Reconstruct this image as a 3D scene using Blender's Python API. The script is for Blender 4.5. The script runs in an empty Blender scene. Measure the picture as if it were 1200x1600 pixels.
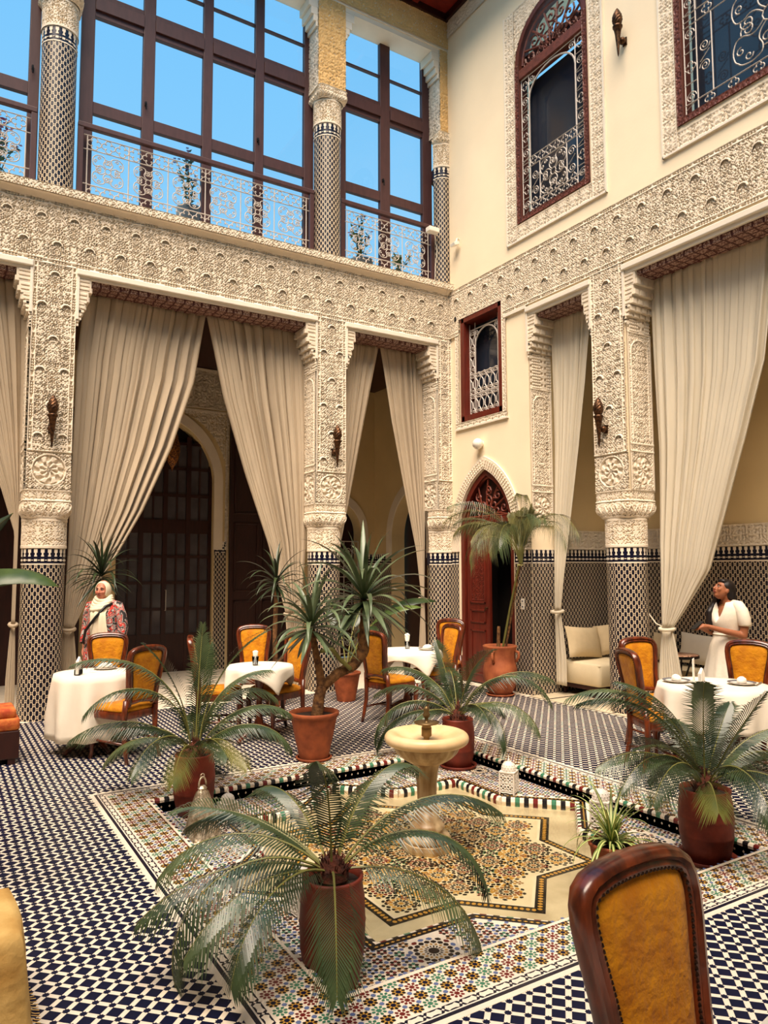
import bpy, bmesh, math, random
import numpy as np
from mathutils import Vector, Matrix
random.seed(7)
S = bpy.context.scene
COL = S.collection
PI = math.pi

# ------------------------------------------------------------------ camera
cam_data = bpy.data.cameras.new('camera')
cam = bpy.data.objects.new('camera', cam_data)
COL.objects.link(cam)
CAM_LOC = (-7.1087, -9.4654, 1.75)
F_PX, PITCH, ROLL, YAW = 1139.444, 0.0780451, -0.0031081, 0.5514669
_F = Vector((math.sin(YAW)*math.cos(PITCH), math.cos(YAW)*math.cos(PITCH), math.sin(PITCH)))
_R = Vector((math.cos(YAW), -math.sin(YAW), 0))
_U = _R.cross(_F)
_R, _U = _R*math.cos(ROLL)+_U*math.sin(ROLL), _U*math.cos(ROLL)-_R*math.sin(ROLL)
_m = Matrix((_R, _U, -_F)).transposed().to_4x4()
_m.translation = CAM_LOC
cam.matrix_world = _m
cam_data.sensor_fit = 'HORIZONTAL'
cam_data.sensor_width = 36
cam_data.lens = 36*F_PX/1200
cam_data.clip_end = 200
S.camera = cam

# ------------------------------------------------------------------ sky, sun, exposure
W = bpy.data.worlds.new('sky'); S.world = W
W.use_nodes = True
nt = W.node_tree; nt.nodes.clear()
tc = nt.nodes.new('ShaderNodeTexCoord')
sep = nt.nodes.new('ShaderNodeSeparateXYZ')
rmp = nt.nodes.new('ShaderNodeValToRGB')
bg = nt.nodes.new('ShaderNodeBackground')
wo = nt.nodes.new('ShaderNodeOutputWorld')
rmp.color_ramp.elements[0].position = 0.0
rmp.color_ramp.elements[0].color = (0.42, 0.80, 1.0, 1)
rmp.color_ramp.elements[1].position = 0.85
rmp.color_ramp.elements[1].color = (0.13, 0.52, 1.0, 1)
nt.links.new(tc.outputs['Generated'], sep.inputs[0])
nt.links.new(sep.outputs['Z'], rmp.inputs[0])
nt.links.new(rmp.outputs[0], bg.inputs[0])
nt.links.new(bg.outputs[0], wo.inputs[0])
bg.inputs[1].default_value = 1.0
sun_d = bpy.data.lights.new('hazy_sun', 'SUN')
sun = bpy.data.objects.new('hazy_sun', sun_d); COL.objects.link(sun)
sun_d.energy = 10.2
sun_d.angle = math.radians(48)
sun_d.color = (1.0, 0.812, 0.63)
sun.location = (-5, -6, 16)
sun.rotation_euler = Vector((0.36, 0.42, -1)).to_track_quat('-Z', 'Y').to_euler()
S.view_settings.view_transform = 'Standard'
S.view_settings.look = 'None'
S.view_settings.gamma = 1
S.view_settings.use_curve_mapping = False
S.view_settings.exposure = 0.0
S.cycles.max_bounces = 7
S.cycles.diffuse_bounces = 3
S.cycles.glossy_bounces = 3
S.cycles.transparent_max_bounces = 16
S.cycles.caustics_reflective = False
S.cycles.caustics_refractive = False
S.cycles.sample_clamp_indirect = 4

# ------------------------------------------------------------------ helpers: materials
def lin(c):
    c = c/255.0
    return c/12.92 if c <= 0.04045 else ((c+0.055)/1.055)**2.4
def rgb(t):
    return (lin(t[0]), lin(t[1]), lin(t[2]), 1)
def mat(name, c, rough=0.6, metal=0.0, var=0.0, vscale=6.0, bump=0.0, bscale=40.0, c2=None, spec=0.4, stretch=None, detail=4.0, coat=0.0, sheen=0.0, trans=0.0, contrast=(0.35, 0.65)):
    m = bpy.data.materials.new(name); m.use_nodes = True
    n = m.node_tree; b = n.nodes['Principled BSDF']
    b.inputs['Base Color'].default_value = rgb(c)
    b.inputs['Roughness'].default_value = rough
    b.inputs['Metallic'].default_value = metal
    b.inputs['Specular IOR Level'].default_value = spec
    b.inputs['Coat Weight'].default_value = coat
    b.inputs['Sheen Weight'].default_value = sheen
    tcn = n.nodes.new('ShaderNodeTexCoord')
    src = tcn.outputs['Object']
    if stretch:
        mp = n.nodes.new('ShaderNodeMapping'); mp.inputs['Scale'].default_value = stretch
        n.links.new(src, mp.inputs[0]); src = mp.outputs[0]
    if var > 0 or c2:
        nz = n.nodes.new('ShaderNodeTexNoise'); nz.inputs['Scale'].default_value = vscale; nz.inputs['Detail'].default_value = detail
        n.links.new(src, nz.inputs['Vector'])
        cr = n.nodes.new('ShaderNodeValToRGB')
        cr.color_ramp.elements[0].position = contrast[0]; cr.color_ramp.elements[1].position = contrast[1]
        a = rgb(c); d = rgb(c2) if c2 else tuple([x*(1-var) for x in a[:3]]+[1])
        cr.color_ramp.elements[0].color = d; cr.color_ramp.elements[1].color = a
        n.links.new(nz.outputs['Fac'], cr.inputs[0]); n.links.new(cr.outputs[0], b.inputs['Base Color'])
    if bump > 0:
        nb = n.nodes.new('ShaderNodeTexNoise'); nb.inputs['Scale'].default_value = bscale; nb.inputs['Detail'].default_value = 3
        n.links.new(src, nb.inputs['Vector'])
        bp = n.nodes.new('ShaderNodeBump'); bp.inputs['Strength'].default_value = bump; bp.inputs['Distance'].default_value = 0.01
        n.links.new(nb.outputs['Fac'], bp.inputs['Height']); n.links.new(bp.outputs[0], b.inputs['Normal'])
    if trans > 0:
        tr = n.nodes.new('ShaderNodeBsdfTranslucent'); tr.inputs[0].default_value = rgb(c)
        mx = n.nodes.new('ShaderNodeMixShader'); mx.inputs[0].default_value = trans
        out = n.nodes['Material Output']
        n.links.new(b.outputs[0], mx.inputs[1]); n.links.new(tr.outputs[0], mx.inputs[2]); n.links.new(mx.outputs[0], out.inputs[0])
    return m
def glass_mat(name, tint=(235, 245, 250), ior=1.45, rough=0.0, gloss=1.0):
    m = bpy.data.materials.new(name); m.use_nodes = True
    n = m.node_tree; n.nodes.clear()
    o = n.nodes.new('ShaderNodeOutputMaterial'); t = n.nodes.new('ShaderNodeBsdfTransparent'); g = n.nodes.new('ShaderNodeBsdfGlossy')
    f = n.nodes.new('ShaderNodeFresnel'); mx = n.nodes.new('ShaderNodeMixShader')
    t.inputs[0].default_value = rgb(tint); g.inputs['Roughness'].default_value = rough; f.inputs[0].default_value = ior
    ml = n.nodes.new('ShaderNodeMath'); ml.operation = 'MULTIPLY'; ml.inputs[1].default_value = gloss
    n.links.new(f.outputs[0], ml.inputs[0])
    n.links.new(ml.outputs[0], mx.inputs[0]); n.links.new(t.outputs[0], mx.inputs[1]); n.links.new(g.outputs[0], mx.inputs[2]); n.links.new(mx.outputs[0], o.inputs[0])
    return m

def node_math(n, op, a, b=None, c=None):
    q = n.nodes.new('ShaderNodeMath'); q.operation = op
    for i, v in enumerate((a, b, c)):
        if v is None: continue
        if isinstance(v, (int, float)): q.inputs[i].default_value = v
        else: n.links.new(v, q.inputs[i])
    return q.outputs[0]
def zellige_mat(name, cw=0.067, ch=0.092, light=(216, 196, 166), dark=(13, 14, 30)):
    # interlaced dado tiles: staggered dark lozenges in a pale lattice, read from the UV map in metres
    m = bpy.data.materials.new(name); m.use_nodes = True
    n = m.node_tree; b = n.nodes['Principled BSDF']
    uv = n.nodes.new('ShaderNodeUVMap'); uv.uv_map = 'UVMap'
    sp = n.nodes.new('ShaderNodeSeparateXYZ'); n.links.new(uv.outputs[0], sp.inputs[0])
    def lattice(ox, oy, hw, hh, sl):
        x = node_math(n, 'ABSOLUTE', node_math(n, 'SUBTRACT', node_math(n, 'FRACT', node_math(n, 'ADD', node_math(n, 'DIVIDE', sp.outputs[0], cw), ox)), 0.5))
        y = node_math(n, 'ABSOLUTE', node_math(n, 'SUBTRACT', node_math(n, 'FRACT', node_math(n, 'ADD', node_math(n, 'DIVIDE', sp.outputs[1], ch), oy)), 0.5))
        x = node_math(n, 'MULTIPLY', x, cw); y = node_math(n, 'MULTIPLY', y, ch)
        a = node_math(n, 'LESS_THAN', x, hw)
        c = node_math(n, 'LESS_THAN', node_math(n, 'ADD', node_math(n, 'MULTIPLY', x, sl), y), hh)
        return node_math(n, 'MULTIPLY', a, c)
    d = lattice(0, 0, 0.0165, 0.036, 1.0)
    for args in ((0.5, 0.5, 0.0165, 0.036, 1.0), (0.5, 0.0, 0.012, 0.006, 0.2), (0.0, 0.5, 0.012, 0.006, 0.2)):
        d = node_math(n, 'MAXIMUM', d, lattice(*args))
    nz = n.nodes.new('ShaderNodeTexNoise'); nz.inputs['Scale'].default_value = 9
    n.links.new(uv.outputs[0], nz.inputs['Vector'])
    mx = n.nodes.new('ShaderNodeMix'); mx.data_type = 'RGBA'
    n.links.new(d, mx.inputs['Factor']); mx.inputs['A'].default_value = rgb(light); mx.inputs['B'].default_value = rgb(dark)
    n.links.new(mx.outputs['Result'], b.inputs['Base Color'])
    b.inputs['Roughness'].default_value = 0.35; b.inputs['Specular IOR Level'].default_value = 0.45
    bp = n.nodes.new('ShaderNodeBump'); bp.inputs['Strength'].default_value = 0.3; bp.inputs['Distance'].default_value = 0.003
    n.links.new(d, bp.inputs['Height']); n.links.new(bp.outputs[0], b.inputs['Normal'])
    return m
def soffit_mat(name):
    # painted soffit boards: pale interlace with dark red outlines
    m = bpy.data.materials.new(name); m.use_nodes = True
    n = m.node_tree; b = n.nodes['Principled BSDF']
    tcn = n.nodes.new('ShaderNodeTexCoord')
    v = n.nodes.new('ShaderNodeTexVoronoi'); v.feature = 'DISTANCE_TO_EDGE'; v.inputs['Scale'].default_value = 8.5; v.inputs['Randomness'].default_value = 0.25
    n.links.new(tcn.outputs['Object'], v.inputs['Vector'])
    w = n.nodes.new('ShaderNodeTexVoronoi'); w.feature = 'DISTANCE_TO_EDGE'; w.inputs['Scale'].default_value = 30; n.links.new(tcn.outputs['Object'], w.inputs['Vector'])
    a = node_math(n, 'LESS_THAN', v.outputs['Distance'], 0.10)
    c = node_math(n, 'LESS_THAN', w.outputs['Distance'], 0.09)
    mx = n.nodes.new('ShaderNodeMix'); mx.data_type = 'RGBA'; mx.inputs['A'].default_value = rgb((176, 146, 130)); mx.inputs['B'].default_value = rgb((96, 52, 44)); n.links.new(c, mx.inputs['Factor'])
    my = n.nodes.new('ShaderNodeMix'); my.data_type = 'RGBA'; my.inputs['B'].default_value = rgb((66, 14, 16)); n.links.new(mx.outputs['Result'], my.inputs['A']); n.links.new(a, my.inputs['Factor'])
    n.links.new(my.outputs['Result'], b.inputs['Base Color']); b.inputs['Roughness'].default_value = 0.55
    return m

M = {}
M['stucco'] = mat('carved_stucco', (236, 221, 198), 0.85, var=0.08, vscale=3, bump=0.35, bscale=120, spec=0.2)
M['stucco_gold'] = mat('ochre_stucco_warm_lit', (234, 194, 132), 0.85, var=0.12, vscale=3, bump=0.35, bscale=120, spec=0.2)  # yellowish stucco, made more golden to carry warm light in its colour
M['plaster'] = mat('cream_plaster', (246, 228, 196), 0.8, var=0.06, vscale=1.3, bump=0.08, bscale=30, spec=0.2)
M['plaster_dim'] = mat('dimmed_cream_plaster', (226, 200, 150), 0.8, var=0.08, vscale=1.5, spec=0.2)  # cream plaster with the shade of the inner rooms put into its colour
M['far_wall'] = mat('darkened_unseen_wall', (150, 122, 92), 0.85, var=0.15, vscale=1)  # unseen court walls, darkened to cut the light they bounce back
M['white_paint'] = mat('white_painted_moulding', (232, 222, 204), 0.6, var=0.05, vscale=5)
M['cedar'] = mat('red_cedar_wood', (104, 34, 20), 0.42, var=0.35, vscale=7, stretch=(4, 4, 0.5), bump=0.1, bscale=30, spec=0.5)
M['window_cedar'] = mat('brown_cedar_wood', (100, 52, 40), 0.45, var=0.35, vscale=7, stretch=(4, 4, 0.5), bump=0.1, bscale=30)
M['window_carved'] = mat('carved_brown_cedar', (112, 60, 46), 0.5, var=0.35, vscale=12, bump=0.5, bscale=50)
M['cedar_carved'] = mat('carved_red_cedar', (122, 52, 34), 0.5, var=0.35, vscale=12, bump=0.5, bscale=50)
M['dark_wood'] = mat('dark_stained_wood', (52, 20, 15), 0.45, var=0.35, vscale=8, stretch=(4, 4, 0.6))
M['window_wood'] = mat('brown_window_wood', (74, 45, 44), 0.5, var=0.2, vscale=8, stretch=(3, 3, 0.6))
M['eave_wood'] = mat('red_eave_wood', (128, 36, 26), 0.5, var=0.3, vscale=9)
M['soffit'] = soffit_mat('painted_soffit')
M['iron'] = mat('white_painted_iron', (196, 186, 176), 0.5, var=0.08, vscale=20)
M['black_iron'] = mat('black_iron', (20, 19, 19), 0.45, metal=0.6)
M['bronze'] = mat('aged_bronze', (98, 66, 40), 0.42, metal=0.75, c2=(46, 30, 20), vscale=40)
M['zellige'] = zellige_mat('interlaced_dado_tiles')
M['navy'] = mat('navy_glazed_tile', (15, 20, 50), 0.45, var=0.3, vscale=7, spec=0.15)
M['tile_white'] = mat('ivory_tile', (238, 224, 202), 0.45, var=0.10, vscale=6, spec=0.25)
M['tile_red'] = mat('oxblood_tile', (112, 32, 28), 0.3, var=0.2, vscale=15)
M['tile_green'] = mat('green_tile', (66, 128, 98), 0.3, var=0.25, vscale=15)
M['tile_blue'] = mat('grey_blue_tile', (98, 116, 160), 0.3, var=0.2, vscale=15)
M['tile_yellow'] = mat('ochre_tile', (200, 150, 62), 0.3, var=0.2, vscale=15)
M['tile_orange'] = mat('amber_tile', (156, 108, 60), 0.3, var=0.2, vscale=15)
M['tile_black'] = mat('black_tile', (22, 20, 24), 0.25)
M['tile_navy_flat'] = mat('midnight_tile', (18, 20, 40), 0.25)
M['marble'] = mat('cream_marble', (216, 204, 178), 0.25, c2=(186, 172, 146), vscale=4, detail=8, spec=0.5)
M['stone_step'] = mat('pale_stone', (214, 198, 168), 0.4, var=0.12, vscale=5)
M['glass'] = glass_mat('window_glass', (250, 252, 255), 1.45)
M['glass_dark'] = mat('dark_reflecting_glass', (38, 44, 56), 0.10, spec=0.55)
M['water'] = glass_mat('shallow_water', (246, 243, 230), 1.33, 0.01, 0.55)
M['pool_bed'] = mat('pool_mosaic_bed', (228, 216, 188), 0.3, var=0.12, vscale=8)
M['interior'] = mat('shade_backing', (38, 30, 28), 0.9)  # near-black colour stands in for the darkness of the rooms behind

# ------------------------------------------------------------------ helpers: meshes
class MB:
    def __init__(self):
        self.v = []; self.f = []; self.mi = []; self.uv = {}
        self.cur = 0
    def face(self, idx):
        self.f.append(tuple(idx)); self.mi.append(self.cur)
    def poly(self, pts):
        n = len(self.v); self.v += [tuple(p) for p in pts]; self.face(range(n, n+len(pts))); return self
    def box(self, x0, x1, y0, y1, z0, z1):
        n = len(self.v)
        self.v += [(x0, y0, z0), (x1, y0, z0), (x1, y1, z0), (x0, y1, z0), (x0, y0, z1), (x1, y0, z1), (x1, y1, z1), (x0, y1, z1)]
        for q in ((0, 3, 2, 1), (4, 5, 6, 7), (0, 1, 5, 4), (1, 2, 6, 5), (2, 3, 7, 6), (3, 0, 4, 7)):
            self.face([n+i for i in q])
        return self
    def obox(self, c, ax, ay, az):
        c, ax, ay, az = Vector(c), Vector(ax), Vector(ay), Vector(az)
        n = len(self.v)
        for k in (-1, 1):
            for i, j in ((-1, -1), (1, -1), (1, 1), (-1, 1)):
                self.v.append(tuple(c+ax*i+ay*j+az*k))
        for q in ((0, 3, 2, 1), (4, 5, 6, 7), (0, 1, 5, 4), (1, 2, 6, 5), (2, 3, 7, 6), (3, 0, 4, 7)):
            self.face([n+i for i in q])
        return self
    def prism(self, pts, ext):
        e = Vector(ext); n = len(self.v); k = len(pts)
        self.v += [tuple(p) for p in pts]+[tuple(Vector(p)+e) for p in pts]
        self.face(list(range(n, n+k))[::-1]); self.face(range(n+k, n+2*k))
        for i in range(k):
            j = (i+1) % k; self.face((n+i, n+j, n+k+j, n+k+i))
        return self
    def loft(self, rings, closed=True, caps=True):
        n = len(self.v); k = len(rings[0])
        for r in rings: self.v += [tuple(p) for p in r]
        for a in range(len(rings)-1):
            for i in range(k if closed else k-1):
                j = (i+1) % k
                self.face((n+a*k+i, n+a*k+j, n+(a+1)*k+j, n+(a+1)*k+i))
        if caps and closed:
            self.face(list(range(n, n+k))[::-1]); self.face(range(n+(len(rings)-1)*k, n+len(rings)*k))
        return self
    def lathe(self, prof, seg=24, c=(0, 0, 0), caps=True, a0=0.0, rx=1.0, ry=1.0):
        rings = []
        for r, z in prof:
            rings.append([(c[0]+rx*r*math.cos(a0+2*PI*i/seg), c[1]+ry*r*math.sin(a0+2*PI*i/seg), c[2]+z) for i in range(seg)])
        return self.loft(rings, True, caps)
    def tube(self, pts, r, seg=6, closed=False, caps=True):
        pts = [Vector(p) for p in pts]; n = len(pts)
        if n < 2: return self
        rad = r if isinstance(r, (list, tuple)) else [r]*n
        rings = []; prev = None
        for i, p in enumerate(pts):
            if closed: t = pts[(i+1) % n]-pts[i-1]
            else: t = pts[min(i+1, n-1)]-pts[max(i-1, 0)]
            if t.length < 1e-9: t = Vector((0, 0, 1))
            t.normalize()
            if prev is None:
                u = t.cross(Vector((0, 0, 1)) if abs(t.z) < 0.95 else Vector((1, 0, 0)))
            else:
                u = prev-t*prev.dot(t)
                if u.length < 1e-6: u = t.cross(Vector((1, 0, 0)))
            u.normalize(); w = t.cross(u); prev = u
            rings.append([p+(u*math.cos(2*PI*k/seg)+w*math.sin(2*PI*k/seg))*rad[i] for k in range(seg)])
        if closed: rings.append(rings[0])
        return self.loft(rings, True, caps and not closed)
    def sphere(self, c, r, seg=12, rings=8, sx=1, sy=1, sz=1):
        prof = [(max(1e-4, r*math.sin(PI*i/rings)), -r*math.cos(PI*i/rings)) for i in range(rings+1)]
        rr = [[(c[0]+sx*p*math.cos(2*PI*k/seg), c[1]+sy*p*math.sin(2*PI*k/seg), c[2]+sz*z) for k in range(seg)] for p, z in prof]
        return self.loft(rr, True, True)
    def mesh(self, name, mats, smooth=False):
        me = bpy.data.meshes.new(name)
        me.from_pydata(self.v, [], self.f)
        if not isinstance(mats, (list, tuple)): mats = [mats]
        for m in mats: me.materials.append(m)
        if len(mats) > 1:
            me.polygons.foreach_set('material_index', self.mi)
        if smooth is True:
            me.polygons.foreach_set('use_smooth', [True]*len(self.f))
        me.update()
        if smooth == 'auto':
            me.polygons.foreach_set('use_smooth', [True]*len(self.f))
            me.set_sharp_from_angle(angle=math.radians(38))
        return me
    def build(self, name, mats, parent=None, smooth=False, loc=None, rz=None, bevel=0.0):
        return link(name, self.mesh(name, mats, smooth), parent, loc, rz, bevel)
def link(name, me, parent=None, loc=None, rz=None, bevel=0.0):
    o = bpy.data.objects.new(name, me); COL.objects.link(o)
    if parent is not None: o.parent = parent
    if loc is not None: o.location = loc
    if rz is not None: o.rotation_euler = (0, 0, rz)
    if bevel > 0:
        bv = o.modifiers.new('bevel', 'BEVEL'); bv.width = bevel; bv.segments = 2; bv.limit_method = 'ANGLE'; bv.angle_limit = math.radians(40)
    return o
def tag(o, label=None, cat=None, group=None, kind=None):
    if label: o['label'] = label
    if cat: o['category'] = cat
    if group: o['group'] = group
    if kind: o['kind'] = kind
    return o
def thing(name, label, cat, loc=(0, 0, 0), rz=0.0, group=None):
    o = bpy.data.objects.new(name, None); COL.objects.link(o)
    o.location = loc; o.rotation_euler = (0, 0, rz); o.empty_display_size = 0.1
    return tag(o, label, cat, group)
def struct(o, label=None, cat=None):
    o['kind'] = 'structure'
    if label: o['label'] = label
    if cat: o['category'] = cat
    return o
def dup(root, loc=None, rz=None, label=None):
    def cp(o, parent):
        c = o.copy(); COL.objects.link(c)
        if parent is not None: c.parent = parent
        for ch in o.children: cp(ch, c)
        return c
    r = cp(root, None)
    if loc is not None: r.location = loc
    if rz is not None: r.rotation_euler = (0, 0, rz)
    if label: r['label'] = label
    return r
def part(name, mb, mats, parent, smooth=False, bevel=0.0):
    return mb.build(name, mats, parent, smooth, bevel=bevel)
def box_part(name, x0, x1, y0, y1, z0, z1, m, parent=None, bevel=0.0):
    return MB().box(x0, x1, y0, y1, z0, z1).build(name, m, parent, bevel=bevel)

def pane(name, axis, t, a0, a1, z0, z1, m, parent):
    # single sheet of glass facing the court
    q = [(a0, t, z0), (a1, t, z0), (a1, t, z1), (a0, t, z1)] if axis == 'y' else [(t, a1, z0), (t, a0, z0), (t, a0, z1), (t, a1, z1)]
    return MB().poly(q).build(name, m, parent)
# carved relief: a dense sheet whose vertices are really pushed in and out
def relief(name, o, u, v, n, Wd, Ht, hf, m, parent=None, res=0.0068, mask=None):
    o, u, v, n = [np.array(a, float) for a in (o, u, v, n)]
    nu = max(2, int(round(Wd/res))+1); nv = max(2, int(round(Ht/res))+1)
    U, V = np.meshgrid(np.linspace(0, Wd, nu), np.linspace(0, Ht, nv))
    Hh = hf(U, V)
    P = o+U[..., None]*u+V[..., None]*v+Hh[..., None]*n
    idx = np.arange(nu*nv).reshape(nv, nu)
    q = np.stack([idx[:-1, :-1], idx[:-1, 1:], idx[1:, 1:], idx[1:, :-1]], -1).reshape(-1, 4)
    if mask is not None:
        c = mask((U[:-1, :-1]+U[1:, 1:])/2, (V[:-1, :-1]+V[1:, 1:])/2).reshape(-1)
        q = q[c]
    if np.dot(np.cross(u, v), n) < 0: q = q[:, ::-1]
    me = bpy.data.meshes.new(name)
    me.vertices.add(nu*nv); me.vertices.foreach_set('co', P.reshape(-1))
    me.loops.add(q.size); me.loops.foreach_set('vertex_index', q.reshape(-1).astype(np.int32))
    me.polygons.add(len(q)); me.polygons.foreach_set('loop_start', np.arange(0, q.size, 4, dtype=np.int32))
    try: me.polygons.foreach_set('loop_total', np.full(len(q), 4, dtype=np.int32))
    except Exception: pass
    me.materials.append(m)
    me.update(calc_edges=True); me.validate()
    return link(name, me, parent)
def sstep(a, b, x):
    t = np.clip((x-a)/(b-a), 0, 1); return t*t*(3-2*t)
TAU = 2*np.pi
def arabesque(u, v, P=0.37, k=1.0):
    # mirror-symmetric scrolling fill, 1 = surface, 0 = drilled away
    k = k*1.18
    x = np.abs(((u/P) % 1.0)-0.5)*P
    a = np.sin(TAU*(x/0.060*k+0.55*np.sin(TAU*v/0.118*k)))
    b = np.sin(TAU*(v/0.064*k+0.55*np.sin(TAU*x/0.105*k+1.0)))
    c = np.sin(TAU*(x/0.041*k-v/0.047*k))*0.45+np.sin(TAU*(x/0.043*k+v/0.037*k))*0.35
    return sstep(-0.03, 0.10, a*b+c*0.75+0.36)
def rosette(u, v, cx, cy, r0, n=12):
    x = u-cx; y = v-cy; r = np.hypot(x, y)/r0; t = np.arctan2(y, x)
    pit = ((r > 0.16) & (r < 0.30))*1.0
    pit = np.maximum(pit, ((r > 0.42) & (r < 0.66) & (np.cos(n*t) > -0.1))*1.0)
    pit = np.maximum(pit, ((r > 0.76) & (r < 0.98) & (np.cos(n*t+np.pi) > 0.0))*1.0)
    return 1-pit, r < 1.02
def chain(u, v, h):
    # pierced chain border of height h
    a = np.abs(np.sin(np.pi*u/0.034))*np.abs(np.sin(np.pi*(v/h*2)))
    b = (np.abs(((u/0.27) % 1)-0.5) < 0.30)
    dash = (np.abs(v/h-0.5) < 0.2) & (np.abs(((u/0.09) % 1)-0.5) < 0.36)
    return np.where(b, 1-sstep(0.35, 0.6, a), 1-dash*1.0)
DEP = 0.030
def fan_cut(x, y, s):
    # a scallop hollow: deep dotted fan under each shell hood
    r = np.hypot(x, y); t = np.arctan2(y, x)
    ins = (r < 0.060) & (y > -0.004)
    d = np.where(np.sin(t*9)**2*np.sin(r*150)**2 > 0.25, -0.15, 0.75)
    return np.where(ins, d, s)
def frieze_h(H, rows, P, ph, up=0.06, lo=0.06, fans=()):
    def hf(u, v):
        s = arabesque(u-ph, v, P)
        for zc, off, r0 in rows:
            uu = ((u-ph+off+P/2) % P)-P/2
            q, inside = rosette(uu, v, 0, zc, r0)
            s = np.where(inside, q, s)
        for zc, off in fans:
            uu = ((u-ph+off+P/2) % P)-P/2; s = fan_cut(uu, v-zc, s)
        s = np.where(v < lo, chain(u, v-0.006, lo-0.012), s)
        s = np.where(v > H-up, chain(u, v-(H-up)-0.006, up-0.012), s)
        line = (np.abs(v-lo) < 0.006) | (np.abs(v-(H-up)) < 0.006) | (v < 0.008) | (v > H-0.008)
        s = np.where(line, 1.15, s)
        return (s-1)*DEP
    return hf
def pier_h(Wd, Ht):
    def hf(u, v):
        s = arabesque(u-Wd/2, v+0.13, 0.30)
        for k in range(12):
            zc = 0.72+0.40*k
            q, inside = rosette(u, v, Wd/2, zc, 0.072)
            s = np.where(inside, q, s)
        for k in range(3):
            s = fan_cut(u-Wd/2, v-(1.02+0.80*k), s)
            for sx in (-1, 1): s = fan_cut(u-Wd/2-sx*0.137, v-(0.63+0.80*k), s)
        e = np.minimum(u, Wd-u)
        s = np.where(e < 0.05, chain(v, e-0.004, 0.044), s)
        s = np.where((np.abs(e-0.052) < 0.005) | (e < 0.007), 1.15, s)
        # medallion square at the foot
        md = v < 0.47
        x = u-Wd/2; y = v-0.24; r = np.hypot(x, y)/(min(Wd, 0.5)*0.39); t = np.arctan2(y, x)
        g = arabesque(u-Wd/2, v, 0.2, 1.1)
        star = sstep(-0.25, 0.1, np.cos(8*t+4*r)*np.cos(r*9))
        g = np.where(r < 0.86, star, g); g = np.where((r > 0.86) & (r < 0.93), 0.0, g); g = np.where((r > 0.93) & (r < 1.02), 1.1, g)
        g = np.where(np.abs(v-0.465) < 0.008, 1.3, g); g = np.where(np.abs(v-0.445) < 0.008, 0.2, g)
        s = np.where(md, g, s)
        return (s-1)*DEP
    return hf
def side_h(Wd, Ht):
    def hf(u, v):
        s = arabesque(u-Wd/2, v, 0.24, 1.05)
        e = np.minimum(u, Wd-u)
        s = np.where(e < 0.03, 1.1, s)
        x = u-Wd/2; y = v-0.24; r = np.hypot(x, y*0.9)/(Wd*0.40); t = np.arctan2(y, x)
        g = np.where(r < 0.86, sstep(-0.25, 0.1, np.cos(8*t+4*r)*np.cos(r*9)), s); g = np.where((r > 0.86) & (r < 0.95), 0.0, g)
        s = np.where((v < 0.47), g, s)
        for zz in (0.47, 0.56, 1.95, 2.2):
            s = np.where(np.abs(v-zz) < 0.012, 1.3, s)
        # arched panel line
        ar = np.hypot(x, np.maximum(0, v-1.70)); s = np.where((np.abs(ar-Wd*0.36) < 0.009) & (v > 0.6) & (v < 1.95), 1.3, s)
        s = np.where((v > 1.95), chain(u, (v*0.7) % 0.06, 0.06), s)
        return (s-1)*0.024
    return hf
def band_h(Wd, Ht, per=0.12, k=1.0, edge=0.012):
    def hf(u, v):
        s = arabesque(u, v, per, k)
        s = np.where((v < edge) | (v > Ht-edge), 1.15, s)
        return (s-1)*0.020
    return hf
def uv_quad_mesh(name, quads, m):
    # quads: list of (4 points, 4 uvs)
    vs = []; fs = []; uvs = []
    for p, t in quads:
        n = len(vs); vs += [tuple(a) for a in p]; fs.append((n, n+1, n+2, n+3)); uvs += list(t)
    me = bpy.data.meshes.new(name); me.from_pydata(vs, [], fs); me.materials.append(m)
    l = me.uv_layers.new(name='UVMap')
    l.data.foreach_set('uv', [c for t in uvs for c in t])
    me.update(); return me

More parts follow.
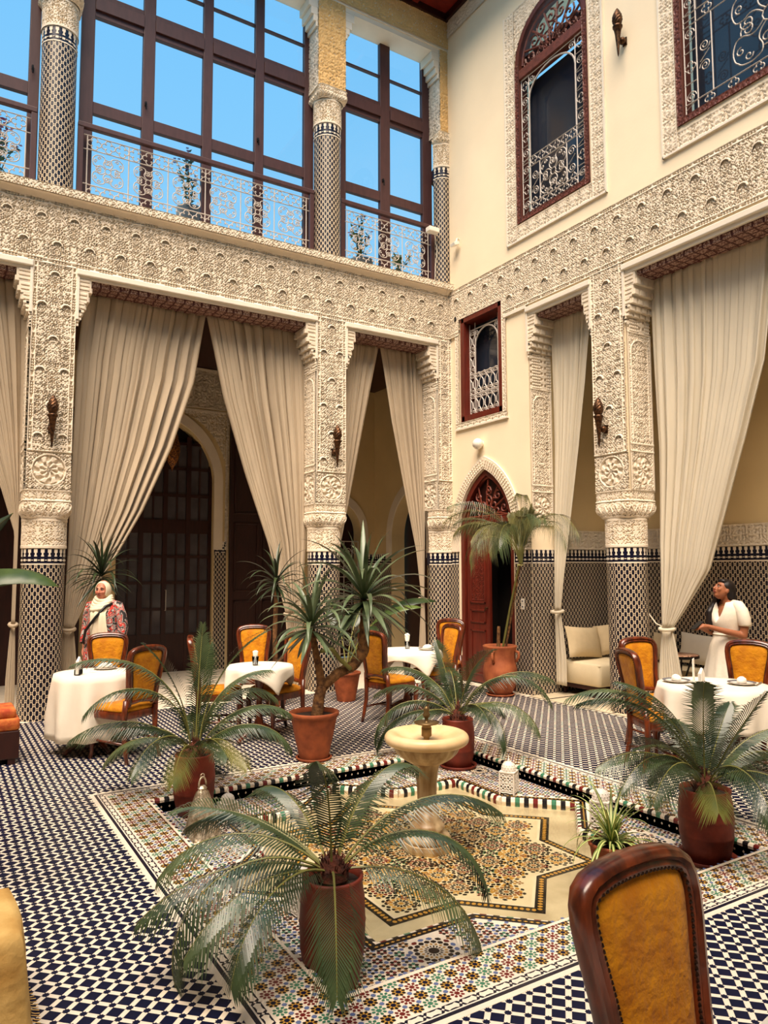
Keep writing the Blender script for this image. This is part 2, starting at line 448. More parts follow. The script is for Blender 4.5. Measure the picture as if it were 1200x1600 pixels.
# ================================================================== SETTING
# ---- generic builders for the building
def cyl_relief(name, cx, cy, rad, z0, z1, hf, m, parent=None, a0=-PI, a1=PI, res=0.009, rref=0.23):
    na = max(8, int(rref*(a1-a0)/res)); nz = max(3, int((z1-z0)/res))
    A, Z = np.meshgrid(np.linspace(a0, a1, na), np.linspace(z0, z1, nz))
    Hh = hf((A-a0)*rref, Z-z0); Rr = rad(A, Z)+Hh
    P = np.stack([cx+Rr*np.cos(A), cy+Rr*np.sin(A), Z], -1)
    idx = np.arange(na*nz).reshape(nz, na)
    q = np.stack([idx[:-1, :-1], idx[:-1, 1:], idx[1:, 1:], idx[1:, :-1]], -1).reshape(-1, 4)
    me = bpy.data.meshes.new(name)
    me.from_pydata(P.reshape(-1, 3).tolist(), [], q.tolist()); me.materials.append(m); me.update()
    return link(name, me, parent)
def merlon_band(pts_fn, length, z_top, parent, m_light, name='merlon_band', step=0.075):
    # pts_fn(s) -> (point, tangent, outward normal); pale stepped merlons and a row of dots below them
    b = MB(); k = int(length/step)
    for i in range(k):
        p, t, n = [Vector(a) for a in pts_fn((i+0.5)*length/k)]
        for w, z0, z1 in ((0.020, -0.055, -0.012), (0.009, -0.085, -0.055), (0.016, -0.100, -0.085)):
            b.obox(p+Vector((0, 0, z_top+(z0+z1)/2)), t*w, n*0.003, Vector((0, 0, (z1-z0)/2)))
        b.obox(p+Vector((0, 0, z_top-0.143)), t*0.017, n*0.003, Vector((0, 0, 0.013)))
        b.obox(p+t*(step/2)+Vector((0, 0, z_top-0.143)), t*0.012, n*0.003, Vector((0, 0, 0.004)))
        b.obox(p+Vector((0, 0, z_top-0.190)), t*(step/2), n*0.003, Vector((0, 0, 0.008)))
        b.obox(p+Vector((0, 0, z_top-0.004)), t*(step/2), n*0.004, Vector((0, 0, 0.005)))
    o = b.build(name, m_light, parent); o['kind'] = 'stuff'
    return o
def super_r(a, half, ex):
    return half/np.power(np.power(np.abs(np.cos(a)), ex)+np.power(np.abs(np.sin(a)), ex), 1.0/ex)
def tiled_column(name, label, cx, cy, r, z0, z_tile, z_col, z_cap, half, a0=-PI, a1=PI, base=False):
    t = thing(name, label, 'column', (cx, cy, z0))
    seg = 40; quads = []
    for i in range(seg):
        b0 = a0+(a1-a0)*i/seg; b1 = a0+(a1-a0)*(i+1)/seg
        p = [(r*math.cos(b0), r*math.sin(b0), 0.0), (r*math.cos(b1), r*math.sin(b1), 0.0), (r*math.cos(b1), r*math.sin(b1), z_tile-z0-0.2), (r*math.cos(b0), r*math.sin(b0), z_tile-z0-0.2)]
        u0 = r*(b0-a0); u1 = r*(b1-a0); v1 = z_tile-z0-0.2
        quads.append((p, [(u0, 0), (u1, 0), (u1, v1), (u0, v1)]))
    me = uv_quad_mesh('tiled_shaft', quads, M['zellige'])
    me.polygons.foreach_set('use_smooth', [True]*seg)
    link('tiled_shaft', me, t)
    MB().lathe([(r, z_tile-z0-0.2), (r, z_tile-z0)], 40, caps=False).build('dark_tile_band', M['tile_navy_flat'], t, True)
    merlon_band(lambda s: ((r*math.cos(a0+s/r), r*math.sin(a0+s/r), 0), (-math.sin(a0+s/r), math.cos(a0+s/r), 0), (math.cos(a0+s/r), math.sin(a0+s/r), 0)), r*(a1-a0), z_tile-z0, t, M['tile_white'])
    rr = r+0.012
    cyl_relief('stucco_collar', 0, 0, lambda A, Z: rr+0*A, z_tile-z0, z_col-z0, band_h(1, z_col-z_tile, 0.18, 1.0, 0.03), M['stucco'], t, a0, a1)
    hc = z_cap-z_col
    def crad(A, Z):
        q = np.clip((Z-(z_col-z0))/hc, 0, 1)
        ex = 2.6+7*np.clip(q*1.6, 0, 1); hf_ = half*(0.93+0.12*np.sin(np.pi*np.clip(q*1.5, 0, 1))*(q < 0.667)+0.07*(q >= 0.4)*np.clip((q-0.4)*3, 0, 1))
        return super_r(A, hf_, ex)
    def ch(s, z):
        q = z/hc
        h = band_h(1, hc, 0.26, 0.8, 0.02)(s, z)*0.9
        sc = np.abs(((s/(rr*PI/4)) % 1)-0.5)
        h = np.where((q < 0.55) & (np.abs(q-0.18-0.55*np.abs(sc-0.25)*2) < 0.045), 0.008, h)
        return np.where((np.abs(q-0.62) < 0.03) | (q > 0.95), 0.010, h)
    cyl_relief('capital', 0, 0, crad, z_col-z0, z_cap-z0, ch, M['stucco'], t, a0, a1, 0.009, half*1.25)
    if base:
        MB().lathe([(r+0.02, 0), (r+0.02, 0.06), (r+0.004, 0.07)], 40, caps=False).build('base_ring', M['tile_navy_flat'], t, True)
    return t
def shell_mesh():
    # scalloped hood standing over a small hollow, open below
    b = MB(); n = 10; rings = []
    for j in range(5):
        q = j/4.0; row = []
        for i in range(2*n+1):
            a = -0.10+(PI+0.20)*i/(2*n); sc = 1.0+0.07*(i % 2)
            row.append((math.cos(a)*0.066*(1-0.16*q*q)*sc, 0.004-0.022*q, math.sin(a)*0.060*(1-0.22*q*q)*sc))
        rings.append(row)
    b.loft(rings, closed=False)
    inner = [[(x*0.86, y, z*0.86) for x, y, z in r] for r in rings]
    b.loft([rings[-1], inner[-1]], closed=False); b.loft(inner[::-1], closed=False)
    return b.mesh('shell_boss', M['stucco'])
SHELL = shell_mesh()
def shells(parent, pts, facing_x):
    for p in pts:
        o = link('shell_boss', SHELL, parent, p)
        if facing_x: o.rotation_euler = (0, 0, -PI/2)
def dado_wall(p0, p1, z0, z1, parent, nrm, name='dado_tiles'):
    # tiled dado from p0 to p1 (ground points), outward normal nrm; 4 mm proud of the wall
    p0, p1, nrm = Vector(p0), Vector(p1), Vector(nrm); L = (p1-p0).length; t = (p1-p0)/L
    off = nrm*0.006; zt = z1-0.2
    a = p0+off; b = p1+off
    q = [((a.x, a.y, z0), (b.x, b.y, z0), (b.x, b.y, zt), (a.x, a.y, zt)), [(0, 0), (L, 0), (L, zt-z0), (0, zt-z0)]]
    link(name, uv_quad_mesh(name, [q], M['zellige']), parent)
    MB().poly([(a.x, a.y, zt), (b.x, b.y, zt), (b.x, b.y, z1), (a.x, a.y, z1)]).build('dark_tile_band', M['tile_navy_flat'], parent)
    merlon_band(lambda s: (a+t*s, t, nrm), L, z1, parent, M['tile_white'])
def wall_boxes(b, axis, t0, t1, u0, u1, z0, z1, holes):
    us = sorted({u0, u1, *[h[0] for h in holes], *[h[1] for h in holes]}); zs = sorted({z0, z1, *[h[2] for h in holes], *[h[3] for h in holes]})
    us = [u for u in us if u0 <= u <= u1]; zs = [z for z in zs if z0 <= z <= z1]
    for i in range(len(us)-1):
        run = None
        for j in range(len(zs)-1):
            cu = (us[i]+us[i+1])/2; cz = (zs[j]+zs[j+1])/2
            solid = not any(h[0] < cu < h[1] and h[2] < cz < h[3] for h in holes)
            if solid:
                run = (run[0], zs[j+1]) if run else (zs[j], zs[j+1])
            if (not solid or j == len(zs)-2) and run:
                if axis == 'x': b.box(t0, t1, us[i], us[i+1], run[0], run[1])
                else: b.box(us[i], us[i+1], t0, t1, run[0], run[1])
                run = None
    return b
def pointed(a, h, n=14):
    # pointed arch from (-a,0) to (a,0), rise h
    if h <= a*1.001:
        return [(-a*math.cos(PI*i/(2*n)), h*math.sin(PI*i/(2*n))) for i in range(2*n+1)]
    k = (h*h-a*a)/(2*a); Rr = a+k; top = math.asin(h/Rr)
    L = [(k-Rr*math.cos(top*i/n), Rr*math.sin(top*i/n)) for i in range(n+1)]
    return L+[(-x, z) for x, z in L[-2::-1]]
def arch_band(b, plane, c, zs, a, h, wd, t0, t1, leg=0.0):
    # band of width wd round a pointed arch; plane 'x' (wall at constant x) or 'y'
    inn = pointed(a, h); out = pointed(a+wd, h+wd*1.15)
    if leg > 0:
        inn = [(-a, -leg)]+inn+[(a, -leg)]; out = [(-a-wd, -leg)]+out+[(a+wd, -leg)]
    def P(t, s, z): return (t, c+s, zs+z) if plane == 'x' else (c+s, t, zs+z)
    rings = []
    for (s, z), (s2, z2) in zip(inn, out):
        rings.append([P(t0, s, z), P(t1, s, z), P(t1, s2, z2), P(t0, s2, z2)])
    b.loft(rings, True, True)
def spandrel(b, plane, c, zs, a, h, ztop, t0, t1):
    # fill between the arch and the rectangle above it
    cv = pointed(a, h)
    def P(t, s, z): return (t, c+s, z) if plane == 'x' else (c+s, t, z)
    for i in range(len(cv)-1):
        (s0, z0), (s1, z1) = cv[i], cv[i+1]
        b.prism([P(t0, s0, zs+z0), P(t0, s1, zs+z1), P(t0, s1, ztop), P(t0, s0, ztop)], (t1-t0, 0, 0) if plane == 'x' else (0, t1-t0, 0))

# ---------------------------------------------------------------- back wall (colonnade below, windows above)
XL, XR, YN = -8.9, 0.43, -12.0
wb = MB()
wb.box(XL, XR, 0, 0.43, 5.36, 6.30)
for x0, x1 in ((-6.235, -5.745), (-2.443, -1.968), (-0.265, 0.43)):
    wb.box(x0, x1, 0, 0.43, 2.68, 5.36)
wb.box(0.0, 0.43, 0.0, 0.43, 0, 11.2)
wb.box(XL, 0, -0.02, 0.43, 10.52, 11.15)
for x0, x1 in ((-6.245, -5.775), (-2.435, -1.965), (-0.16, 0.0)):
    wb.box(x0, x1, 0, 0.36, 9.05, 10.52)
wall_back = struct(wb.build('wall_back', M['white_paint']))
XF = -7.7
relief('carved_frieze', (XF, -0.031, 5.46), (1, 0, 0), (0, 0, 1), (0, -1, 0), -XF, 0.80, frieze_h(0.80, ((0.42, 0.0, 0.088), (0.62, 0.0, 0.04), (0.09, 0.0, 0.065)), 0.372, (-6.35-XF), fans=((0.57, 0.186), (0.24, 0.0))), M['stucco'], wall_back)
P_SH = 0.372
sh = []
for k in range(-6, 18):
    for x, z in ((-6.535+P_SH*k, 6.03), (-6.35+P_SH*k, 5.70)):
        if XF+0.1 < x < -0.08: sh.append((x, -0.028, z))
shells(wall_back, sh, False)
for nm, x0, w in (('a', -6.235, 0.49), ('b', -2.443, 0.475)):
    relief('pier_carving', (x0, -0.031, 2.70), (1, 0, 0), (0, 0, 1), (0, -1, 0), w, 2.77, pier_h(w, 2.77), M['stucco'], wall_back)
    relief('pier_side_carving', (x0-0.025, 0.43, 2.70), (0, -1, 0), (0, 0, 1), (-1, 0, 0), 0.45, 2.66, side_h(0.45, 2.66), M['stucco'], wall_back)
    sp = []
    for k in range(3):
        sp.append((x0+w/2, -0.028, 3.72+0.80*k))
        for s in (-1, 1): sp.append((x0+w/2+s*0.135, -0.028, 3.33+0.80*k))
    shells(wall_back, sp, False)
relief('pier_carving', (-0.265, -0.031, 2.70), (1, 0, 0), (0, 0, 1), (0, -1, 0), 0.265, 2.77, pier_h(0.265, 2.77), M['stucco'], wall_back)
relief('pier_side_carving', (-0.290, 0.43, 2.70), (0, -1, 0), (0, 0, 1), (-1, 0, 0), 0.45, 2.66, side_h(0.45, 2.66), M['stucco'], wall_back)
# openings: moulding, stepped corbels, painted soffit
def corbel(parent, plane, jamb, sgn, ztop, t0, t1):
    steps = ((0.175, 0.0, 0.17), (0.145, 0.17, 0.29), (0.11, 0.29, 0.39), (0.075, 0.39, 0.47), (0.04, 0.47, 0.53))
    b = MB()
    for k, (w, a, c) in enumerate(steps):
        s0, s1 = (jamb, jamb+sgn*w) if sgn > 0 else (jamb+sgn*w, jamb)
        if plane == 'y': b.box(s0, s1, t0, t1, ztop-c, ztop-a)
        else: b.box(t0, t1, s0, s1, ztop-c, ztop-a)
        # muqarnas cusps under each step
        n = 4
        for q in range(n):
            tc_ = t0+(t1-t0)*(q+0.5)/n; hw = (t1-t0)/n*0.36
            e = jamb+sgn*(w+0.012)
            if plane == 'y': b.obox((e-sgn*0.02, tc_, ztop-c+0.035), (0.022, 0, 0), (0, hw, 0), (0, 0, 0.032))
            else: b.obox((tc_, e-sgn*0.02, ztop-c+0.035), (hw, 0, 0), (0, 0.022, 0), (0, 0, 0.032))
        if plane == 'y':
            for q in range(3):
                b.obox(((s0+s1)/2, t0-0.004, ztop-a-0.03-q*0.05), (abs(w)*0.36, 0, 0), (0, 0.006, 0), (0, 0, 0.015))
        else:
            for q in range(3):
                b.obox((t0-0.004, (s0+s1)/2, ztop-a-0.03-q*0.05), (0.006, 0, 0), (0, abs(w)*0.36, 0), (0, 0, 0.015))
    b.build('corbel', M['stucco'], parent, bevel=0.004)
for x0, x1 in ((XL, -6.235), (-5.745, -2.443), (-1.968, -0.265)):
    box_part('opening_moulding', x0, x1, -0.06, 0.02, 5.385, 5.46, M['white_paint'], wall_back, 0.01)
    box_part('opening_moulding', x0, x1, -0.022, 0.02, 5.355, 5.392, M['white_paint'], wall_back)
    box_part('painted_soffit', x0, x1, 0.03, 0.43, 5.30, 5.359, M['soffit'], wall_back)
    for s in (-1, 1):
        jx = x0 if s > 0 else x1
        if jx > XL+0.1:
            box_part('jamb_moulding', min(jx, jx+s*0.03), max(jx, jx+s*0.03), -0.04, 0.0, 4.83, 5.40, M['white_paint'], wall_back)
            corbel(wall_back, 'y', jx, s, 5.36, -0.012, 0.42)
# ledge
lp = [(-0.00, 6.24), (-0.035, 6.255), (-0.06, 6.285), (-0.075, 6.30), (-0.115, 6.305), (-0.115, 6.415), (-0.10, 6.43), (0.10, 6.43), (0.10, 6.24)]
lb = MB(); lb.prism([(XL, y, z) for y, z in lp], (-XL, 0, 0)); lb.build('ledge', M['stucco'], wall_back)
relief('ledge_carving', (XL, -0.134, 6.312), (1, 0, 0), (0, 0, 1), (0, -1, 0), -XL, 0.10, band_h(1, 0.10, 0.25, 0.9, 0.006), M['stucco'], wall_back)
# upper columns, piers, lintel
for x0 in (-6.245, -2.435, -0.16):
    w = 0.47 if x0 < -1 else 0.16
    relief('upper_pier_carving', (x0, -0.016, 9.05), (1, 0, 0), (0, 0, 1), (0, -1, 0), w, 1.52, band_h(w, 1.52, 0.235, 1.0, 0.0), M['stucco_gold'], wall_back, 0.011)
    relief('upper_pier_side', (x0-0.013, 0.36, 9.05), (0, -1, 0), (0, 0, 1), (-1, 0, 0), 0.37, 1.5, band_h(0.36, 1.5, 0.2, 1.0, 0.02), M['white_paint'], wall_back, 0.012)
relief('upper_lintel_carving', (XL, -0.036, 10.55), (1, 0, 0), (0, 0, 1), (0, -1, 0), -XL, 0.50, band_h(1, 0.50, 0.25, 1.0, 0.02), M['stucco_gold'], wall_back, 0.012)
for x0, x1 in ((-5.775, -2.435), (-1.965, -0.16)):
    box_part('lintel_soffit', x0, x1, 0.0, 0.36, 10.44, 10.53, M['white_paint'], wall_back)
    for s, jx in ((1, x0), (-1, x1)):
        b = MB()
        for w, za, zc in ((0.16, 10.44, 10.30), (0.12, 10.30, 10.18), (0.08, 10.18, 10.08), (0.04, 10.08, 10.0)):
            b.box(min(jx, jx+s*w), max(jx, jx+s*w), 0.0, 0.34, zc, za)
        b.build('upper_corbel', M['white_paint'], wall_back, bevel=0.006)
# ---------------------------------------------------------------- columns
tiled_column('tiled_column', 'tiled column at the left under a carved pier with a torch lamp, beside the left table', -5.99, 0.215, 0.24, 0.0, 2.01, 2.36, 2.70, 0.262)
tiled_column('tiled_column', 'tiled column between the large and small curtained openings, behind the branching yucca', -2.205, 0.215, 0.235, 0.0, 2.01, 2.36, 2.70, 0.255)
tiled_column('tiled_column', 'engaged tiled column in the courtyard corner beside the red door', -0.06, 0.215, 0.235, 0.0, 2.01, 2.36, 2.70, 0.255, -PI, 0.0)
tiled_column('tiled_column', 'tiled column on the right side between the two sofa niches', 0.215, -3.315, 0.24, 0.0, 2.01, 2.36, 2.70, 0.265)
tiled_column('gallery_column', 'tiled gallery column on the ledge at the upper left', -6.005, 0.15, 0.205, 6.43, 8.50, 8.88, 9.06, 0.235)
tiled_column('gallery_column', 'tiled gallery column between the two large upper windows', -2.20, 0.15, 0.205, 6.43, 8.50, 8.88, 9.06, 0.235)
tiled_column('gallery_column', 'half tiled gallery column in the upper corner next to the plain cream wall', -0.02, 0.15, 0.175, 6.43, 8.47, 8.88, 9.06, 0.19, -PI, 0.0)

# ---------------------------------------------------------------- right wall
DO = (-0.845, 0.635, 2.32, 0.95)      # door centre, half width, spring, rise
W1 = (-2.393, 0.695, 9.20, 0.70)
holes = [(-1.48, -0.21, 0, 3.30), (-1.30, -0.33, 4.11, 5.745), (-3.06, -1.85, 0, 5.36), (-7.6, -3.57, 0, 5.36), (-11.4, -8.1, 0, 5.36),
         (-3.088, -1.698, 6.78, 9.95), (-6.6, -4.41, 6.81, 9.9), (-3.57, -3.06, 0, 2.68)]
wr = MB()
wall_boxes(wr, 'x', 0.0, 0.43, YN, 0.0, 0.0, 11.15, holes)
spandrel(wr, 'x', DO[0], DO[2], DO[1], DO[3], 3.30, 0.0, 0.43)
spandrel(wr, 'x', W1[0], W1[2], W1[1], W1[3], 9.95, 0.0, 0.43)
wall_right = struct(wr.build('wall_right', M['plaster']))
relief('carved_frieze', (-0.031, 0.0, 5.515), (0, -1, 0), (0, 0, 1), (-1, 0, 0), 7.6, 0.785, frieze_h(0.785, ((0.42, 0.0, 0.088), (0.62, 0.0, 0.04), (0.09, 0.0, 0.065)), 0.366, 2.97, fans=((0.57, 0.183), (0.22, 0.0))), M['stucco'], wall_right,
       mask=lambda u, v: ~((u > 0.28) & (u < 1.35) & (v < 0.255)))
P2 = 0.366
shells(wall_right, [(-0.028, y, z) for k in range(-9, 13) for y, z in ((-3.153-P2*k, 6.085), (-2.97-P2*k, 5.735)) if -7.5 < y < -0.08 and not (-1.40 < y < -0.25 and z < 5.9)], True)
relief('pier_carving', (-0.031, -3.06, 2.70), (0, -1, 0), (0, 0, 1), (-1, 0, 0), 0.51, 2.83, pier_h(0.51, 2.83), M['stucco'], wall_right)
relief('pier_side_carving', (0.0, -3.595, 2.70), (1, 0, 0), (0, 0, 1), (0, -1, 0), 0.43, 2.66, side_h(0.43, 2.66), M['stucco'], wall_right)
relief('jamb_carving', (0.0, -1.876, 2.36), (1, 0, 0), (0, 0, 1), (0, -1, 0), 0.41, 3.0, side_h(0.41, 3.0), M['stucco'], wall_right)
sp = []
for k in range(3):
    sp.append((-0.028, -3.315, 3.72+0.80*k))
    for s in (-1, 1): sp.append((-0.028, -3.315+s*0.14, 3.33+0.80*k))
shells(wall_right, sp, True)
for y0, y1 in ((-3.06, -1.85), (-7.6, -3.57)):
    box_part('opening_moulding', -0.06, 0.02, y0, y1, 5.40, 5.475, M['white_paint'], wall_right, 0.01)
    box_part('opening_moulding', -0.022, 0.02, y0, y1, 5.355, 5.405, M['white_paint'], wall_right)
    box_part('painted_soffit', 0.03, 0.43, y0, y1, 5.30, 5.359, M['soffit'], wall_right)
    for s in (-1, 1):
        jy = y0 if s > 0 else y1
        if jy > -7:
            box_part('jamb_moulding', -0.04, 0.0, min(jy, jy+s*0.03), max(jy, jy+s*0.03), 4.83, 5.41, M['white_paint'], wall_right)
            corbel(wall_right, 'x', jy, s, 5.36, -0.012, 0.42)
box_part('string_moulding', -0.035, 0.02, -1.85, -1.36, 5.475, 5.515, M['white_paint'], wall_right)
relief('upper_frieze', (-0.02, 0.0, 10.735), (0, -1, 0), (0, 0, 1), (-1, 0, 0), 7.6, 0.32, band_h(1, 0.32, 0.25, 1.0, 0.02), M['stucco'], wall_right, 0.012)
# stucco surrounds of the windows and of the door
def frame_relief(y0, y1, z0, z1, wd, out=0.026, tm=None):
    # four mitre-less strips round a rectangle y0<y<y1
    for (ya, yb, za, zb) in ((y1, y1-wd, z0, z1), (y0+wd, y0, z0, z1)):
        relief('carved_surround', (-out, ya, za), (0, -1, 0), (0, 0, 1), (-1, 0, 0), ya-yb, zb-za, strip_v(ya-yb, zb-za), M['stucco'], wall_right, 0.010)
    relief('carved_surround', (-out, y1-wd, z0), (0, -1, 0), (0, 0, 1), (-1, 0, 0), (y1-y0)-2*wd, wd, band_h(1, wd, 0.2, 1.05, 0.012), M['stucco'], wall_right, 0.010)
def strip_v(w, h):
    f = band_h(h, w, 0.2, 1.05, 0.012)
    return lambda u, v: f(v, u)
frame_relief(-3.35, -1.48, 6.535, 10.10, 0.215)
frame_relief(-6.9, -4.212, 6.545, 10.10, 0.195)
for y0, y1, z0, z1 in ((-3.36, -1.47, 6.515, 6.537), (-6.9, -4.20, 6.525, 6.547), (-3.366, -3.35, 6.515, 10.1), (-1.48, -1.465, 6.515, 10.1), (-4.212, -4.196, 6.525, 10.1)):
    box_part('surround_edge', -0.03, 0.0, y0, y1, z0, z1, M['white_paint'], wall_right)
# spandrel carving above the arched upper window
relief('carved_surround', (-0.02, -1.695, 9.15), (0, -1, 0), (0, 0, 1), (-1, 0, 0), 1.395, 0.95, band_h(1, 0.95, 0.2, 1.05, 0.012), M['stucco'], wall_right, 0.011,
       mask=lambda u, v: (np.hypot(u-0.6975, np.maximum(0, v-0.05)) > 0.70))
for y0, y1, z0, z1 in ((-1.405, -0.175, 3.98, 4.075), (-0.275, -0.175, 4.07, 5.77), (-1.405, -1.315, 4.07, 5.77), (-1.405, -0.175, 5.765, 5.80)):
    w, h = y1-y0, z1-z0
    hf = strip_v(w, h) if h > w else band_h(1, h, 0.15, 1.1, 0.012)
    relief('carved_surround', (-0.026, y1, z0), (0, -1, 0), (0, 0, 1), (-1, 0, 0), w, h, hf, M['stucco'], wall_right, 0.010)
box_part('surround_edge', -0.035, 0.0, -1.42, -0.16, 3.96, 3.985, M['white_paint'], wall_right)
ab = MB(); arch_band(ab, 'x', DO[0], DO[2], DO[1]+0.005, DO[3]+0.005, 0.17, -0.03, 0.0, leg=0.30)
ab.build('door_arch_surround', M['stucco'], wall_right)
# pierced ornament over the arch band
ob = MB(); inn = pointed(DO[1]+0.09, DO[3]+0.10, 26)
for i in range(1, len(inn)-1):
    s, z = inn[i]; t = Vector((0, inn[i+1][0]-inn[i-1][0], inn[i+1][1]-inn[i-1][1])).normalized(); n = Vector((0, -t.z, t.y))
    for q in (-1, 0, 1):
        ob.obox(Vector((-0.035, DO[0]+s, DO[2]+z))+n*0.045*q, Vector((0.008, 0, 0)), t*(0.013 if i % 2 else 0.008), n*0.014)
ob.build('door_arch_ornament', M['stucco'], wall_right)
dado_wall((0, 0, 0), (0, -0.19, 0), 0, 2.02, wall_right, (-1, 0, 0))
dado_wall((0, -1.50, 0), (0, -1.85, 0), 0, 2.02, wall_right, (-1, 0, 0))
dado_wall((0.0, -1.85, 0), (0.43, -1.85, 0), 0, 2.02, wall_right, (0, -1, 0))
relief('stucco_band', (-0.02, -1.50, 2.02), (0, -1, 0), (0, 0, 1), (-1, 0, 0), 0.35, 0.28, band_h(1, 0.28, 0.2, 1.05, 0.012), M['stucco'], wall_right, 0.010)
relief('stucco_band', (-0.02, -0.01, 2.02), (0, -1, 0), (0, 0, 1), (-1, 0, 0), 0.03, 0.28, band_h(1, 0.28, 0.2, 1.05, 0.012), M['stucco'], wall_right, 0.010)

# ---------------------------------------------------------------- sofa niches behind the right wall
nb = MB(); nb.box(1.50, 1.65, YN, -1.70, 0, 5.6)
wall_niche_back = struct(nb.build('wall_niche_back', M['plaster_dim']))
ne = MB(); ne.box(0.43, 1.50, -1.85, -1.70, 0, 5.6)
wall_niche_end = struct(ne.build('wall_niche_end', M['plaster_dim']))
dado_wall((1.50, -1.85, 0), (1.50, -7.6, 0), 0, 2.03, wall_niche_back, (-1, 0, 0))
dado_wall((0.43, -1.85, 0), (1.50, -1.85, 0), 0, 2.03, wall_niche_end, (0, -1, 0))
relief('stucco_band', (1.48, -1.86, 2.03), (0, -1, 0), (0, 0, 1), (-1, 0, 0), 5.7, 0.27, band_h(1, 0.27, 0.22, 1.0, 0.02), M['stucco'], wall_niche_back, 0.011)
relief('stucco_band', (0.43, -1.87, 2.03), (1, 0, 0), (0, 0, 1), (0, -1, 0), 1.07, 0.27, band_h(1, 0.27, 0.22, 1.0, 0.02), M['stucco'], wall_niche_end, 0.011)
struct(box_part('ceiling_niche', 0.43, 1.65, YN, -1.70, 5.36, 5.5, M['dark_wood']))
# ---------------------------------------------------------------- gallery behind the back colonnade
GY = 3.2
gholes = [(-4.55, -2.90, 0, 4.45), (-2.60, -1.40, 0, 0.01)]
gb = MB(); wall_boxes(gb, 'y', GY, GY+0.3, XL, 0.6, 0, 5.6, [gholes[0], (-0.62, 0.14, 0, 3.35)])
spandrel(gb, 'y', -3.725, 3.30, 0.825, 1.10, 4.45, GY, GY+0.3)
spandrel(gb, 'y', -0.24, 2.45, 0.38, 0.60, 3.35, GY, GY+0.3)
wall_gallery_back = struct(gb.build('wall_gallery_back', M['plaster_dim']))
gb = MB(); arch_band(gb, 'y', -3.725, 3.30, 0.83, 1.105, 0.16, GY-0.03, GY, leg=1.2); gb.build('arch_surround', M['stucco'], wall_gallery_back)
for x0, x1, zz0, zz1 in ((-4.75, -2.70, 4.62, 5.35), (-2.69, -2.63, 2.1, 4.6)):
    relief('stucco_panel', (x0, GY-0.02, zz0), (1, 0, 0), (0, 0, 1), (0, -1, 0), x1-x0, zz1-zz0, band_h(1, zz1-zz0, 0.3, 0.8, 0.03), M['stucco'], wall_gallery_back, 0.014)
relief('stucco_panel', (-4.75, GY-0.015, 3.3), (1, 0, 0), (0, 0, 1), (0, -1, 0), 2.05, 1.3, band_h(1, 1.3, 0.3, 0.8, 0.03), M['stucco'], wall_gallery_back, 0.014,
       mask=lambda u, v: (np.hypot((u-1.025)*0.93, np.maximum(0, v)*0.80) > 1.0))
gb = MB(); arch_band(gb, 'y', -0.24, 2.45, 0.385, 0.605, 0.15, GY-0.03, GY, leg=0.4); gb.build('arch_surround', M['stucco'], wall_gallery_back)
dado_wall((-2.88, GY-0.01, 0), (-2.66, GY-0.01, 0), 0, 2.25, wall_gallery_back, (0, -1, 0))
dado_wall((0.12, GY, 0), (0.45, GY, 0), 0, 2.05, wall_gallery_back, (0, -1, 0))
ge = MB(); wall_boxes(ge, 'x', 0.46, 0.75, 0.43, GY+0.3, 0, 5.6, [(1.35, 2.55, 0, 3.45)])
spandrel(ge, 'x', 1.95, 2.35, 0.60, 0.85, 3.45, 0.46, 0.75)
wall_gallery_end = struct(ge.build('wall_gallery_end', M['plaster_dim']))
gb = MB(); arch_band(gb, 'x', 1.95, 2.35, 0.605, 0.855, 0.16, 0.43, 0.46, leg=0.4); gb.build('arch_surround', M['stucco'], wall_gallery_end)
dado_wall((0.46, GY, 0), (0.46, 2.57, 0), 0, 2.05, wall_gallery_end, (-1, 0, 0))
dado_wall((0.46, 1.33, 0), (0.46, 0.45, 0), 0, 2.05, wall_gallery_end, (-1, 0, 0))
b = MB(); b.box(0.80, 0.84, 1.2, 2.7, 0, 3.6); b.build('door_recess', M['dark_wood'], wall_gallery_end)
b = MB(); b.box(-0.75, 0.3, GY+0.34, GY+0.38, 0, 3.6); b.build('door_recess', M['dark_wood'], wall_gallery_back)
struct(box_part('ceiling_gallery', XL, 0.75, 0.43, GY+0.3, 5.36, 5.5, M['dark_wood']))
struct(box_part('wall_gallery_left', XL-0.2, XL, 0.0, GY+0.3, 0, 5.5, M['plaster_dim']))
# the two sides of the court behind and beside the camera
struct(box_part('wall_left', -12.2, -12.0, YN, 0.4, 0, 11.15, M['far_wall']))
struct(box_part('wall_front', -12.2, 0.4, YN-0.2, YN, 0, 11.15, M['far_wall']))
struct(box_part('wall_back_left', -12.0, XL, 0.0, 0.43, 0, 11.15, M['plaster']))
# ---------------------------------------------------------------- eaves
ce = MB()
ce.box(-12.0, 0.43, -0.75, 0.43, 11.15, 11.25); ce.box(-0.75, 0.43, YN, -0.75, 11.15, 11.25)
ceiling = struct(ce.build('ceiling', M['eave_wood']))
for k in range(26):
    box_part('eave_rafter', -12+k*0.45, -11.9+k*0.45, -0.72, -0.04, 11.09, 11.15, M['eave_wood'], ceiling)
for k in range(24):
    box_part('eave_rafter', -0.72, -0.04, -1.0-k*0.45, -0.9-k*0.45, 11.09, 11.15, M['eave_wood'], ceiling)
box_part('eave_moulding', -12.0, 0.0, -0.075, -0.03, 11.03, 11.15, M['dark_wood'], ceiling)
box_part('eave_moulding', -0.075, -0.03, YN, -0.075, 11.03, 11.15, M['dark_wood'], ceiling)

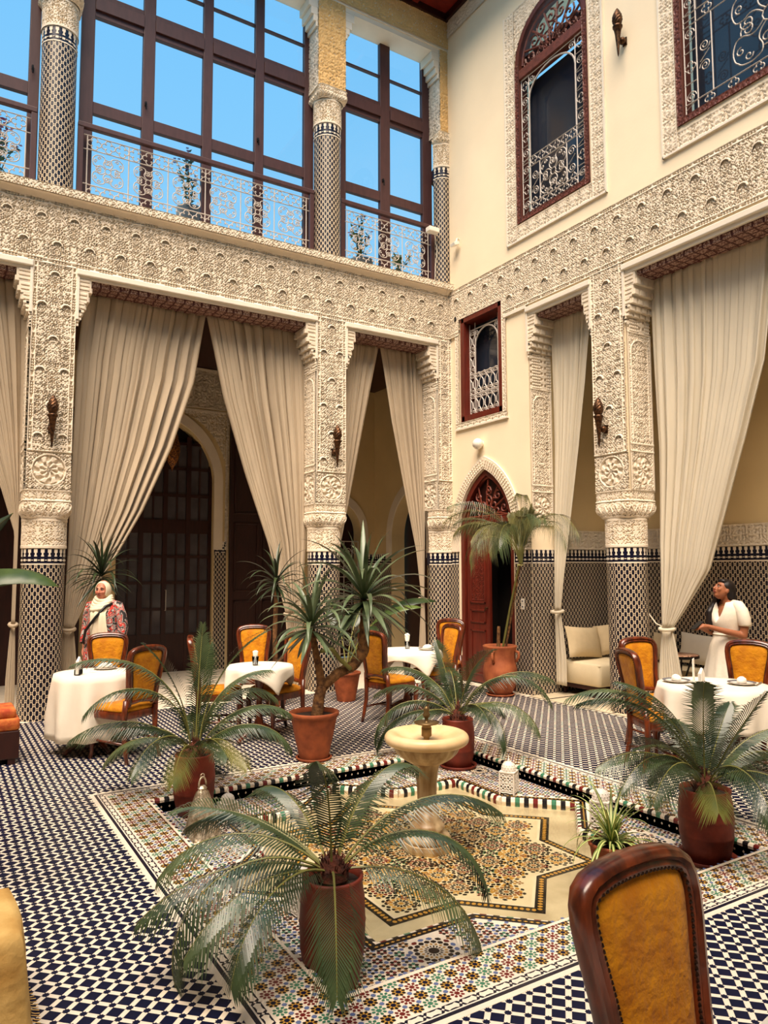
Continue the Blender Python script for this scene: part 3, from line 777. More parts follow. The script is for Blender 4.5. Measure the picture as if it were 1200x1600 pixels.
# ================================================================== FLOOR
FX0, FX1, FY0, FY1 = -6.015, -2.235, -7.07, -3.285       # outer edge of the mosaic border
PX0, PX1, PY0, PY1 = -5.645, -2.605, -6.70, -3.655     # sunken square
CX, CY = -4.125, -5.175
ZS, ZP = -0.11, -0.175                                  # sunken level, pool floor
fb = MB()
fb.box(-12.0, PX0, YN, 0.0, -0.3, 0); fb.box(PX1, 0.0, YN, 0.0, -0.3, 0)
fb.box(PX0, PX1, YN, PY0, -0.3, 0); fb.box(PX0, PX1, PY1, 0.0, -0.3, 0)
fb.box(XL, 0.75, 0.0, GY+0.3, -0.3, 0); fb.box(0.0, 1.65, YN, 0.0, -0.3, 0)
floor = struct(fb.build('floor', M['tile_white']))
TP = 0.0777
e1 = np.array([1, 1])/math.sqrt(2); e2 = np.array([1, -1])/math.sqrt(2)
org = np.array([-6.485, -6.318])        # a crossing measured in the photograph
camxy = np.array(CAM_LOC[:2]); fwd = np.array([_F.x, _F.y]); rgt = np.array([_R.x, _R.y])
def in_view(p, mx=1.25, far=14):
    d = p-camxy; z = d@fwd; x = d@rgt
    return 1.2 < z < far and abs(x) < z*0.527*mx+0.5
def outside_border(p, m=0.0):
    return not (FX0-m < p[0] < FX1+m and FY0-m < p[1] < FY1+m)
HN = 0.0265       # half of a navy square
WS = 0.0115       # half width of a pale strip
def sq_mesh():
    h = HN; c = [e1*h+e2*h, e1*h-e2*h, -e1*h-e2*h, -e1*h+e2*h]
    return MB().prism([(q[0], q[1], 0) for q in c][::-1], (0, 0, 0.0022)).mesh('navy_tile', M['navy'])
def star_pts(r0, r1, n=8, a0=0.0):
    return [((r0 if i % 2 == 0 else r1)*math.cos(a0+PI*i/n), (r0 if i % 2 == 0 else r1)*math.sin(a0+PI*i/n)) for i in range(2*n)]
def star_mesh():
    return MB().prism([(x, y, 0) for x, y in star_pts(0.0165, 0.0115)], (0, 0, 0.0028)).mesh('star_tile', M['navy'])
def strip_mesh(a, b):
    L = TP/2-0.0125
    c = [a*L+b*WS, a*L-b*WS, -a*L-b*WS, -a*L+b*WS]
    q = [(p[0], p[1], 0) for p in c]
    if (c[1][0]-c[0][0])*(c[2][1]-c[1][1])-(c[1][1]-c[0][1])*(c[2][0]-c[1][0]) < 0: q = q[::-1]
    return MB().prism(q, (0, 0, 0.0018)).mesh('strip_tile', M['tile_white'])
cells = []
for i in range(-40, 150):
    for j in range(-110, 90):
        p = org+e1*(i*TP)+e2*(j*TP)
        if -11.5 < p[0] < -0.12 and -9.5 < p[1] < -0.03 and in_view(p): cells.append(p)
sq_c = [p+e1*TP/2+e2*TP/2 for p in cells]
sq_c = [p for p in sq_c if outside_border(p, 0.028) and p[0] < -0.15 and p[1] < -0.05]
st_c = [p for p in cells if outside_border(p, 0.012)]
def near(l, n=300):
    # the largest in the picture first; those hidden under the frame's lower edge do not count
    def vis(p):
        d = Vector((p[0], p[1], 0))-Vector(CAM_LOC); z = d.dot(_F)
        return z > 0 and abs(F_PX*d.dot(_R)/z) < 610 and 800-F_PX*d.dot(_U)/z < 1612
    a = sorted([p for p in l if vis(p)], key=lambda p: (p-camxy)@fwd)[:n]
    ids = {(round(p[0], 4), round(p[1], 4)) for p in a}
    return a, [p for p in l if (round(p[0], 4), round(p[1], 4)) not in ids]
def lay(name, me, l, z=0.0):
    a, rest = near(l)
    for p in a: link(name, me, floor, (p[0], p[1], z))
    n = len(me.vertices); co = np.empty(n*3); me.vertices.foreach_get('co', co); co = co.reshape(-1, 3)
    polys = [tuple(p.vertices) for p in me.polygons if max(co[v][2] for v in p.vertices) > 0.001]
    V = (co[None]+np.array([[p[0], p[1], z] for p in rest])[:, None]).reshape(-1, 3)
    Fc = [tuple(v+k*n for v in q) for k in range(len(rest)) for q in polys]
    m2 = bpy.data.meshes.new(name+'_field'); m2.from_pydata(V.tolist(), [], Fc); m2.materials.append(me.materials[0]); m2.update()
    o = link(name+'_field', m2, floor); o['kind'] = 'stuff'
lay('navy_tile', sq_mesh(), sq_c)
lay('star_tile', star_mesh(), st_c)
sa = [p+e1*TP/2 for p in cells]; sb_ = [p+e2*TP/2 for p in cells]
def strips(me, l):
    a, _ = near([p for p in l if outside_border(p, 0.02)], 150)
    for p in a: link('strip_tile', me, floor, (p[0], p[1], 0))
strips(strip_mesh(e1, e2), sa); strips(strip_mesh(e2, e1), sb_)

# tiles cut along the border
def clip(poly, ax, lim, keep_less):
    out = []
    for i in range(len(poly)):
        a, c = poly[i], poly[(i+1) % len(poly)]
        ia = (a[ax] <= lim) == keep_less; ic = (c[ax] <= lim) == keep_less
        if ia: out.append(a)
        if ia != ic:
            t = (lim-a[ax])/(c[ax]-a[ax]); out.append((a[0]+(c[0]-a[0])*t, a[1]+(c[1]-a[1])*t))
    return out
b = MB()
for p in cells:
    for q, shape in ((p+e1*TP/2+e2*TP/2, 0), (p, 1)):
        mg = 0.028 if shape == 0 else 0.012
        if outside_border(q, mg): continue
        if FX0+0.05 < q[0] < FX1-0.05 and FY0+0.05 < q[1] < FY1-0.05: continue
        pl = [tuple(q+e1*HN*i+e2*HN*j) for i, j in ((1, 1), (1, -1), (-1, -1), (-1, 1))] if shape == 0 else [(q[0]+x, q[1]+y) for x, y in star_pts(0.0165, 0.0115)]
        for ax, lim, less, inside in ((0, FX0-0.002, True, abs(q[0]-FX0) < 0.06), (0, FX1+0.002, False, abs(q[0]-FX1) < 0.06), (1, FY0-0.002, True, abs(q[1]-FY0) < 0.06), (1, FY1+0.002, False, abs(q[1]-FY1) < 0.06)):
            if not inside: continue
            c = clip(pl, ax, lim, less)
            if len(c) >= 3:
                c = [(x, y, 0.0022) for x, y in c]
                ar = sum(c[i][0]*c[(i+1) % len(c)][1]-c[(i+1) % len(c)][0]*c[i][1] for i in range(len(c)))
                b.poly(c if ar > 0 else c[::-1])
                break
o = b.build('cut_tile_field', M['navy'], floor); o['kind'] = 'stuff'
# border bands
def ring(b, x0, x1, y0, y1, w, z, h=0.002):
    b.box(x0, x1, y0, y0+w, z, z+h); b.box(x0, x1, y1-w, y1, z, z+h)
    b.box(x0, x0+w, y0+w, y1-w, z, z+h); b.box(x1-w, x1, y0+w, y1-w, z, z+h)
def inset(d): return FX0+d, FX1-d, FY0+d, FY1-d
b = MB(); ring(b, *inset(0.0), 0.030, 0.0); b.build('border_band', M['tile_white'], floor)
b = MB(); ring(b, *inset(0.030), 0.020, 0.0, 0.0024); b.build('border_band', M['tile_navy_flat'], floor)
b = MB(); ring(b, *inset(0.050), 0.008, 0.0); b.build('border_band', M['tile_white'], floor)
b = MB(); ring(b, *inset(0.058), 0.042, 0.0, 0.0016); b.build('border_band', M['tile_navy_flat'], floor)
b = MB(); ring(b, *inset(0.100), 0.008, 0.0); b.build('border_band', M['tile_white'], floor)
b = MB()
def side_run(d):
    x0, x1, y0, y1 = inset(d)
    return (((x0, y0), (1, 0), x1-x0), ((x1, y0), (0, 1), y1-y0), ((x1, y1), (-1, 0), x1-x0), ((x0, y1), (0, -1), y1-y0))
for (o, t, L) in side_run(0.079):
    n = int(L/0.088); st = L/n
    for k in range(n):
        c = Vector((o[0]+t[0]*(k+0.5)*st, o[1]+t[1]*(k+0.5)*st, 0.0019)); T = Vector((t[0], t[1], 0)); N = Vector((-t[1], t[0], 0))
        b.poly([c+T*q*s+N*w for q, s, w in ((1, 0.036, 0), (1, 0.024, 0.0175), (1, 0.010, 0.012), (-1, 0.010, 0.012), (-1, 0.024, 0.0175), (-1, 0.036, 0), (-1, 0.024, -0.0175), (-1, 0.010, -0.012), (1, 0.010, -0.012), (1, 0.024, -0.0175))])
        c2 = c+T*st/2
        b.poly([c2+T*0.007, c2+N*0.007, c2-T*0.007, c2-N*0.007])
        for s in (-1, 1): b.poly([c2+N*s*0.023+T*0.010, c2+N*s*0.012, c2+N*s*0.023-T*0.010])
o = b.build('border_chain', M['tile_white'], floor); o['kind'] = 'stuff'

PAL = [M['tile_white'], M['navy'], M['tile_red'], M['tile_green'], M['tile_blue'], M['tile_yellow'], M['tile_black'], M['tile_orange']]
def ngon(b, c, pts, z, mi):
    b.cur = mi; b.poly([(c[0]+x, c[1]+y, z) for x, y in pts])
def petal(r0, r1, w, a):
    ca, sa_ = math.cos(a), math.sin(a)
    p = ((r0, 0), (r0+(r1-r0)*0.35, w), (r0+(r1-r0)*0.75, w*0.9), (r1, 0), (r0+(r1-r0)*0.75, -w*0.9), (r0+(r1-r0)*0.35, -w))
    return [(x*ca-y*sa_, x*sa_+y*ca) for x, y in p]
def small_rosette(b, c, z, kind, s):
    if kind == 0: cen, pet = 1, 6
    elif kind == 1: cen, pet = 2, 2
    else: cen, pet = 3, 3
    if kind == 0: ngon(b, c, [(x*s, y*s) for x, y in star_pts(0.46, 0.40)], z, 5)
    ngon(b, c, [(x*s, y*s) for x, y in star_pts(0.21, 0.15)], z+0.0004, cen)
    for k in range(8): ngon(b, c, petal(0.215*s, 0.495*s, 0.098*s, PI*k/4), z+0.0006, pet)
# mosaic band (four rosettes wide)
b = MB(); per = 0.0665
xs = np.linspace(FX0+0.108+per/2, FX1-0.108-per/2, 53); ys = np.linspace(FY0+0.108+per/2, FY1-0.108-per/2, 53)
rb = MB(); rb.box(FX0+0.108, FX1-0.108, FY0+0.108, PY0, 0, 0.0012); rb.box(FX0+0.108, FX1-0.108, PY1, FY1-0.108, 0, 0.0012); rb.box(FX0+0.108, PX0, PY0, PY1, 0, 0.0012); rb.box(PX1, FX1-0.108, PY0, PY1, 0, 0.0012)
rb.build('mosaic_bed', M['tile_white'], floor)
for i, x in enumerate(xs):
    for j, y in enumerate(ys):
        if PX0-0.022 < x < PX1+0.022 and PY0-0.022 < y < PY1+0.022: continue
        kind = 0 if (i+j) % 2 else (1 if ((i-j)//2) % 2 else 2)
        small_rosette(b, (x, y), 0.0018, kind, per)
        ngon(b, (x+per/2, y+per/2), [(u*per, v*per) for u, v in star_pts(0.19, 0.14)], 0.0026, 4)
o = b.build('mosaic_band', PAL, floor); o['kind'] = 'stuff'
b = MB()
for x0, x1, y0, y1 in ((PX0-0.02, PX0, PY0-0.02, PY1+0.02), (PX0, PX1, PY0-0.02, PY0)): b.box(x0, x1, y0, y1, 0, 0.003)
b.build('edge_fillet', M['tile_white'], floor)

# sunken level
sunk = struct(MB().box(PX0-0.05, PX1+0.05, PY0-0.05, PY1+0.05, -0.36, -0.26).build('floor_sunken', M['tile_white']))
def star8(R):
    r = R*math.cos(PI/4)/math.cos(PI/8)
    return [((R if k % 2 == 0 else r)*math.cos(PI*k/8), (R if k % 2 == 0 else r)*math.sin(PI*k/8)) for k in range(16)]
def in_star(p, R):
    x, y = abs(p[0]-CX), abs(p[1]-CY); a = R/math.sqrt(2)
    return max(x, y) < a or (x+y) < R
RO, RM, RY, RI = 1.50, 1.43, 1.15, 1.06
# plate around the star: 16 fans from the star outline to the square
b = MB(); so = star8(RO); half = (PX1-PX0)/2
def sqp(a):
    c, s = math.cos(a), math.sin(a); k = max(abs(c), abs(s)); return (half*c/k, half*s/k)
for k in range(16):
    j = (k+1) % 16
    p0, p1 = so[k], so[j]; q0, q1 = sqp(PI*k/8), sqp(PI*(k+1)/8)
    f = lambda p, z: (CX+p[0], CY+p[1], z)
    b.poly([f(p0, ZS), f(q0, ZS), f(q1, ZS), f(p1, ZS)])
    b.poly([f(p0, ZP-0.02), f(p0, ZS), f(p1, ZS), f(p1, ZP-0.02)])
b.build('mosaic_bed', M['tile_white'], sunk)
# mosaic around the star: big many-rayed rosettes in the corners and small ones between
b = MB(); zz = ZS+0.0008
bigs = []
for k in range(16):
    a = PI*k/8+PI/16
    for rr in (1.50, 1.78, 2.0):
        bigs.append((CX+rr*math.cos(a+0.10*(k % 2)), CY+rr*math.sin(a+0.10*(k % 2))))
bigs = [p for p in bigs if PX0+0.10 < p[0] < PX1-0.10 and PY0+0.10 < p[1] < PY1-0.10 and not in_star(p, RO+0.14)]
kept = []
for p in bigs:
    if all(math.hypot(p[0]-q[0], p[1]-q[1]) > 0.24 for q in kept): kept.append(p)
for p in kept:
    ngon(b, p, star_pts(0.028, 0.028, 8), zz+0.0004, 6)
    for k in range(16):
        a = PI*k/8
        ngon(b, p, petal(0.052, 0.072, 0.007, a), zz, 5)
        ngon(b, p, petal(0.072, 0.102, 0.015, a+PI/16), zz, 6)
        ngon(b, p, petal(0.102, 0.130, 0.016, a), zz, (4, 2, 6, 4)[k % 4])
        ngon(b, p, petal(0.030, 0.050, 0.004, a+PI/16), zz+0.0002, 6)
per = 0.062
for i, x in enumerate(np.arange(PX0+0.03, PX1, per)):
    for j, y in enumerate(np.arange(PY0+0.03, PY1, per)):
        p = (x, y)
        if in_star(p, RO+0.06) or any(math.hypot(x-q[0], y-q[1]) < 0.155 for q in kept): continue
        mi = (7, 3, 2, 6, 4, 7)[(i*2+j*3) % 6]
        for k in range(6): ngon(b, p, petal(0.006, 0.030, 0.0095, PI*k/3), zz, mi if k % 2 else (6 if mi != 6 else 2))
        ngon(b, (x+per/2, y+per/2), star_pts(0.014, 0.010), zz, 4)
o = b.build('mosaic_field', PAL, sunk); o['kind'] = 'stuff'
def star_ring(b, R0, R1, z0, z1):
    a, c = star8(R0), star8(R1)
    for k in range(16):
        j = (k+1) % 16
        b.prism([(CX+a[k][0], CY+a[k][1], z0), (CX+c[k][0], CY+c[k][1], z0), (CX+c[j][0], CY+c[j][1], z0), (CX+a[j][0], CY+a[j][1], z0)], (0, 0, z1-z0))
b = MB(); star_ring(b, RO-0.02, RO+0.045, ZS-0.002, ZS+0.0012); b.build('star_edge_band', M['tile_black'], sunk)
b = MB(); so = star8(RO+0.015)
for k in range(16):
    p, q = Vector((CX+so[k][0], CY+so[k][1], 0)), Vector((CX+so[(k+1) % 16][0], CY+so[(k+1) % 16][1], 0)); L = (q-p).length; t = (q-p)/L; n = Vector((-t.y, t.x, 0))
    for i in range(int(L/0.032)):
        c = p+t*(i+0.5)*0.032; b.poly([c+t*0.013+Vector((0, 0, ZS+0.0018)), c+n*0.008+Vector((0, 0, ZS+0.0018)), c-t*0.013+Vector((0, 0, ZS+0.0018)), c-n*0.008+Vector((0, 0, ZS+0.0018))])
o = b.build('star_edge_beads', M['tile_yellow'], sunk); o['kind'] = 'stuff'
# striped tiles on the inner face of the star
def stripes(parent, p, q, z0, z1, n, cols, name, out, step):
    L = (q-p).length; t = (q-p)/L; k = max(1, int(L/step)); st = L/k
    for i in range(k):
        c = p+t*(i+0.5)*st
        me = stripe_me(cols[i % len(cols)], st, z1-z0, out, math.atan2(t.y, t.x), round(st, 4))
        link(name, me, parent, (c.x, c.y, z0))
_sc = {}
def stripe_me(mi, st, h, out, ang, key):
    kk = (mi, key, round(h, 3), round(out, 3), round(ang, 3))
    if kk not in _sc:
        b = MB(); t = Vector((math.cos(ang), math.sin(ang), 0)); n = Vector((-t.y, t.x, 0)); hw = st/2-0.0012
        prof = ((0, 0), (out, 0), (out*1.15, h*0.55), (out*0.8, h*0.92), (0, h))
        b.prism([tuple(-t*hw+n*y+Vector((0, 0, z))) for y, z in prof], tuple(t*2*hw))
        _sc[kk] = b.mesh('edging_tile', PAL[mi])
    return _sc[kk]
so = star8(RO-0.02); cnt = 0
for k in range(16):
    p = Vector((CX+so[k][0], CY+so[k][1], 0)); q = Vector((CX+so[(k+1) % 16][0], CY+so[(k+1) % 16][1], 0))
    stripes(sunk, p, q, ZP, ZS, 0, (0, 2, 0, 6, 0, 3, 0, 6), 'rim_tile', 0.03, 0.036)
# marble star with its ochre border and the pool mosaic
b = MB(); star_ring(b, RY, RO-0.02, ZP-0.04, ZP); b.build('marble_star', M['marble'], sunk)
b = MB(); star_ring(b, RI, RY, ZP-0.04, ZP+0.001); b.build('pool_border', M['tile_black'], sunk)
b = MB(); star_ring(b, RI-0.025, RI, ZP-0.04, ZP+0.0012); b.build('pool_border', M['tile_white'], sunk)
b = MB(); so = star8((RI+RY)/2)
for k in range(16):
    p, q = Vector((CX+so[k][0], CY+so[k][1], ZP+0.0018)), Vector((CX+so[(k+1) % 16][0], CY+so[(k+1) % 16][1], ZP+0.0018)); L = (q-p).length; t = (q-p)/L; n = Vector((-t.y, t.x, 0))
    for i in range(int(L/0.034)):
        c = p+t*(i+0.5)*0.034
        b.poly([c+t*0.014, c+t*0.006+n*0.014, c-t*0.006+n*0.014, c-t*0.014, c-t*0.006-n*0.014, c+t*0.006-n*0.014])
o = b.build('pool_border_beads', M['tile_yellow'], sunk); o['kind'] = 'stuff'
b = MB(); sp8 = star8(RI-0.02); b.poly([(CX+x, CY+y, ZP) for x, y in sp8]); b.build('mosaic_bed', M['pool_bed'], sunk)
b = MB(); zz = ZP+0.0008; per = 0.205
for i in range(-6, 7):
    for j in range(-6, 7):
        p = (CX+i*per, CY+j*per)
        if math.hypot(i*per, j*per) < 0.2: continue
        for (px, py, big) in ((p[0], p[1], True), (p[0]+per/2, p[1]+per/2, False)):
            if not in_star((px, py), RI-0.10): continue
            A = (5, 2, 7)[(i+j) % 3]; B = (6, 5, 6)[(i-j) % 3]
            if big:
                ngon(b, (px, py), star_pts(0.020, 0.012, 12), zz+0.0003, A)
                for k in range(12):
                    a = PI*k/6
                    ngon(b, (px, py), petal(0.020, 0.050, 0.0075, a), zz, 6)
                    ngon(b, (px, py), petal(0.046, 0.074, 0.0125, a+PI/12), zz, A)
                    ngon(b, (px, py), petal(0.072, 0.099, 0.0155, a), zz, B)
                    ngon(b, (px, py), petal(0.094, 0.119, 0.015, a+PI/12), zz, 6)
            else:
                ngon(b, (px, py), star_pts(0.013, 0.008), zz, 3 if (i+j) % 2 else 5)
                for k in range(8):
                    ngon(b, (px, py), petal(0.014, 0.036, 0.008, PI*k/4), zz, 6)
                    ngon(b, (px, py), petal(0.034, 0.058, 0.010, PI*k/4+PI/8), zz, (5, 3, 6, 7)[(i*3+j) % 4])
for i in range(-14, 15):
    for j in range(-14, 15):
        px, py = CX+(i+0.5)*per/2, CY+(j+0.5)*per/2
        if in_star((px, py), RI-0.06):
            for k in range(4): ngon(b, (px, py), petal(0.004, 0.026, 0.008, PI/2*k+(PI/4 if (i+j) % 2 else 0)), zz+0.0002, (6, 7, 2, 5)[(i+2*j) % 4])
for k in range(48):
    a = 2*PI*k/48; ngon(b, (CX, CY), petal(0.24, 0.33, 0.008, a), zz+0.0004, 6)
o = b.build('pool_mosaic', PAL, sunk); o['kind'] = 'stuff'
# water
b = MB(); b.poly([(CX+x, CY+y, ZP+0.024) for x, y in star8(RO-0.045)])
wtr = b.build('pool_water', M['water']); tag(wtr, 'shallow clear water in the star-shaped mosaic pool', 'water', kind='stuff')
# edge of the sunken square: navy riser with dots, striped bullnose
b = MB()
b.box(PX1, PX1+0.004, PY0, PY1, -0.26, -0.004); b.box(PX0-0.004, PX0, PY0, PY1, -0.26, -0.004); b.box(PX0, PX1, PY1, PY1+0.004, -0.26, -0.004); b.box(PX0, PX1, PY0-0.004, PY0, -0.26, -0.004)
b.build('riser_tiles', M['tile_navy_flat'], floor)
b = MB()
for k in range(int(3.0/0.062)):
    for c, t, n in (((PX1-0.002, PY0+0.03+k*0.062), Vector((0, 1, 0)), Vector((-1, 0, 0))), ((PX0+0.03+k*0.062, PY1-0.002), Vector((1, 0, 0)), Vector((0, -1, 0))), ((PX0+0.002, PY0+0.03+k*0.062), Vector((0, 1, 0)), Vector((1, 0, 0)))):
        q = Vector((c[0], c[1], -0.068)); u = Vector((0, 0, 1))
        b.poly([q+t*0.008, q+u*0.011, q-t*0.008, q-u*0.011])
o = b.build('riser_dots', M['tile_white'], floor); o['kind'] = 'stuff'
cols = (0, 2, 0, 6, 0, 3, 0, 6)
stripes(floor, Vector((PX1+0.004, PY0, 0)), Vector((PX1+0.004, PY1, 0)), -0.030, 0.004, 0, cols, 'edging_tile', 0.026, 0.0365)
stripes(floor, Vector((PX1, PY1+0.004, 0)), Vector((PX0, PY1+0.004, 0)), -0.030, 0.004, 0, cols, 'edging_tile', 0.026, 0.0365)
stripes(floor, Vector((PX0-0.004, PY1, 0)), Vector((PX0-0.004, PY0, 0)), -0.030, 0.004, 0, cols, 'edging_tile', 0.026, 0.0365)
# stone kerb of the niches
box_part('niche_kerb', -0.10, 1.49, -7.6, -1.86, 0.0, 0.012, M['stone_step'], floor)
b = MB()
for k in range(10): b.box(-0.08, 1.48, -2.2-k*0.55, -2.16-k*0.55, 0.012, 0.0135)
b.build('kerb_inlay', M['tile_black'], floor)
b = MB(); b.box(-0.17, -0.10, -7.6, -1.50, 0, 0.003); b.build('kerb_band', M['tile_navy_flat'], floor)
b = MB()
for k in range(60): b.box(-0.155, -0.115, -1.56-k*0.1, -1.50-k*0.1, 0.003, 0.0045)
b.build('kerb_band_inlay', M['tile_white'], floor)

# ================================================================== WINDOWS, DOORS, GRILLES
def quatrefoil(b, P, c, r, wr):
    for k in range(4):
        a0 = PI/2*k; cc = (c[0]+r*0.52*math.cos(a0), c[1]+r*0.52*math.sin(a0)); q = []
        for i in range(9):
            a = a0-2.2+4.4*i/8
            q.append(P(cc[0]+r*0.46*math.cos(a), cc[1]+r*0.46*math.sin(a)))
        b.tube(q, wr, 4, caps=False)
def spiral(b, P, c, r, a0, turns, wr, sgn=1, n=14):
    q = []
    for i in range(n+1):
        s = i/n; rr = r*(1-0.86*s); a = a0+sgn*turns*2*PI*s
        q.append(P(c[0]+rr*math.cos(a), c[1]+rr*math.sin(a)))
    b.tube(q, wr, 4, caps=False)
def catmull(l, k=3):
    out = []; n = len(l)
    for i in range(n-1):
        p0, p1, p2, p3 = l[max(0, i-1)], l[i], l[i+1], l[min(n-1, i+2)]
        for j in range(k):
            t = j/k; out.append(tuple(0.5*(2*p1[q]+(p2[q]-p0[q])*t+(2*p0[q]-5*p1[q]+4*p2[q]-p3[q])*t*t+(3*p1[q]-p0[q]-3*p2[q]+p3[q])*t**3) for q in (0, 1)))
    return out+[l[-1]]
def medallion(b, P, c, r, wr):
    b.tube([P(c[0]+r*0.17*math.cos(2*PI*i/10), c[1]+r*0.17*math.sin(2*PI*i/10)) for i in range(10)], wr, 4, closed=True)
    for k in range(4):
        a0 = PI/4+PI/2*k; ca, sa_ = math.cos(a0), math.sin(a0)
        def Q(x, y): return P(c[0]+(x*ca-y*sa_)*r, c[1]+(x*sa_+y*ca)*r)
        for s in (-1, 1):
            b.tube([Q(x, s*y) for x, y in catmull([(0.16, 0.04), (0.36, 0.05), (0.5, 0.14), (0.56, 0.30), (0.70, 0.40), (0.92, 0.30), (1.05, 0.12), (1.06, 0.0)])], wr, 4, caps=False)
            q = []
            for i in range(19):
                t = i/18; rr = 0.17*(1-0.8*t); a = s*(0.4+1.35*2*PI*t)
                q.append(Q(0.42+rr*math.cos(a), s*0.30+rr*math.sin(a)))
            b.tube(q, wr, 4, caps=False)
            q = []
            for i in range(10):
                t = i/9; rr = 0.11*(1-0.75*t); a = s*(2.5-1.1*2*PI*t)
                q.append(Q(0.84+rr*math.cos(a), s*0.13+rr*math.sin(a)))
            b.tube(q, wr, 4, caps=False)
def rail_grille(b, P, u0, u1, v0, v1, wr, nmed=None):
    H = v1-v0; bh = H*0.22; L = u1-u0
    for v in (v0, v0+bh, v1-bh, v1): b.tube([P(u0, v), P(u1, v)], wr*1.2, 4)
    pw = H*0.56*1.12; n = nmed or max(1, round(L/pw)); st = L/n
    for k in range(n+1): b.tube([P(u0+k*st, v0), P(u0+k*st, v1)], wr*1.2, 4)
    for k in range(n):
        medallion(b, P, (u0+(k+0.5)*st, (v0+v1)/2), min(st, H-2*bh)*0.47, wr)
        m = 3
        for i in range(m):
            for v in (v0+bh/2, v1-bh/2): quatrefoil(b, P, (u0+k*st+(i+0.5)*st/m, v), min(bh, st/m)*0.50, wr)

def tall_window(num, x_edges, stiles, z_top=10.6, label=None):
    w = bpy.data.objects.new('window_%d' % num, None); COL.objects.link(w); w.location = (0, 0, 0); struct(w)
    y0, y1 = 0.30, 0.38
    for (a, c) in stiles:
        box_part('stile', a, c, y0, y1, 6.43, z_top, M['window_wood'], w, 0.006)
    for i in range(len(stiles)-1):
        a = stiles[i][1]; c = stiles[i+1][0]
        for z0, z1, ya in ((6.43, 6.52, y0), (7.73, 7.89, y0+0.01), (9.08, 9.16, y0+0.012), (9.16, 9.33, y0-0.02), (9.33, 9.42, y0+0.012), (9.87, 9.895, y0+0.02), (z_top-0.12, z_top, y0)):
            box_part('rail', a-0.002, c+0.002, ya, y1, z0, z1, M['window_wood'], w, 0.004)
        for z0, z1 in ((6.52, 7.73), (7.89, 9.08), (9.42, z_top-0.12)):
            pane('pane', 'y', 0.345, a, c, z0, z1, M['glass'], w)
        if i % 2 == 0:
            b = MB(); b.box(c+0.03, c+0.055, y0-0.03, y0, 8.05, 8.10); b.tube([(c+0.042, y0-0.03, 8.08), (c+0.042, y0-0.05, 8.06), (c+0.042, y0-0.05, 7.98)], 0.008, 5)
            b.build('handle', M['black_iron'], w)
    return w
tall_window(1, None, [(-9.0, -8.88), (-8.12, -7.98), (-7.22, -7.08), (-6.335, -6.21)])
tall_window(2, None, [(-5.73, -5.565), (-4.94, -4.78), (-4.105, -3.965), (-3.32, -3.18), (-2.52, -2.36)])
tall_window(3, None, [(-1.935, -1.79), (-1.15, -0.96), (-0.31, -0.12)])
def railing(label, x0, x1, y):
    t = thing('balcony_railing', label, 'railing', ((x0+x1)/2, y, 6.43)); ox = (x0+x1)/2
    box_part('handrail', x0-ox, x1-ox, -0.035, 0.035, 0.98, 1.05, M['window_wood'], t, 0.01)
    for xx in (x0, x1-0.07):
        box_part('post', xx-ox, xx+0.07-ox, -0.03, 0.03, 0, 0.98, M['window_wood'], t, 0.006)
    b = MB(); rail_grille(b, lambda u, v: (u, 0, v), x0+0.12-ox, x1-0.12-ox, 0.06, 0.90, 0.0065)
    for s, xx in ((1, x0), (-1, x1)):
        for v in (0.06, 0.25, 0.71, 0.90): b.tube([(xx+s*0.05-ox, 0, v), (xx+s*0.14-ox, 0, v)], 0.007, 4)
    b.build('iron_grille', M['iron'], t)
railing('wrought iron balcony railing at the far upper left, left of the tiled gallery column', -9.0, -6.23, 0.17)
railing('long white wrought iron balcony railing below the wide upper window', -5.76, -2.42, 0.17)
railing('short white wrought iron balcony railing below the narrower upper window in the corner', -1.96, -0.185, 0.17)

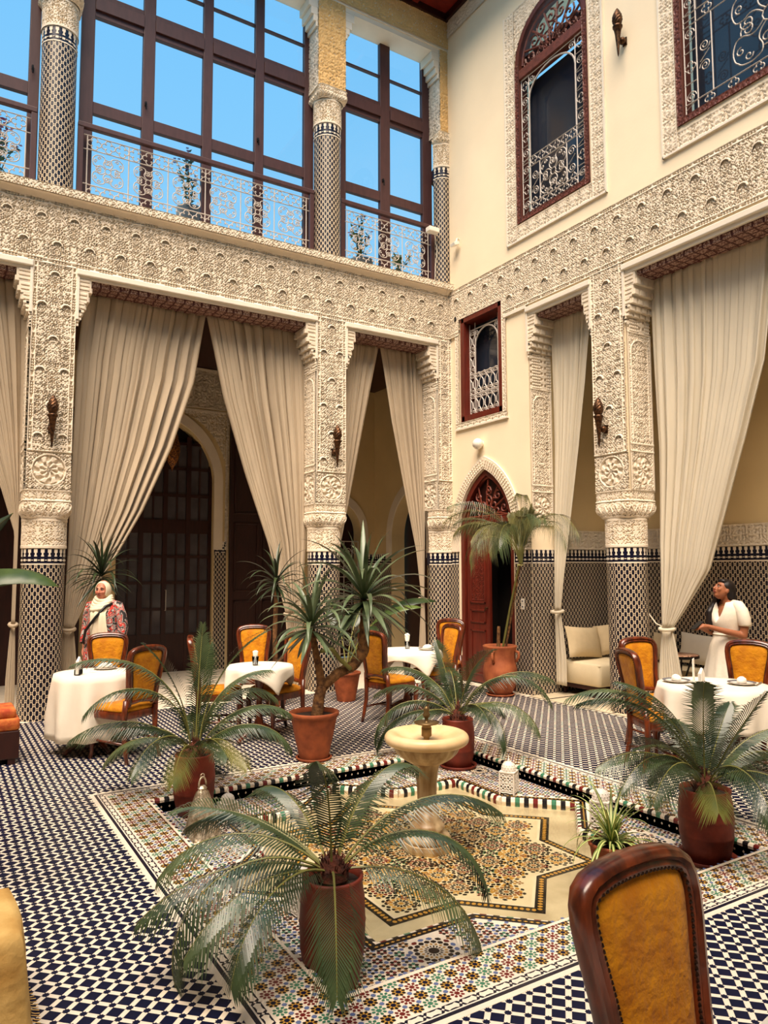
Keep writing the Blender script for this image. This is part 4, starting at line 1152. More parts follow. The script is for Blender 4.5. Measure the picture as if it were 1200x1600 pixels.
# arched upper window on the right wall
def upper_window(num, y0, y1, z0, zt, arch):
    w = bpy.data.objects.new('window_%d' % num, None); COL.objects.link(w); struct(w)
    f = 0.075
    box_part('jamb', -0.012, 0.16, y0, y0+f, z0, zt, M['window_cedar'], w, 0.006); box_part('jamb', -0.012, 0.16, y1-f, y1, z0, zt, M['window_cedar'], w, 0.006)
    box_part('sill', -0.014, 0.16, y0, y1, z0, z0+f, M['window_cedar'], w, 0.006)
    for s, ya in ((1, y0), (-1, y1)):
        relief('carved_jamb', (-0.02, ya+max(0, s*f), z0), (0, -1, 0), (0, 0, 1), (-1, 0, 0), f, zt-z0, strip_v(f, zt-z0), M['window_carved'], w, 0.012)
    relief('carved_sill', (-0.022, y1-f, z0), (0, -1, 0), (0, 0, 1), (-1, 0, 0), y1-y0-2*f, f, band_h(1, f, 0.12, 1.0, 0.008), M['window_carved'], w, 0.012)
    c = (y0+y1)/2; a = (y1-y0)/2
    ztr = zt-0.22 if arch else zt
    if arch:
        b = MB(); arch_band(b, 'x', c, zt, a-f, W1[3]-f, f*0.98, -0.014, 0.16); b.build('arch_frame', M['window_cedar'], w)
        box_part('transom', -0.014, 0.16, y0+f, y1-f, zt-0.24, zt-0.10, M['window_carved'], w, 0.006)
        # carved tympanum: pierced scrollwork standing before the dark
        b = MB(); P = lambda u, v: (0.05, c+u, zt-0.10+v); aa = a-f
        box_part('tympanum_back', 0.10, 0.12, y0+f, y1-f, zt-0.10, zt+0.15, M['dark_wood'], w)
        rr = aa-0.03
        for k in range(7):
            t = PI*(k+0.5)/7
            for q, s in ((0.40, 0.13), (0.74, 0.11)):
                cx, cz = rr*q*math.cos(t), rr*q*math.sin(t)+0.03
                spiral(b, P, (cx, cz), s, t, 1.3, 0.017, 1 if k % 2 else -1, 12)
        for k in range(8):
            t = PI*k/7; b.tube([P(0.10*math.cos(t), 0.10*math.sin(t)+0.02), P(rr*0.5*math.cos(t+0.12), rr*0.5*math.sin(t+0.12)+0.02), P(rr*math.cos(t), rr*math.sin(t)+0.02)], 0.018, 5)
        b.tube([P(rr*math.cos(PI*i/16), rr*math.sin(PI*i/16)+0.08) for i in range(17)], 0.022, 5)
        b.tube([P(-rr, 0.03), P(rr, 0.03)], 0.022, 5)
        for k in range(9):
            x = -rr+(k+0.5)*2*rr/9
            if True: spiral(b, P, (x, 0.075), 0.05, PI/2, 1.2, 0.012, 1 if k % 2 else -1, 10)
        b.build('tympanum_lattice', M['window_carved'], w)
        ztr = zt-0.24
    # opaque pane; the dim room behind is put into its colour
    box_part('pane', 0.20, 0.206, y0+f, y1-f, z0+f, ztr, M['glass_dark'], w)
    # iron grille
    b = MB(); P = lambda u, v: (0.03, y1-f-u, z0+f+v); Wd = (y1-y0)-2*f; Ht = ztr-(z0+f); wr = 0.009
    bw = 0.17
    for u in (0.012, bw, Wd-bw, Wd-0.012): b.tube([P(u, 0), P(u, Ht)], wr, 4)
    n = 8
    for k in range(n+1):
        v = Ht*k/n
        for u0_, u1_ in ((0, bw), (Wd-bw, Wd)): b.tube([P(u0_, v), P(u1_, v)], wr*0.8, 4)
    for k in range(n):
        v = Ht*(k+0.5)/n
        for uc in (bw/2, Wd-bw/2):
            if k % 3 == 1: quatrefoil(b, P, (uc, v), 0.07, wr*0.8)
            else:
                spiral(b, P, (uc, v+0.02), 0.068, 0, 1.8, wr*0.8, 1, 18)
                b.tube([P(uc-0.07, v-0.11), P(uc+0.07, v-0.04)], wr*0.7, 4)
    hb = Ht*0.40
    for v in (0.01, 0.14, hb-0.14, hb): b.tube([P(0, v), P(Wd, v)], wr, 4)
    m = 6
    for k in range(m):
        u = bw+(Wd-2*bw)*(k+0.5)/m
        quatrefoil(b, P, (u, 0.075), 0.062, wr*0.8); quatrefoil(b, P, (u, hb-0.07), 0.062, wr*0.8)
        if arch: quatrefoil(b, P, (u, 0.17), 0.05, wr*0.7)
    medallion(b, P, (Wd/2, hb/2+0.005), (hb-0.28)*0.52, wr*0.9)
    for s in (-1, 1):
        uc = Wd/2+s*(Wd/2-bw-0.10)
        spiral(b, P, (uc, hb/2+0.12), 0.07, 0, 1.8, wr*0.8, s, 18); spiral(b, P, (uc, hb/2-0.12), 0.07, PI, 1.8, wr*0.8, s, 18)
        b.tube([P(uc-0.09*s, 0.14), P(uc-0.09*s, hb-0.14)], wr, 4); b.tube([P(uc-0.06, hb/2-0.05), P(uc+0.06, hb/2+0.05)], wr*0.8, 4)
    # rounded head of the open part
    aw = (Wd-2*bw)/2; ha = Ht-0.05-aw*0.75
    b.tube([P(bw, hb)]+[P(Wd/2-aw*math.cos(PI*i/14), ha+aw*0.75*math.sin(PI*i/14)) for i in range(15)]+[P(Wd-bw, hb)], wr*1.4, 5)
    for s in (-1, 1): spiral(b, P, (Wd/2+s*aw*0.86, Ht-0.09), 0.055, 0, 1.6, wr*0.8, s, 14)
    b.tube([P(0, Ht-0.012), P(Wd, Ht-0.012)], wr, 4)
    b.build('iron_grille', M['iron'], w)
    return w
upper_window(4, -3.088, -1.698, 6.78, 9.20, True)
upper_window(5, -6.6, -4.41, 6.81, 9.9, False)
# small lower window with turned spindles
w = bpy.data.objects.new('window_6', None); COL.objects.link(w); struct(w)
wy0, wy1, wz0, wz1 = -1.30, -0.33, 4.11, 5.745
for a in ((wy0-0.025, wy0+0.07, wz0-0.03, wz1+0.02), (wy1-0.07, wy1+0.025, wz0-0.03, wz1+0.02)): box_part('jamb', -0.022, 0.30, a[0], a[1], a[2], a[3], M['cedar'], w, 0.006)
for a in ((wz0-0.035, wz0+0.06), (wz1-0.06, wz1+0.025)): box_part('head_rail', -0.022, 0.30, wy0, wy1, a[0], a[1], M['cedar'], w, 0.006)
box_part('pane', 0.24, 0.246, wy0, wy1, wz0, wz1, M['glass_dark'], w)  # opaque pane, darkness of the room behind is in its colour
iy0, iy1, iz0, iz1 = wy0+0.07, wy1-0.07, wz0+0.06, wz1-0.06
Wd, Ht = iy1-iy0, iz1-iz0-0.12
b = MB(); P = lambda u, v: (0.10, iy1-u, iz0+v)
cw_ = Wd/6
def spindle(uc, v0, v1):
    h = v1-v0
    for s in (-1, 1):
        b.tube([P(uc+s*cw_*q, v0+h*t) for q, t in ((0.10, 0.0), (0.44, 0.10), (0.40, 0.20), (0.14, 0.36), (0.11, 0.5), (0.14, 0.64), (0.40, 0.80), (0.44, 0.90), (0.10, 1.0))], 0.010, 4)
    for t in (0.16, 0.84): b.tube([P(uc-cw_*0.42, v0+h*t), P(uc, v0+h*(t+0.05)), P(uc+cw_*0.42, v0+h*t)], 0.010, 4)
    for t in (0.02, 0.98): b.tube([P(uc+cw_*0.40*math.cos(PI*i/4), v0+h*t+0.035*math.sin(PI*i/4)) for i in range(8)], 0.009, 4, closed=True)
vs = [0, Ht*0.235, Ht*0.47]
for k in range(6):
    uc = cw_*(k+0.5)
    for v0, v1 in ((0.02, Ht*0.23), (Ht*0.25, Ht*0.465)): spindle(uc, v0, v1)
    if k in (0, 5):
        for v0, v1 in ((Ht*0.50, Ht*0.72), (Ht*0.75, Ht*0.97)): spindle(uc, v0, v1)
for v in (0, Ht*0.24, Ht*0.475): b.tube([P(0, v), P(Wd, v)], 0.011, 4)
for u in (0.004, cw_, Wd-cw_, Wd-0.004): b.tube([P(u, 0), P(u, Ht+0.10)], 0.010, 4)
b.tube([P(0, Ht), P(Wd, Ht)], 0.011, 4)
aw = (Wd-2*cw_)/2
b.tube([P(cw_, Ht*0.475)]+[P(Wd/2-aw*math.cos(PI*i/12), Ht-0.02-aw+aw*math.sin(PI*i/12)) for i in range(13)]+[P(Wd-cw_, Ht*0.475)], 0.013, 5)
for s in (-1, 1): spiral(b, P, (Wd/2+s*aw*0.84, Ht-0.06), 0.045, 0, 1.5, 0.008, s)
b.build('spindle_grille', M['iron'], w)

# ---------------------------------------------------------------- red arched door
d = bpy.data.objects.new('door_1', None); COL.objects.link(d); struct(d)
yc, hw, zs, rise = DO
b = MB(); arch_band(b, 'x', yc, zs, hw-0.09, rise-0.10, 0.085, 0.02, 0.16, leg=zs-0.01); b.build('frame', M['cedar'], d, bevel=0.004)
box_part('transom', 0.01, 0.15, yc-hw+0.06, yc+hw-0.06, 2.44, 2.53, M['cedar'], d, 0.008)
# carved tympanum
b = MB(); P = lambda u, v: (0.07, yc-u, 2.53+v); aa = hw-0.12
for k in range(5):
    t = PI*(k+0.5)/5
    for q, s in ((0.42, 0.10), (0.72, 0.08)): spiral(b, P, (aa*q*math.cos(t), aa*q*math.sin(t)*1.02+0.02), s, t, 1.3, 0.014, 1 if k % 2 else -1, 12)
for k in range(7):
    t = PI*k/6; b.tube([P(0.06*math.cos(t), 0.06*math.sin(t)+0.03), P(aa*0.5*math.cos(t+0.15), aa*0.5*math.sin(t+0.15)+0.02), P(aa*0.95*math.cos(t), aa*1.1*math.sin(t)+0.02)], 0.014, 5)
cvp = pointed(aa-0.02, 0.62, 8)
b.tube([P(x, z) for x, z in cvp], 0.02, 5); b.tube([P(-aa, 0.02), P(aa, 0.02)], 0.02, 5)
b.build('tympanum_lattice', M['cedar_carved'], d)
b = MB(); b.prism([(0.115, yc-x, 2.53+z) for x, z in cvp], (0.02, 0, 0)); b.build('tympanum_back', M['dark_wood'], d)
# closed leaf (left) and the dark gap where the other leaf stands open
leaf = box_part('door_leaf', 0.05, 0.10, yc-0.02, yc+hw-0.12, 0.02, 2.44, M['cedar'], d, 0.004)
for y0, y1, z0, z1 in ((yc+0.07, yc+hw-0.20, 1.22, 2.32), (yc+0.07, yc+hw-0.20, 0.92, 1.13), (yc+0.07, yc+hw-0.20, 0.14, 0.82)):
    b = MB(); 
    for q, (ya, yb, za, zb) in enumerate(((y0, y1, z1-0.03, z1), (y0, y1, z0, z0+0.03), (y0, y0+0.03, z0, z1), (y1-0.03, y1, z0, z1))): b.box(0.036, 0.052, ya, yb, za, zb)
    b.build('panel_moulding', M['cedar'], leaf, bevel=0.005)
relief('carved_panel', (0.047, yc+hw-0.235, 1.27), (0, -1, 0), (0, 0, 1), (-1, 0, 0), hw-0.34, 1.0, band_h(1, 1.0, 0.24, 0.8, 0.01), M['cedar'], leaf, 0.010)
b = MB(); b.tube([(0.05, yc+0.03, 1.16), (0.01, yc+0.03, 1.16), (0.0, yc+0.03, 1.12)], 0.012, 6); b.build('handle', M['bronze'], leaf)
op = MB(); op.obox((0.33, yc-hw+0.14, 1.23), (0.26, 0.03, 0), (-0.003, 0.022, 0), (0, 0, 1.21)); op.build('door_leaf', M['cedar'], d)
box_part('shade_backing', 0.9, 0.95, -1.7, 0.0, 0, 3.4, M['interior'], d)
box_part('shade_backing', 0.44, 0.9, -0.05, 0.0, 0, 3.4, M['interior'], d); box_part('shade_backing', 0.44, 0.9, -1.70, -1.66, 0, 3.4, M['interior'], d)
# ---------------------------------------------------------------- glazed doors in the gallery arch
d = bpy.data.objects.new('door_2', None); COL.objects.link(d); struct(d)
gy = GY+0.12
M['pane_smoky'] = mat('smoky_pane', (84, 80, 84), 0.12, spec=0.5, var=0.3, vscale=3)
box_part('shade_board', -4.6, -2.85, GY+0.26, GY+0.30, 0, 4.5, M['interior'], d)  # dark board painted as the shade behind the glazed doors
xs_ = (-4.53, -4.13, -3.725, -3.32, -2.92)
for x in xs_: box_part('stile', x-0.04, x+0.04, gy-0.03, gy+0.04, 0, 4.35 if abs(x+3.725) < 0.3 else (4.1 if abs(x+3.725) < 0.5 else 3.6), M['dark_wood'], d)
for z0, z1 in ((0.0, 0.65), (1.05, 1.10), (1.50, 1.55), (1.95, 2.0), (2.38, 2.62), (3.02, 3.08), (3.50, 3.55), (3.95, 4.0)): box_part('rail', -4.55, -2.90, gy-0.025, gy+0.035, z0, z1, M['dark_wood'], d)
for x in (-4.33, -3.93, -3.52, -3.12): box_part('glazing_bar', x-0.015, x+0.015, gy-0.02, gy+0.03, 0.65, 3.9, M['dark_wood'], d)
for i in range(4):
    for j, (z0, z1) in enumerate(((0.65, 1.05), (1.10, 1.50), (1.55, 1.95), (2.0, 2.38), (2.62, 3.02), (3.08, 3.50), (3.55, 3.95))):
        for k in (0, 1):
            xa = xs_[i]+0.04+k*(xs_[i+1]-xs_[i]-0.08)/2; box_part('pane', xa, xa+(xs_[i+1]-xs_[i]-0.08)/2, gy, gy+0.006, z0, z1, M['pane_smoky'], d)
b = MB(); b.tube([(-3.70, gy-0.03, 1.40), (-3.70, gy-0.07, 1.40), (-3.70, gy-0.07, 1.05), (-3.70, gy-0.03, 1.05)], 0.009, 6); b.build('handle', M['iron'], d)
# tall cedar leaf folded back against the gallery wall
d = bpy.data.objects.new('door_3', None); COL.objects.link(d); struct(d)
box_part('door_leaf', -2.62, -1.45, GY-0.10, GY-0.03, 0, 4.7, M['dark_wood'], d)
for z0, z1 in ((0.2, 1.2), (1.35, 2.6), (2.75, 4.5)):
    for x0, x1 in ((-2.55, -2.08), (-2.0, -1.52)):
        b = MB()
        for (xa, xb, za, zb) in ((x0, x1, z1-0.04, z1), (x0, x1, z0, z0+0.04), (x0, x0+0.04, z0, z1), (x1-0.04, x1, z0, z1)): b.box(xa, xb, GY-0.12, GY-0.099, za, zb)
        b.build('panel_moulding', M['dark_wood'], d, bevel=0.008)
# dark leaf at the far left of the gallery
d = bpy.data.objects.new('door_4', None); COL.objects.link(d); struct(d)
box_part('door_leaf', -7.4, -5.1, GY-0.06, GY-0.02, 0, 4.4, M['dark_wood'], d)
# white grille standing in the small gallery arch
d = bpy.data.objects.new('door_5', None); COL.objects.link(d); struct(d)
b = MB(); P = lambda u, v: (-0.58+u, GY+0.05, v)
for u in (0, 0.18, 0.36, 0.54, 0.68): b.tube([P(u, 0.1), P(u, 2.3)], 0.010, 4)
for v in (0.1, 0.8, 1.6, 2.3): b.tube([P(0, v), P(0.68, v)], 0.010, 4)
for u in (0.09, 0.27, 0.45, 0.61):
    for v in (0.3, 0.6, 1.0, 1.4, 1.75, 2.1): spiral(b, P, (u, v), 0.075, 0, 1.5, 0.008, 1, 14)
b.build('iron_grille', M['iron'], d)

# ================================================================== FURNISHINGS
M['linen'] = mat('linen_curtain', (204, 186, 160), 0.9, var=0.10, vscale=9, stretch=(1, 1, 0.2), bump=0.15, bscale=90, spec=0.1, trans=0.22)
M['voile'] = mat('cream_voile', (238, 228, 206), 0.9, var=0.06, vscale=9, stretch=(1, 1, 0.2), spec=0.1, trans=0.30)
M['walnut'] = mat('polished_walnut', (112, 48, 20), 0.28, c2=(58, 22, 10), vscale=10, stretch=(3, 3, 0.8), spec=0.5, coat=0.3)
M['velvet'] = mat('mustard_damask', (194, 128, 8), 0.7, c2=(170, 104, 3), vscale=14, bump=0.7, bscale=42, sheen=0.08, spec=0.2)
M['nail'] = mat('dark_nailheads', (44, 24, 12), 0.35, metal=0.6)
M['cloth'] = mat('white_tablecloth', (236, 226, 208), 0.8, var=0.05, vscale=5, bump=0.12, bscale=25, spec=0.2)
M['paper'] = mat('white_paper_napkin', (244, 238, 226), 0.7)
M['plate'] = mat('glazed_plate', (226, 220, 210), 0.2)
M['plate_rim'] = mat('grey_blue_plate', (96, 100, 110), 0.25)
M['terracotta'] = mat('terracotta', (152, 78, 40), 0.75, c2=(118, 56, 28), vscale=9, bump=0.15, bscale=30)
M['clay_red'] = mat('oxblood_clay', (126, 48, 30), 0.55, c2=(92, 32, 20), vscale=8, bump=0.2, bscale=25)
M['clay_jar'] = mat('weathered_jar', (168, 94, 56), 0.7, c2=(122, 58, 30), vscale=5, bump=0.15, bscale=30)
M['soil'] = mat('potting_soil', (44, 30, 22), 0.95, bump=0.8, bscale=60)
M['fountain'] = mat('honey_marble', (232, 204, 158), 0.35, c2=(212, 178, 126), vscale=5, detail=6, spec=0.45)
M['fountain_grain'] = mat('veined_honey_marble', (208, 184, 144), 0.35, c2=(146, 114, 76), vscale=9, stretch=(1.6, 1.6, 0.25), detail=5, spec=0.4)
M['brass'] = mat('dull_brass', (122, 98, 62), 0.4, metal=0.6, var=0.3, vscale=30)
M['white_metal'] = mat('white_enamelled_metal', (226, 218, 206), 0.45, var=0.06, vscale=30)
M['silver'] = mat('embossed_silver', (222, 208, 184), 0.36, metal=0.55, c2=(140, 122, 96), vscale=28, bump=0.9, bscale=26)
M['sofa'] = mat('cream_sofa_cotton', (222, 206, 172), 0.9, var=0.06, vscale=6, bump=0.15, bscale=40, spec=0.1)
M['cushion'] = mat('beige_cushion', (208, 188, 152), 0.9, var=0.08, vscale=8, bump=0.2, bscale=35, spec=0.1)
M['cushion_white'] = mat('white_cushion', (226, 218, 204), 0.9, var=0.05, vscale=8, spec=0.1)
M['rust'] = mat('rust_cushion', (150, 72, 26), 0.85, var=0.12, vscale=8)
M['plastic_white'] = mat('white_plastic', (236, 230, 216), 0.4)
M['black_plastic'] = mat('black_plastic', (16, 16, 18), 0.4)
M['bottle'] = glass_mat('clear_bottle', (226, 232, 238), 1.3, 0.05)
M['rug'] = mat('red_orange_textile', (168, 66, 34), 0.85, c2=(206, 120, 54), vscale=14, bump=0.4, bscale=40)
M['straw'] = mat('sandy_cover', (222, 184, 112), 0.85, c2=(196, 150, 78), vscale=6, bump=0.6, bscale=24)

# ---------------------------------------------------------------- curtains
def interp(l, z):
    # l: list of (a, z) sorted from the top down
    if z >= l[0][1]: return l[0][0]
    for (a0, z0), (a1, z1) in zip(l, l[1:]):
        if z >= z1: return a0+(a1-a0)*(z0-z)/(z0-z1)
    return l[-1][0]
def curtain(label, plane, depth, left, right, z_top, z_tie, low, folds, m, seed, z_end=0.03, tie_side=None):
    # left/right: edge lines (a, z) from the rod down to the tie; low: (a0, a1) at the hem below the tie
    rnd = random.Random(seed); t = thing('curtain', label, 'curtain', (0, 0, 0))
    ph = [rnd.uniform(0, 6.28) for _ in range(5)]; am = [rnd.uniform(0.35, 1.35) for _ in range(folds+2)]
    ol = Vector((0, 0, 0))
    def P(a, d, z): return (a, depth+d, z) if plane == 'y' else (depth+d, a, z)
    nu, nz = folds*12, 60; rows = []; rows2 = []
    wtop = abs(right[0][0]-left[0][0])
    def row(z, a0, a1, s):
        w = abs(a1-a0); r = []
        amp = min(0.050, 0.30*w/folds*1.2)+0.008
        for i in range(nu+1):
            u = i/nu
            uu = u+0.010*math.sin(2*PI*folds*u*2+ph[0])
            k = int(u*folds)
            f = math.sin(2*PI*folds*u+ph[1]+0.5*math.sin(3*s+2*u+ph[2])+1.9*math.sin(5*u+ph[3])+0.7*math.sin(13*u+ph[0]))
            f = f*(0.62+0.38*math.sin(7*u+ph[0]))+0.35*math.sin(2*PI*folds*2.3*u+ph[4])*math.sin(9*u+ph[1])
            d = amp*am[k]*f*(0.55+0.45*min(1, s*3))+0.02*math.sin(4*u+6*s+ph[4])*min(1, w)
            r.append(P(a0+(a1-a0)*uu, d, z))
        return r
    for j in range(nz+1):
        s = j/nz; z = z_top+(z_tie-z_top)*s
        rows.append(row(z, interp(left, z), interp(right, z), s))
    b = MB(); b.loft(rows, closed=False); o = b.build('drape', m, t, True)
    so = o.modifiers.new('thickness', 'SOLIDIFY'); so.thickness = 0.004
    a0, a1 = interp(left, z_tie), interp(right, z_tie)
    for j in range(17):
        s = j/16; e = min(1, s*1.6)**0.8
        rows2.append(row(z_tie+(z_end-z_tie)*s, a0+(low[0]-a0)*e, a1+(low[1]-a1)*e, 0.4))
    b = MB(); b.loft(rows2, closed=False); o = b.build('hem', m, t, True)
    so = o.modifiers.new('thickness', 'SOLIDIFY'); so.thickness = 0.004
    # tie band and the cord to the wall
    c = (a0+a1)/2; hw = abs(a1-a0)/2+0.02
    b = MB(); b.tube([P(c+hw*math.cos(2*PI*i/16), 0.075*math.sin(2*PI*i/16), z_tie+0.012*math.sin(2*PI*i/16)) for i in range(16)], 0.022, 6, closed=True); b.build('tie_band', m, t, True)
    if tie_side is not None:
        b = MB(); b.tube([P(c, 0.0, z_tie), P((c+tie_side)/2, 0.0, z_tie+0.05), P(tie_side, 0.0, z_tie+0.22)], 0.008, 5); b.build('tie_cord', m, t)
    return t
# back colonnade
curtain('large linen curtain left of the wide opening, swept to the left column', 'y', 0.36, [(-5.60, 5.34), (-5.68, 4.44), (-5.70, 2.07), (-5.72, 1.01)], [(-4.01, 5.33), (-4.17, 4.31), (-4.46, 3.39), (-4.82, 2.51), (-5.13, 1.92), (-5.43, 1.43), (-5.62, 1.0)], 5.32, 1.02, (-5.78, -5.55), 10, M['linen'], 3)
curtain('large linen curtain right of the wide opening, swept to the middle column', 'y', 0.36, [(-3.98, 5.34), (-3.71, 4.18), (-3.37, 3.11), (-3.02, 2.12), (-2.74, 1.10)], [(-2.42, 5.23), (-2.40, 3.57), (-2.42, 2.12), (-2.50, 1.10)], 5.32, 1.10, (-2.70, -2.40), 10, M['linen'], 5)
curtain('narrow linen curtain right of the middle column, pulled back to it', 'y', 0.36, [(-1.92, 5.3), (-1.92, 3.0), (-1.98, 1.8), (-1.99, 1.3)], [(-1.18, 5.28), (-1.42, 4.16), (-1.66, 3.02), (-1.85, 2.13), (-1.92, 1.3)], 5.32, 1.3, (-2.0, -1.85), 6, M['linen'], 8)
curtain('narrow linen curtain pulled towards the corner column beside the red door', 'y', 0.36, [(-1.14, 5.28), (-0.94, 4.11), (-0.70, 3.08), (-0.46, 2.05), (-0.36, 1.26)], [(-0.32, 5.3), (-0.29, 3.74), (-0.29, 2.16), (-0.30, 1.26)], 5.32, 1.26, (-0.42, -0.28), 6, M['linen'], 11)
curtain('linen curtain at the left edge, behind the carved pier', 'y', 0.36, [(-7.9, 5.3), (-7.3, 4.4), (-6.80, 3.5), (-6.47, 2.75), (-6.30, 2.2), (-6.30, 1.1)], [(-6.26, 5.3), (-6.26, 2.0), (-6.26, 1.1)], 5.32, 1.1, (-6.34, -6.24), 9, M['linen'], 13)
# right wall
curtain('cream curtain knotted beside the sofa in the narrow niche opening', 'x', 0.36, [(-1.95, 5.4), (-1.95, 3.46), (-1.92, 2.1), (-1.90, 1.15)], [(-2.72, 5.4), (-2.58, 4.26), (-2.44, 3.4), (-2.27, 2.53), (-2.10, 1.65), (-2.02, 1.15)], 5.32, 1.15, (-1.90, -2.12), 6, M['voile'], 17, 0.14)
curtain('sliver of cream curtain beside the right pier in the narrow niche opening', 'x', 0.36, [(-2.76, 5.4), (-2.88, 4.2), (-2.98, 3.0), (-3.02, 1.2)], [(-3.04, 5.4), (-3.05, 3.0), (-3.05, 1.2)], 5.32, 1.2, (-2.98, -3.08), 4, M['voile'], 19)
curtain('wide cream curtain tied back behind the right tiled column', 'x', 0.36, [(-3.70, 5.35), (-3.72, 3.21), (-3.68, 2.04), (-3.69, 1.02)], [(-5.30, 5.35), (-5.12, 3.97), (-4.88, 3.19), (-4.62, 2.44), (-4.36, 1.73), (-3.98, 1.22), (-3.82, 1.02)], 5.32, 1.03, (-3.62, -3.95), 10, M['voile'], 23, 0.14, tie_side=-3.45)

# ---------------------------------------------------------------- chairs
def chair_parts():
    out = [(0.172, 0.50), (0.174, 0.58), (0.182, 0.68), (0.196, 0.78), (0.212, 0.87), (0.219, 0.93), (0.216, 0.975), (0.200, 1.012), (0.165, 1.036), (0.11, 1.050), (0.05, 1.056), (0.0, 1.057)]
    path = out+[(-x, z) for x, z in out[-2::-1]]
    def lean(z): return 0.215+max(0, z-0.46)*0.13+max(0, z-0.46)**2*0.06
    n = len(path); parts = {}
    rings = []; inner = []
    for i, (x, z) in enumerate(path):
        x0, z0 = path[max(0, i-1)]; x1, z1 = path[min(n-1, i+1)]
        tx, tz = x1-x0, z1-z0; L = math.hypot(tx, tz); nx, nz_ = -tz/L, tx/L          # inward normal
        ring = []
        w = 0.052
        for q, d in ((0.0, -0.014), (0.006, -0.026), (0.020, -0.031), (0.030, -0.020), (0.040, -0.026), (0.048, -0.022), (w, -0.012), (w, 0.012), (0.046, 0.022), (0.030, 0.020), (0.018, 0.031), (0.006, 0.026), (0.0, 0.014)):
            xx, zz = x+nx*q, z+nz_*q
            ring.append((xx, lean(zz)+d, zz))
        rings.append(ring); inner.append((x+nx*(w-0.006), z+nz_*(w-0.006)))
    b = MB(); b.loft(rings, True, True)
    b.tube([(-0.15, lean(0.535), 0.535), (0, lean(0.545)-0.01, 0.548), (0.15, lean(0.535), 0.535)], 0.024, 8)
    parts['back_frame'] = b.mesh('back_frame', M['walnut'], 'auto')
    # upholstered panel, front and back
    half = [(x, z) for x, z in inner if x >= -1e-6]
    half.sort(key=lambda p: p[1])
    def wid(z):
        for (xa, za), (xb, zb) in zip(half, half[1:]):
            if za <= z <= zb and zb > za: return xa+(xb-xa)*(z-za)/(zb-za)
        return half[0][0] if z < half[0][1] else 0.001
    zt = half[-1][1]-0.001; zs = [0.545+(zt-0.545)*math.sin(PI/2*i/16) for i in range(17)]
    b = MB()
    for sgn in (-1, 1):
        rows = []
        for k, z in enumerate(zs):
            w = max(0.003, wid(z)); r = []
            for i in range(15):
                u = -1+2*i/14
                e = (1-abs(u)**6)*min(1, (z-0.545)*14+0.05)*min(1, (zt-z)*22+0.03)
                r.append((w*u, lean(z)+sgn*(0.006+0.019*e), z))
            rows.append(r if sgn < 0 else r[::-1])
        b.loft(rows, closed=False)
    parts['back_upholstery'] = b.mesh('back_upholstery', M['velvet'], True)
    # nail trim both sides
    b = MB()
    seglen = 0.0125; acc = 0
    for (xa, za), (xb, zb) in zip(inner, inner[1:]):
        L = math.hypot(xb-xa, zb-za); k = max(1, int(L/seglen))
        for i in range(k):
            x = xa+(xb-xa)*(i+0.5)/k; z = za+(zb-za)*(i+0.5)/k
            if z < 0.55: continue
            for sgn in (-1, 1):
                c = Vector((x*0.99, lean(z)+sgn*0.021, z-0.001)); r = 0.0068
                b.poly([c+Vector((r*math.cos(a), 0, r*math.sin(a))) for a in (0, 1.05, 2.09, 3.14, 4.19, 5.24)][::(1 if sgn > 0 else -1)])
                n0 = len(b.v)-6; b.v.append(tuple(c+Vector((0, sgn*0.007, 0)))); b.f.pop(); b.mi.pop()
                for j in range(6): b.face((n0+j, n0+(j+1) % 6, n0+6) if sgn < 0 else (n0+(j+1) % 6, n0+j, n0+6))
    parts['nail_trim'] = b.mesh('nail_trim', M['nail'], True)
    # seat
    def seat_ring(k, z):
        pts = []
        for i in range(28):
            a = 2*PI*i/28; c, s = math.cos(a), math.sin(a)
            e = 0.36; x = math.copysign(abs(c)**e, c); y = math.copysign(abs(s)**e, s)
            wd = 0.235-0.030*(y+1)/2
            pts.append((x*wd*k, y*0.225*k-0.01, z))
        return pts
    b = MB(); b.loft([seat_ring(1.0, 0.385), seat_ring(1.02, 0.40), seat_ring(1.02, 0.435), seat_ring(1.0, 0.45)]); parts['seat_rail'] = b.mesh('seat_rail', M['walnut'], 'auto')
    b = MB(); b.loft([seat_ring(0.97, 0.45), seat_ring(0.985, 0.465), seat_ring(0.96, 0.487), seat_ring(0.85, 0.505), seat_ring(0.55, 0.515), seat_ring(0.15, 0.518)]); parts['seat'] = b.mesh('seat', M['velvet'], True)
    legs = []
    for s in (-1, 1):
        b = MB(); b.tube([(s*0.205, -0.205, 0.42), (s*0.212, -0.215, 0.34), (s*0.206, -0.205, 0.20), (s*0.200, -0.202, 0.08), (s*0.205, -0.212, 0.0)], [0.030, 0.034, 0.024, 0.017, 0.020], 8); legs.append(b.mesh('leg', M['walnut'], True))
        b = MB(); b.tube([(s*0.172, 0.225, 0.56), (s*0.175, 0.212, 0.42), (s*0.178, 0.215, 0.25), (s*0.182, 0.245, 0.10), (s*0.184, 0.275, 0.0)], [0.024, 0.027, 0.024, 0.020, 0.018], 8); legs.append(b.mesh('leg', M['walnut'], True))
    parts['legs'] = legs
    b = MB(); b.tube([(-0.195, -0.20, 0.17), (-0.18, 0.225, 0.17)], 0.012, 6); b.tube([(0.195, -0.20, 0.17), (0.18, 0.225, 0.17)], 0.012, 6); b.tube([(-0.19, 0.0, 0.17), (0.19, 0.0, 0.17)], 0.012, 6)
    parts['stretcher'] = b.mesh('stretcher', M['walnut'], True)
    return parts
CH = chair_parts()
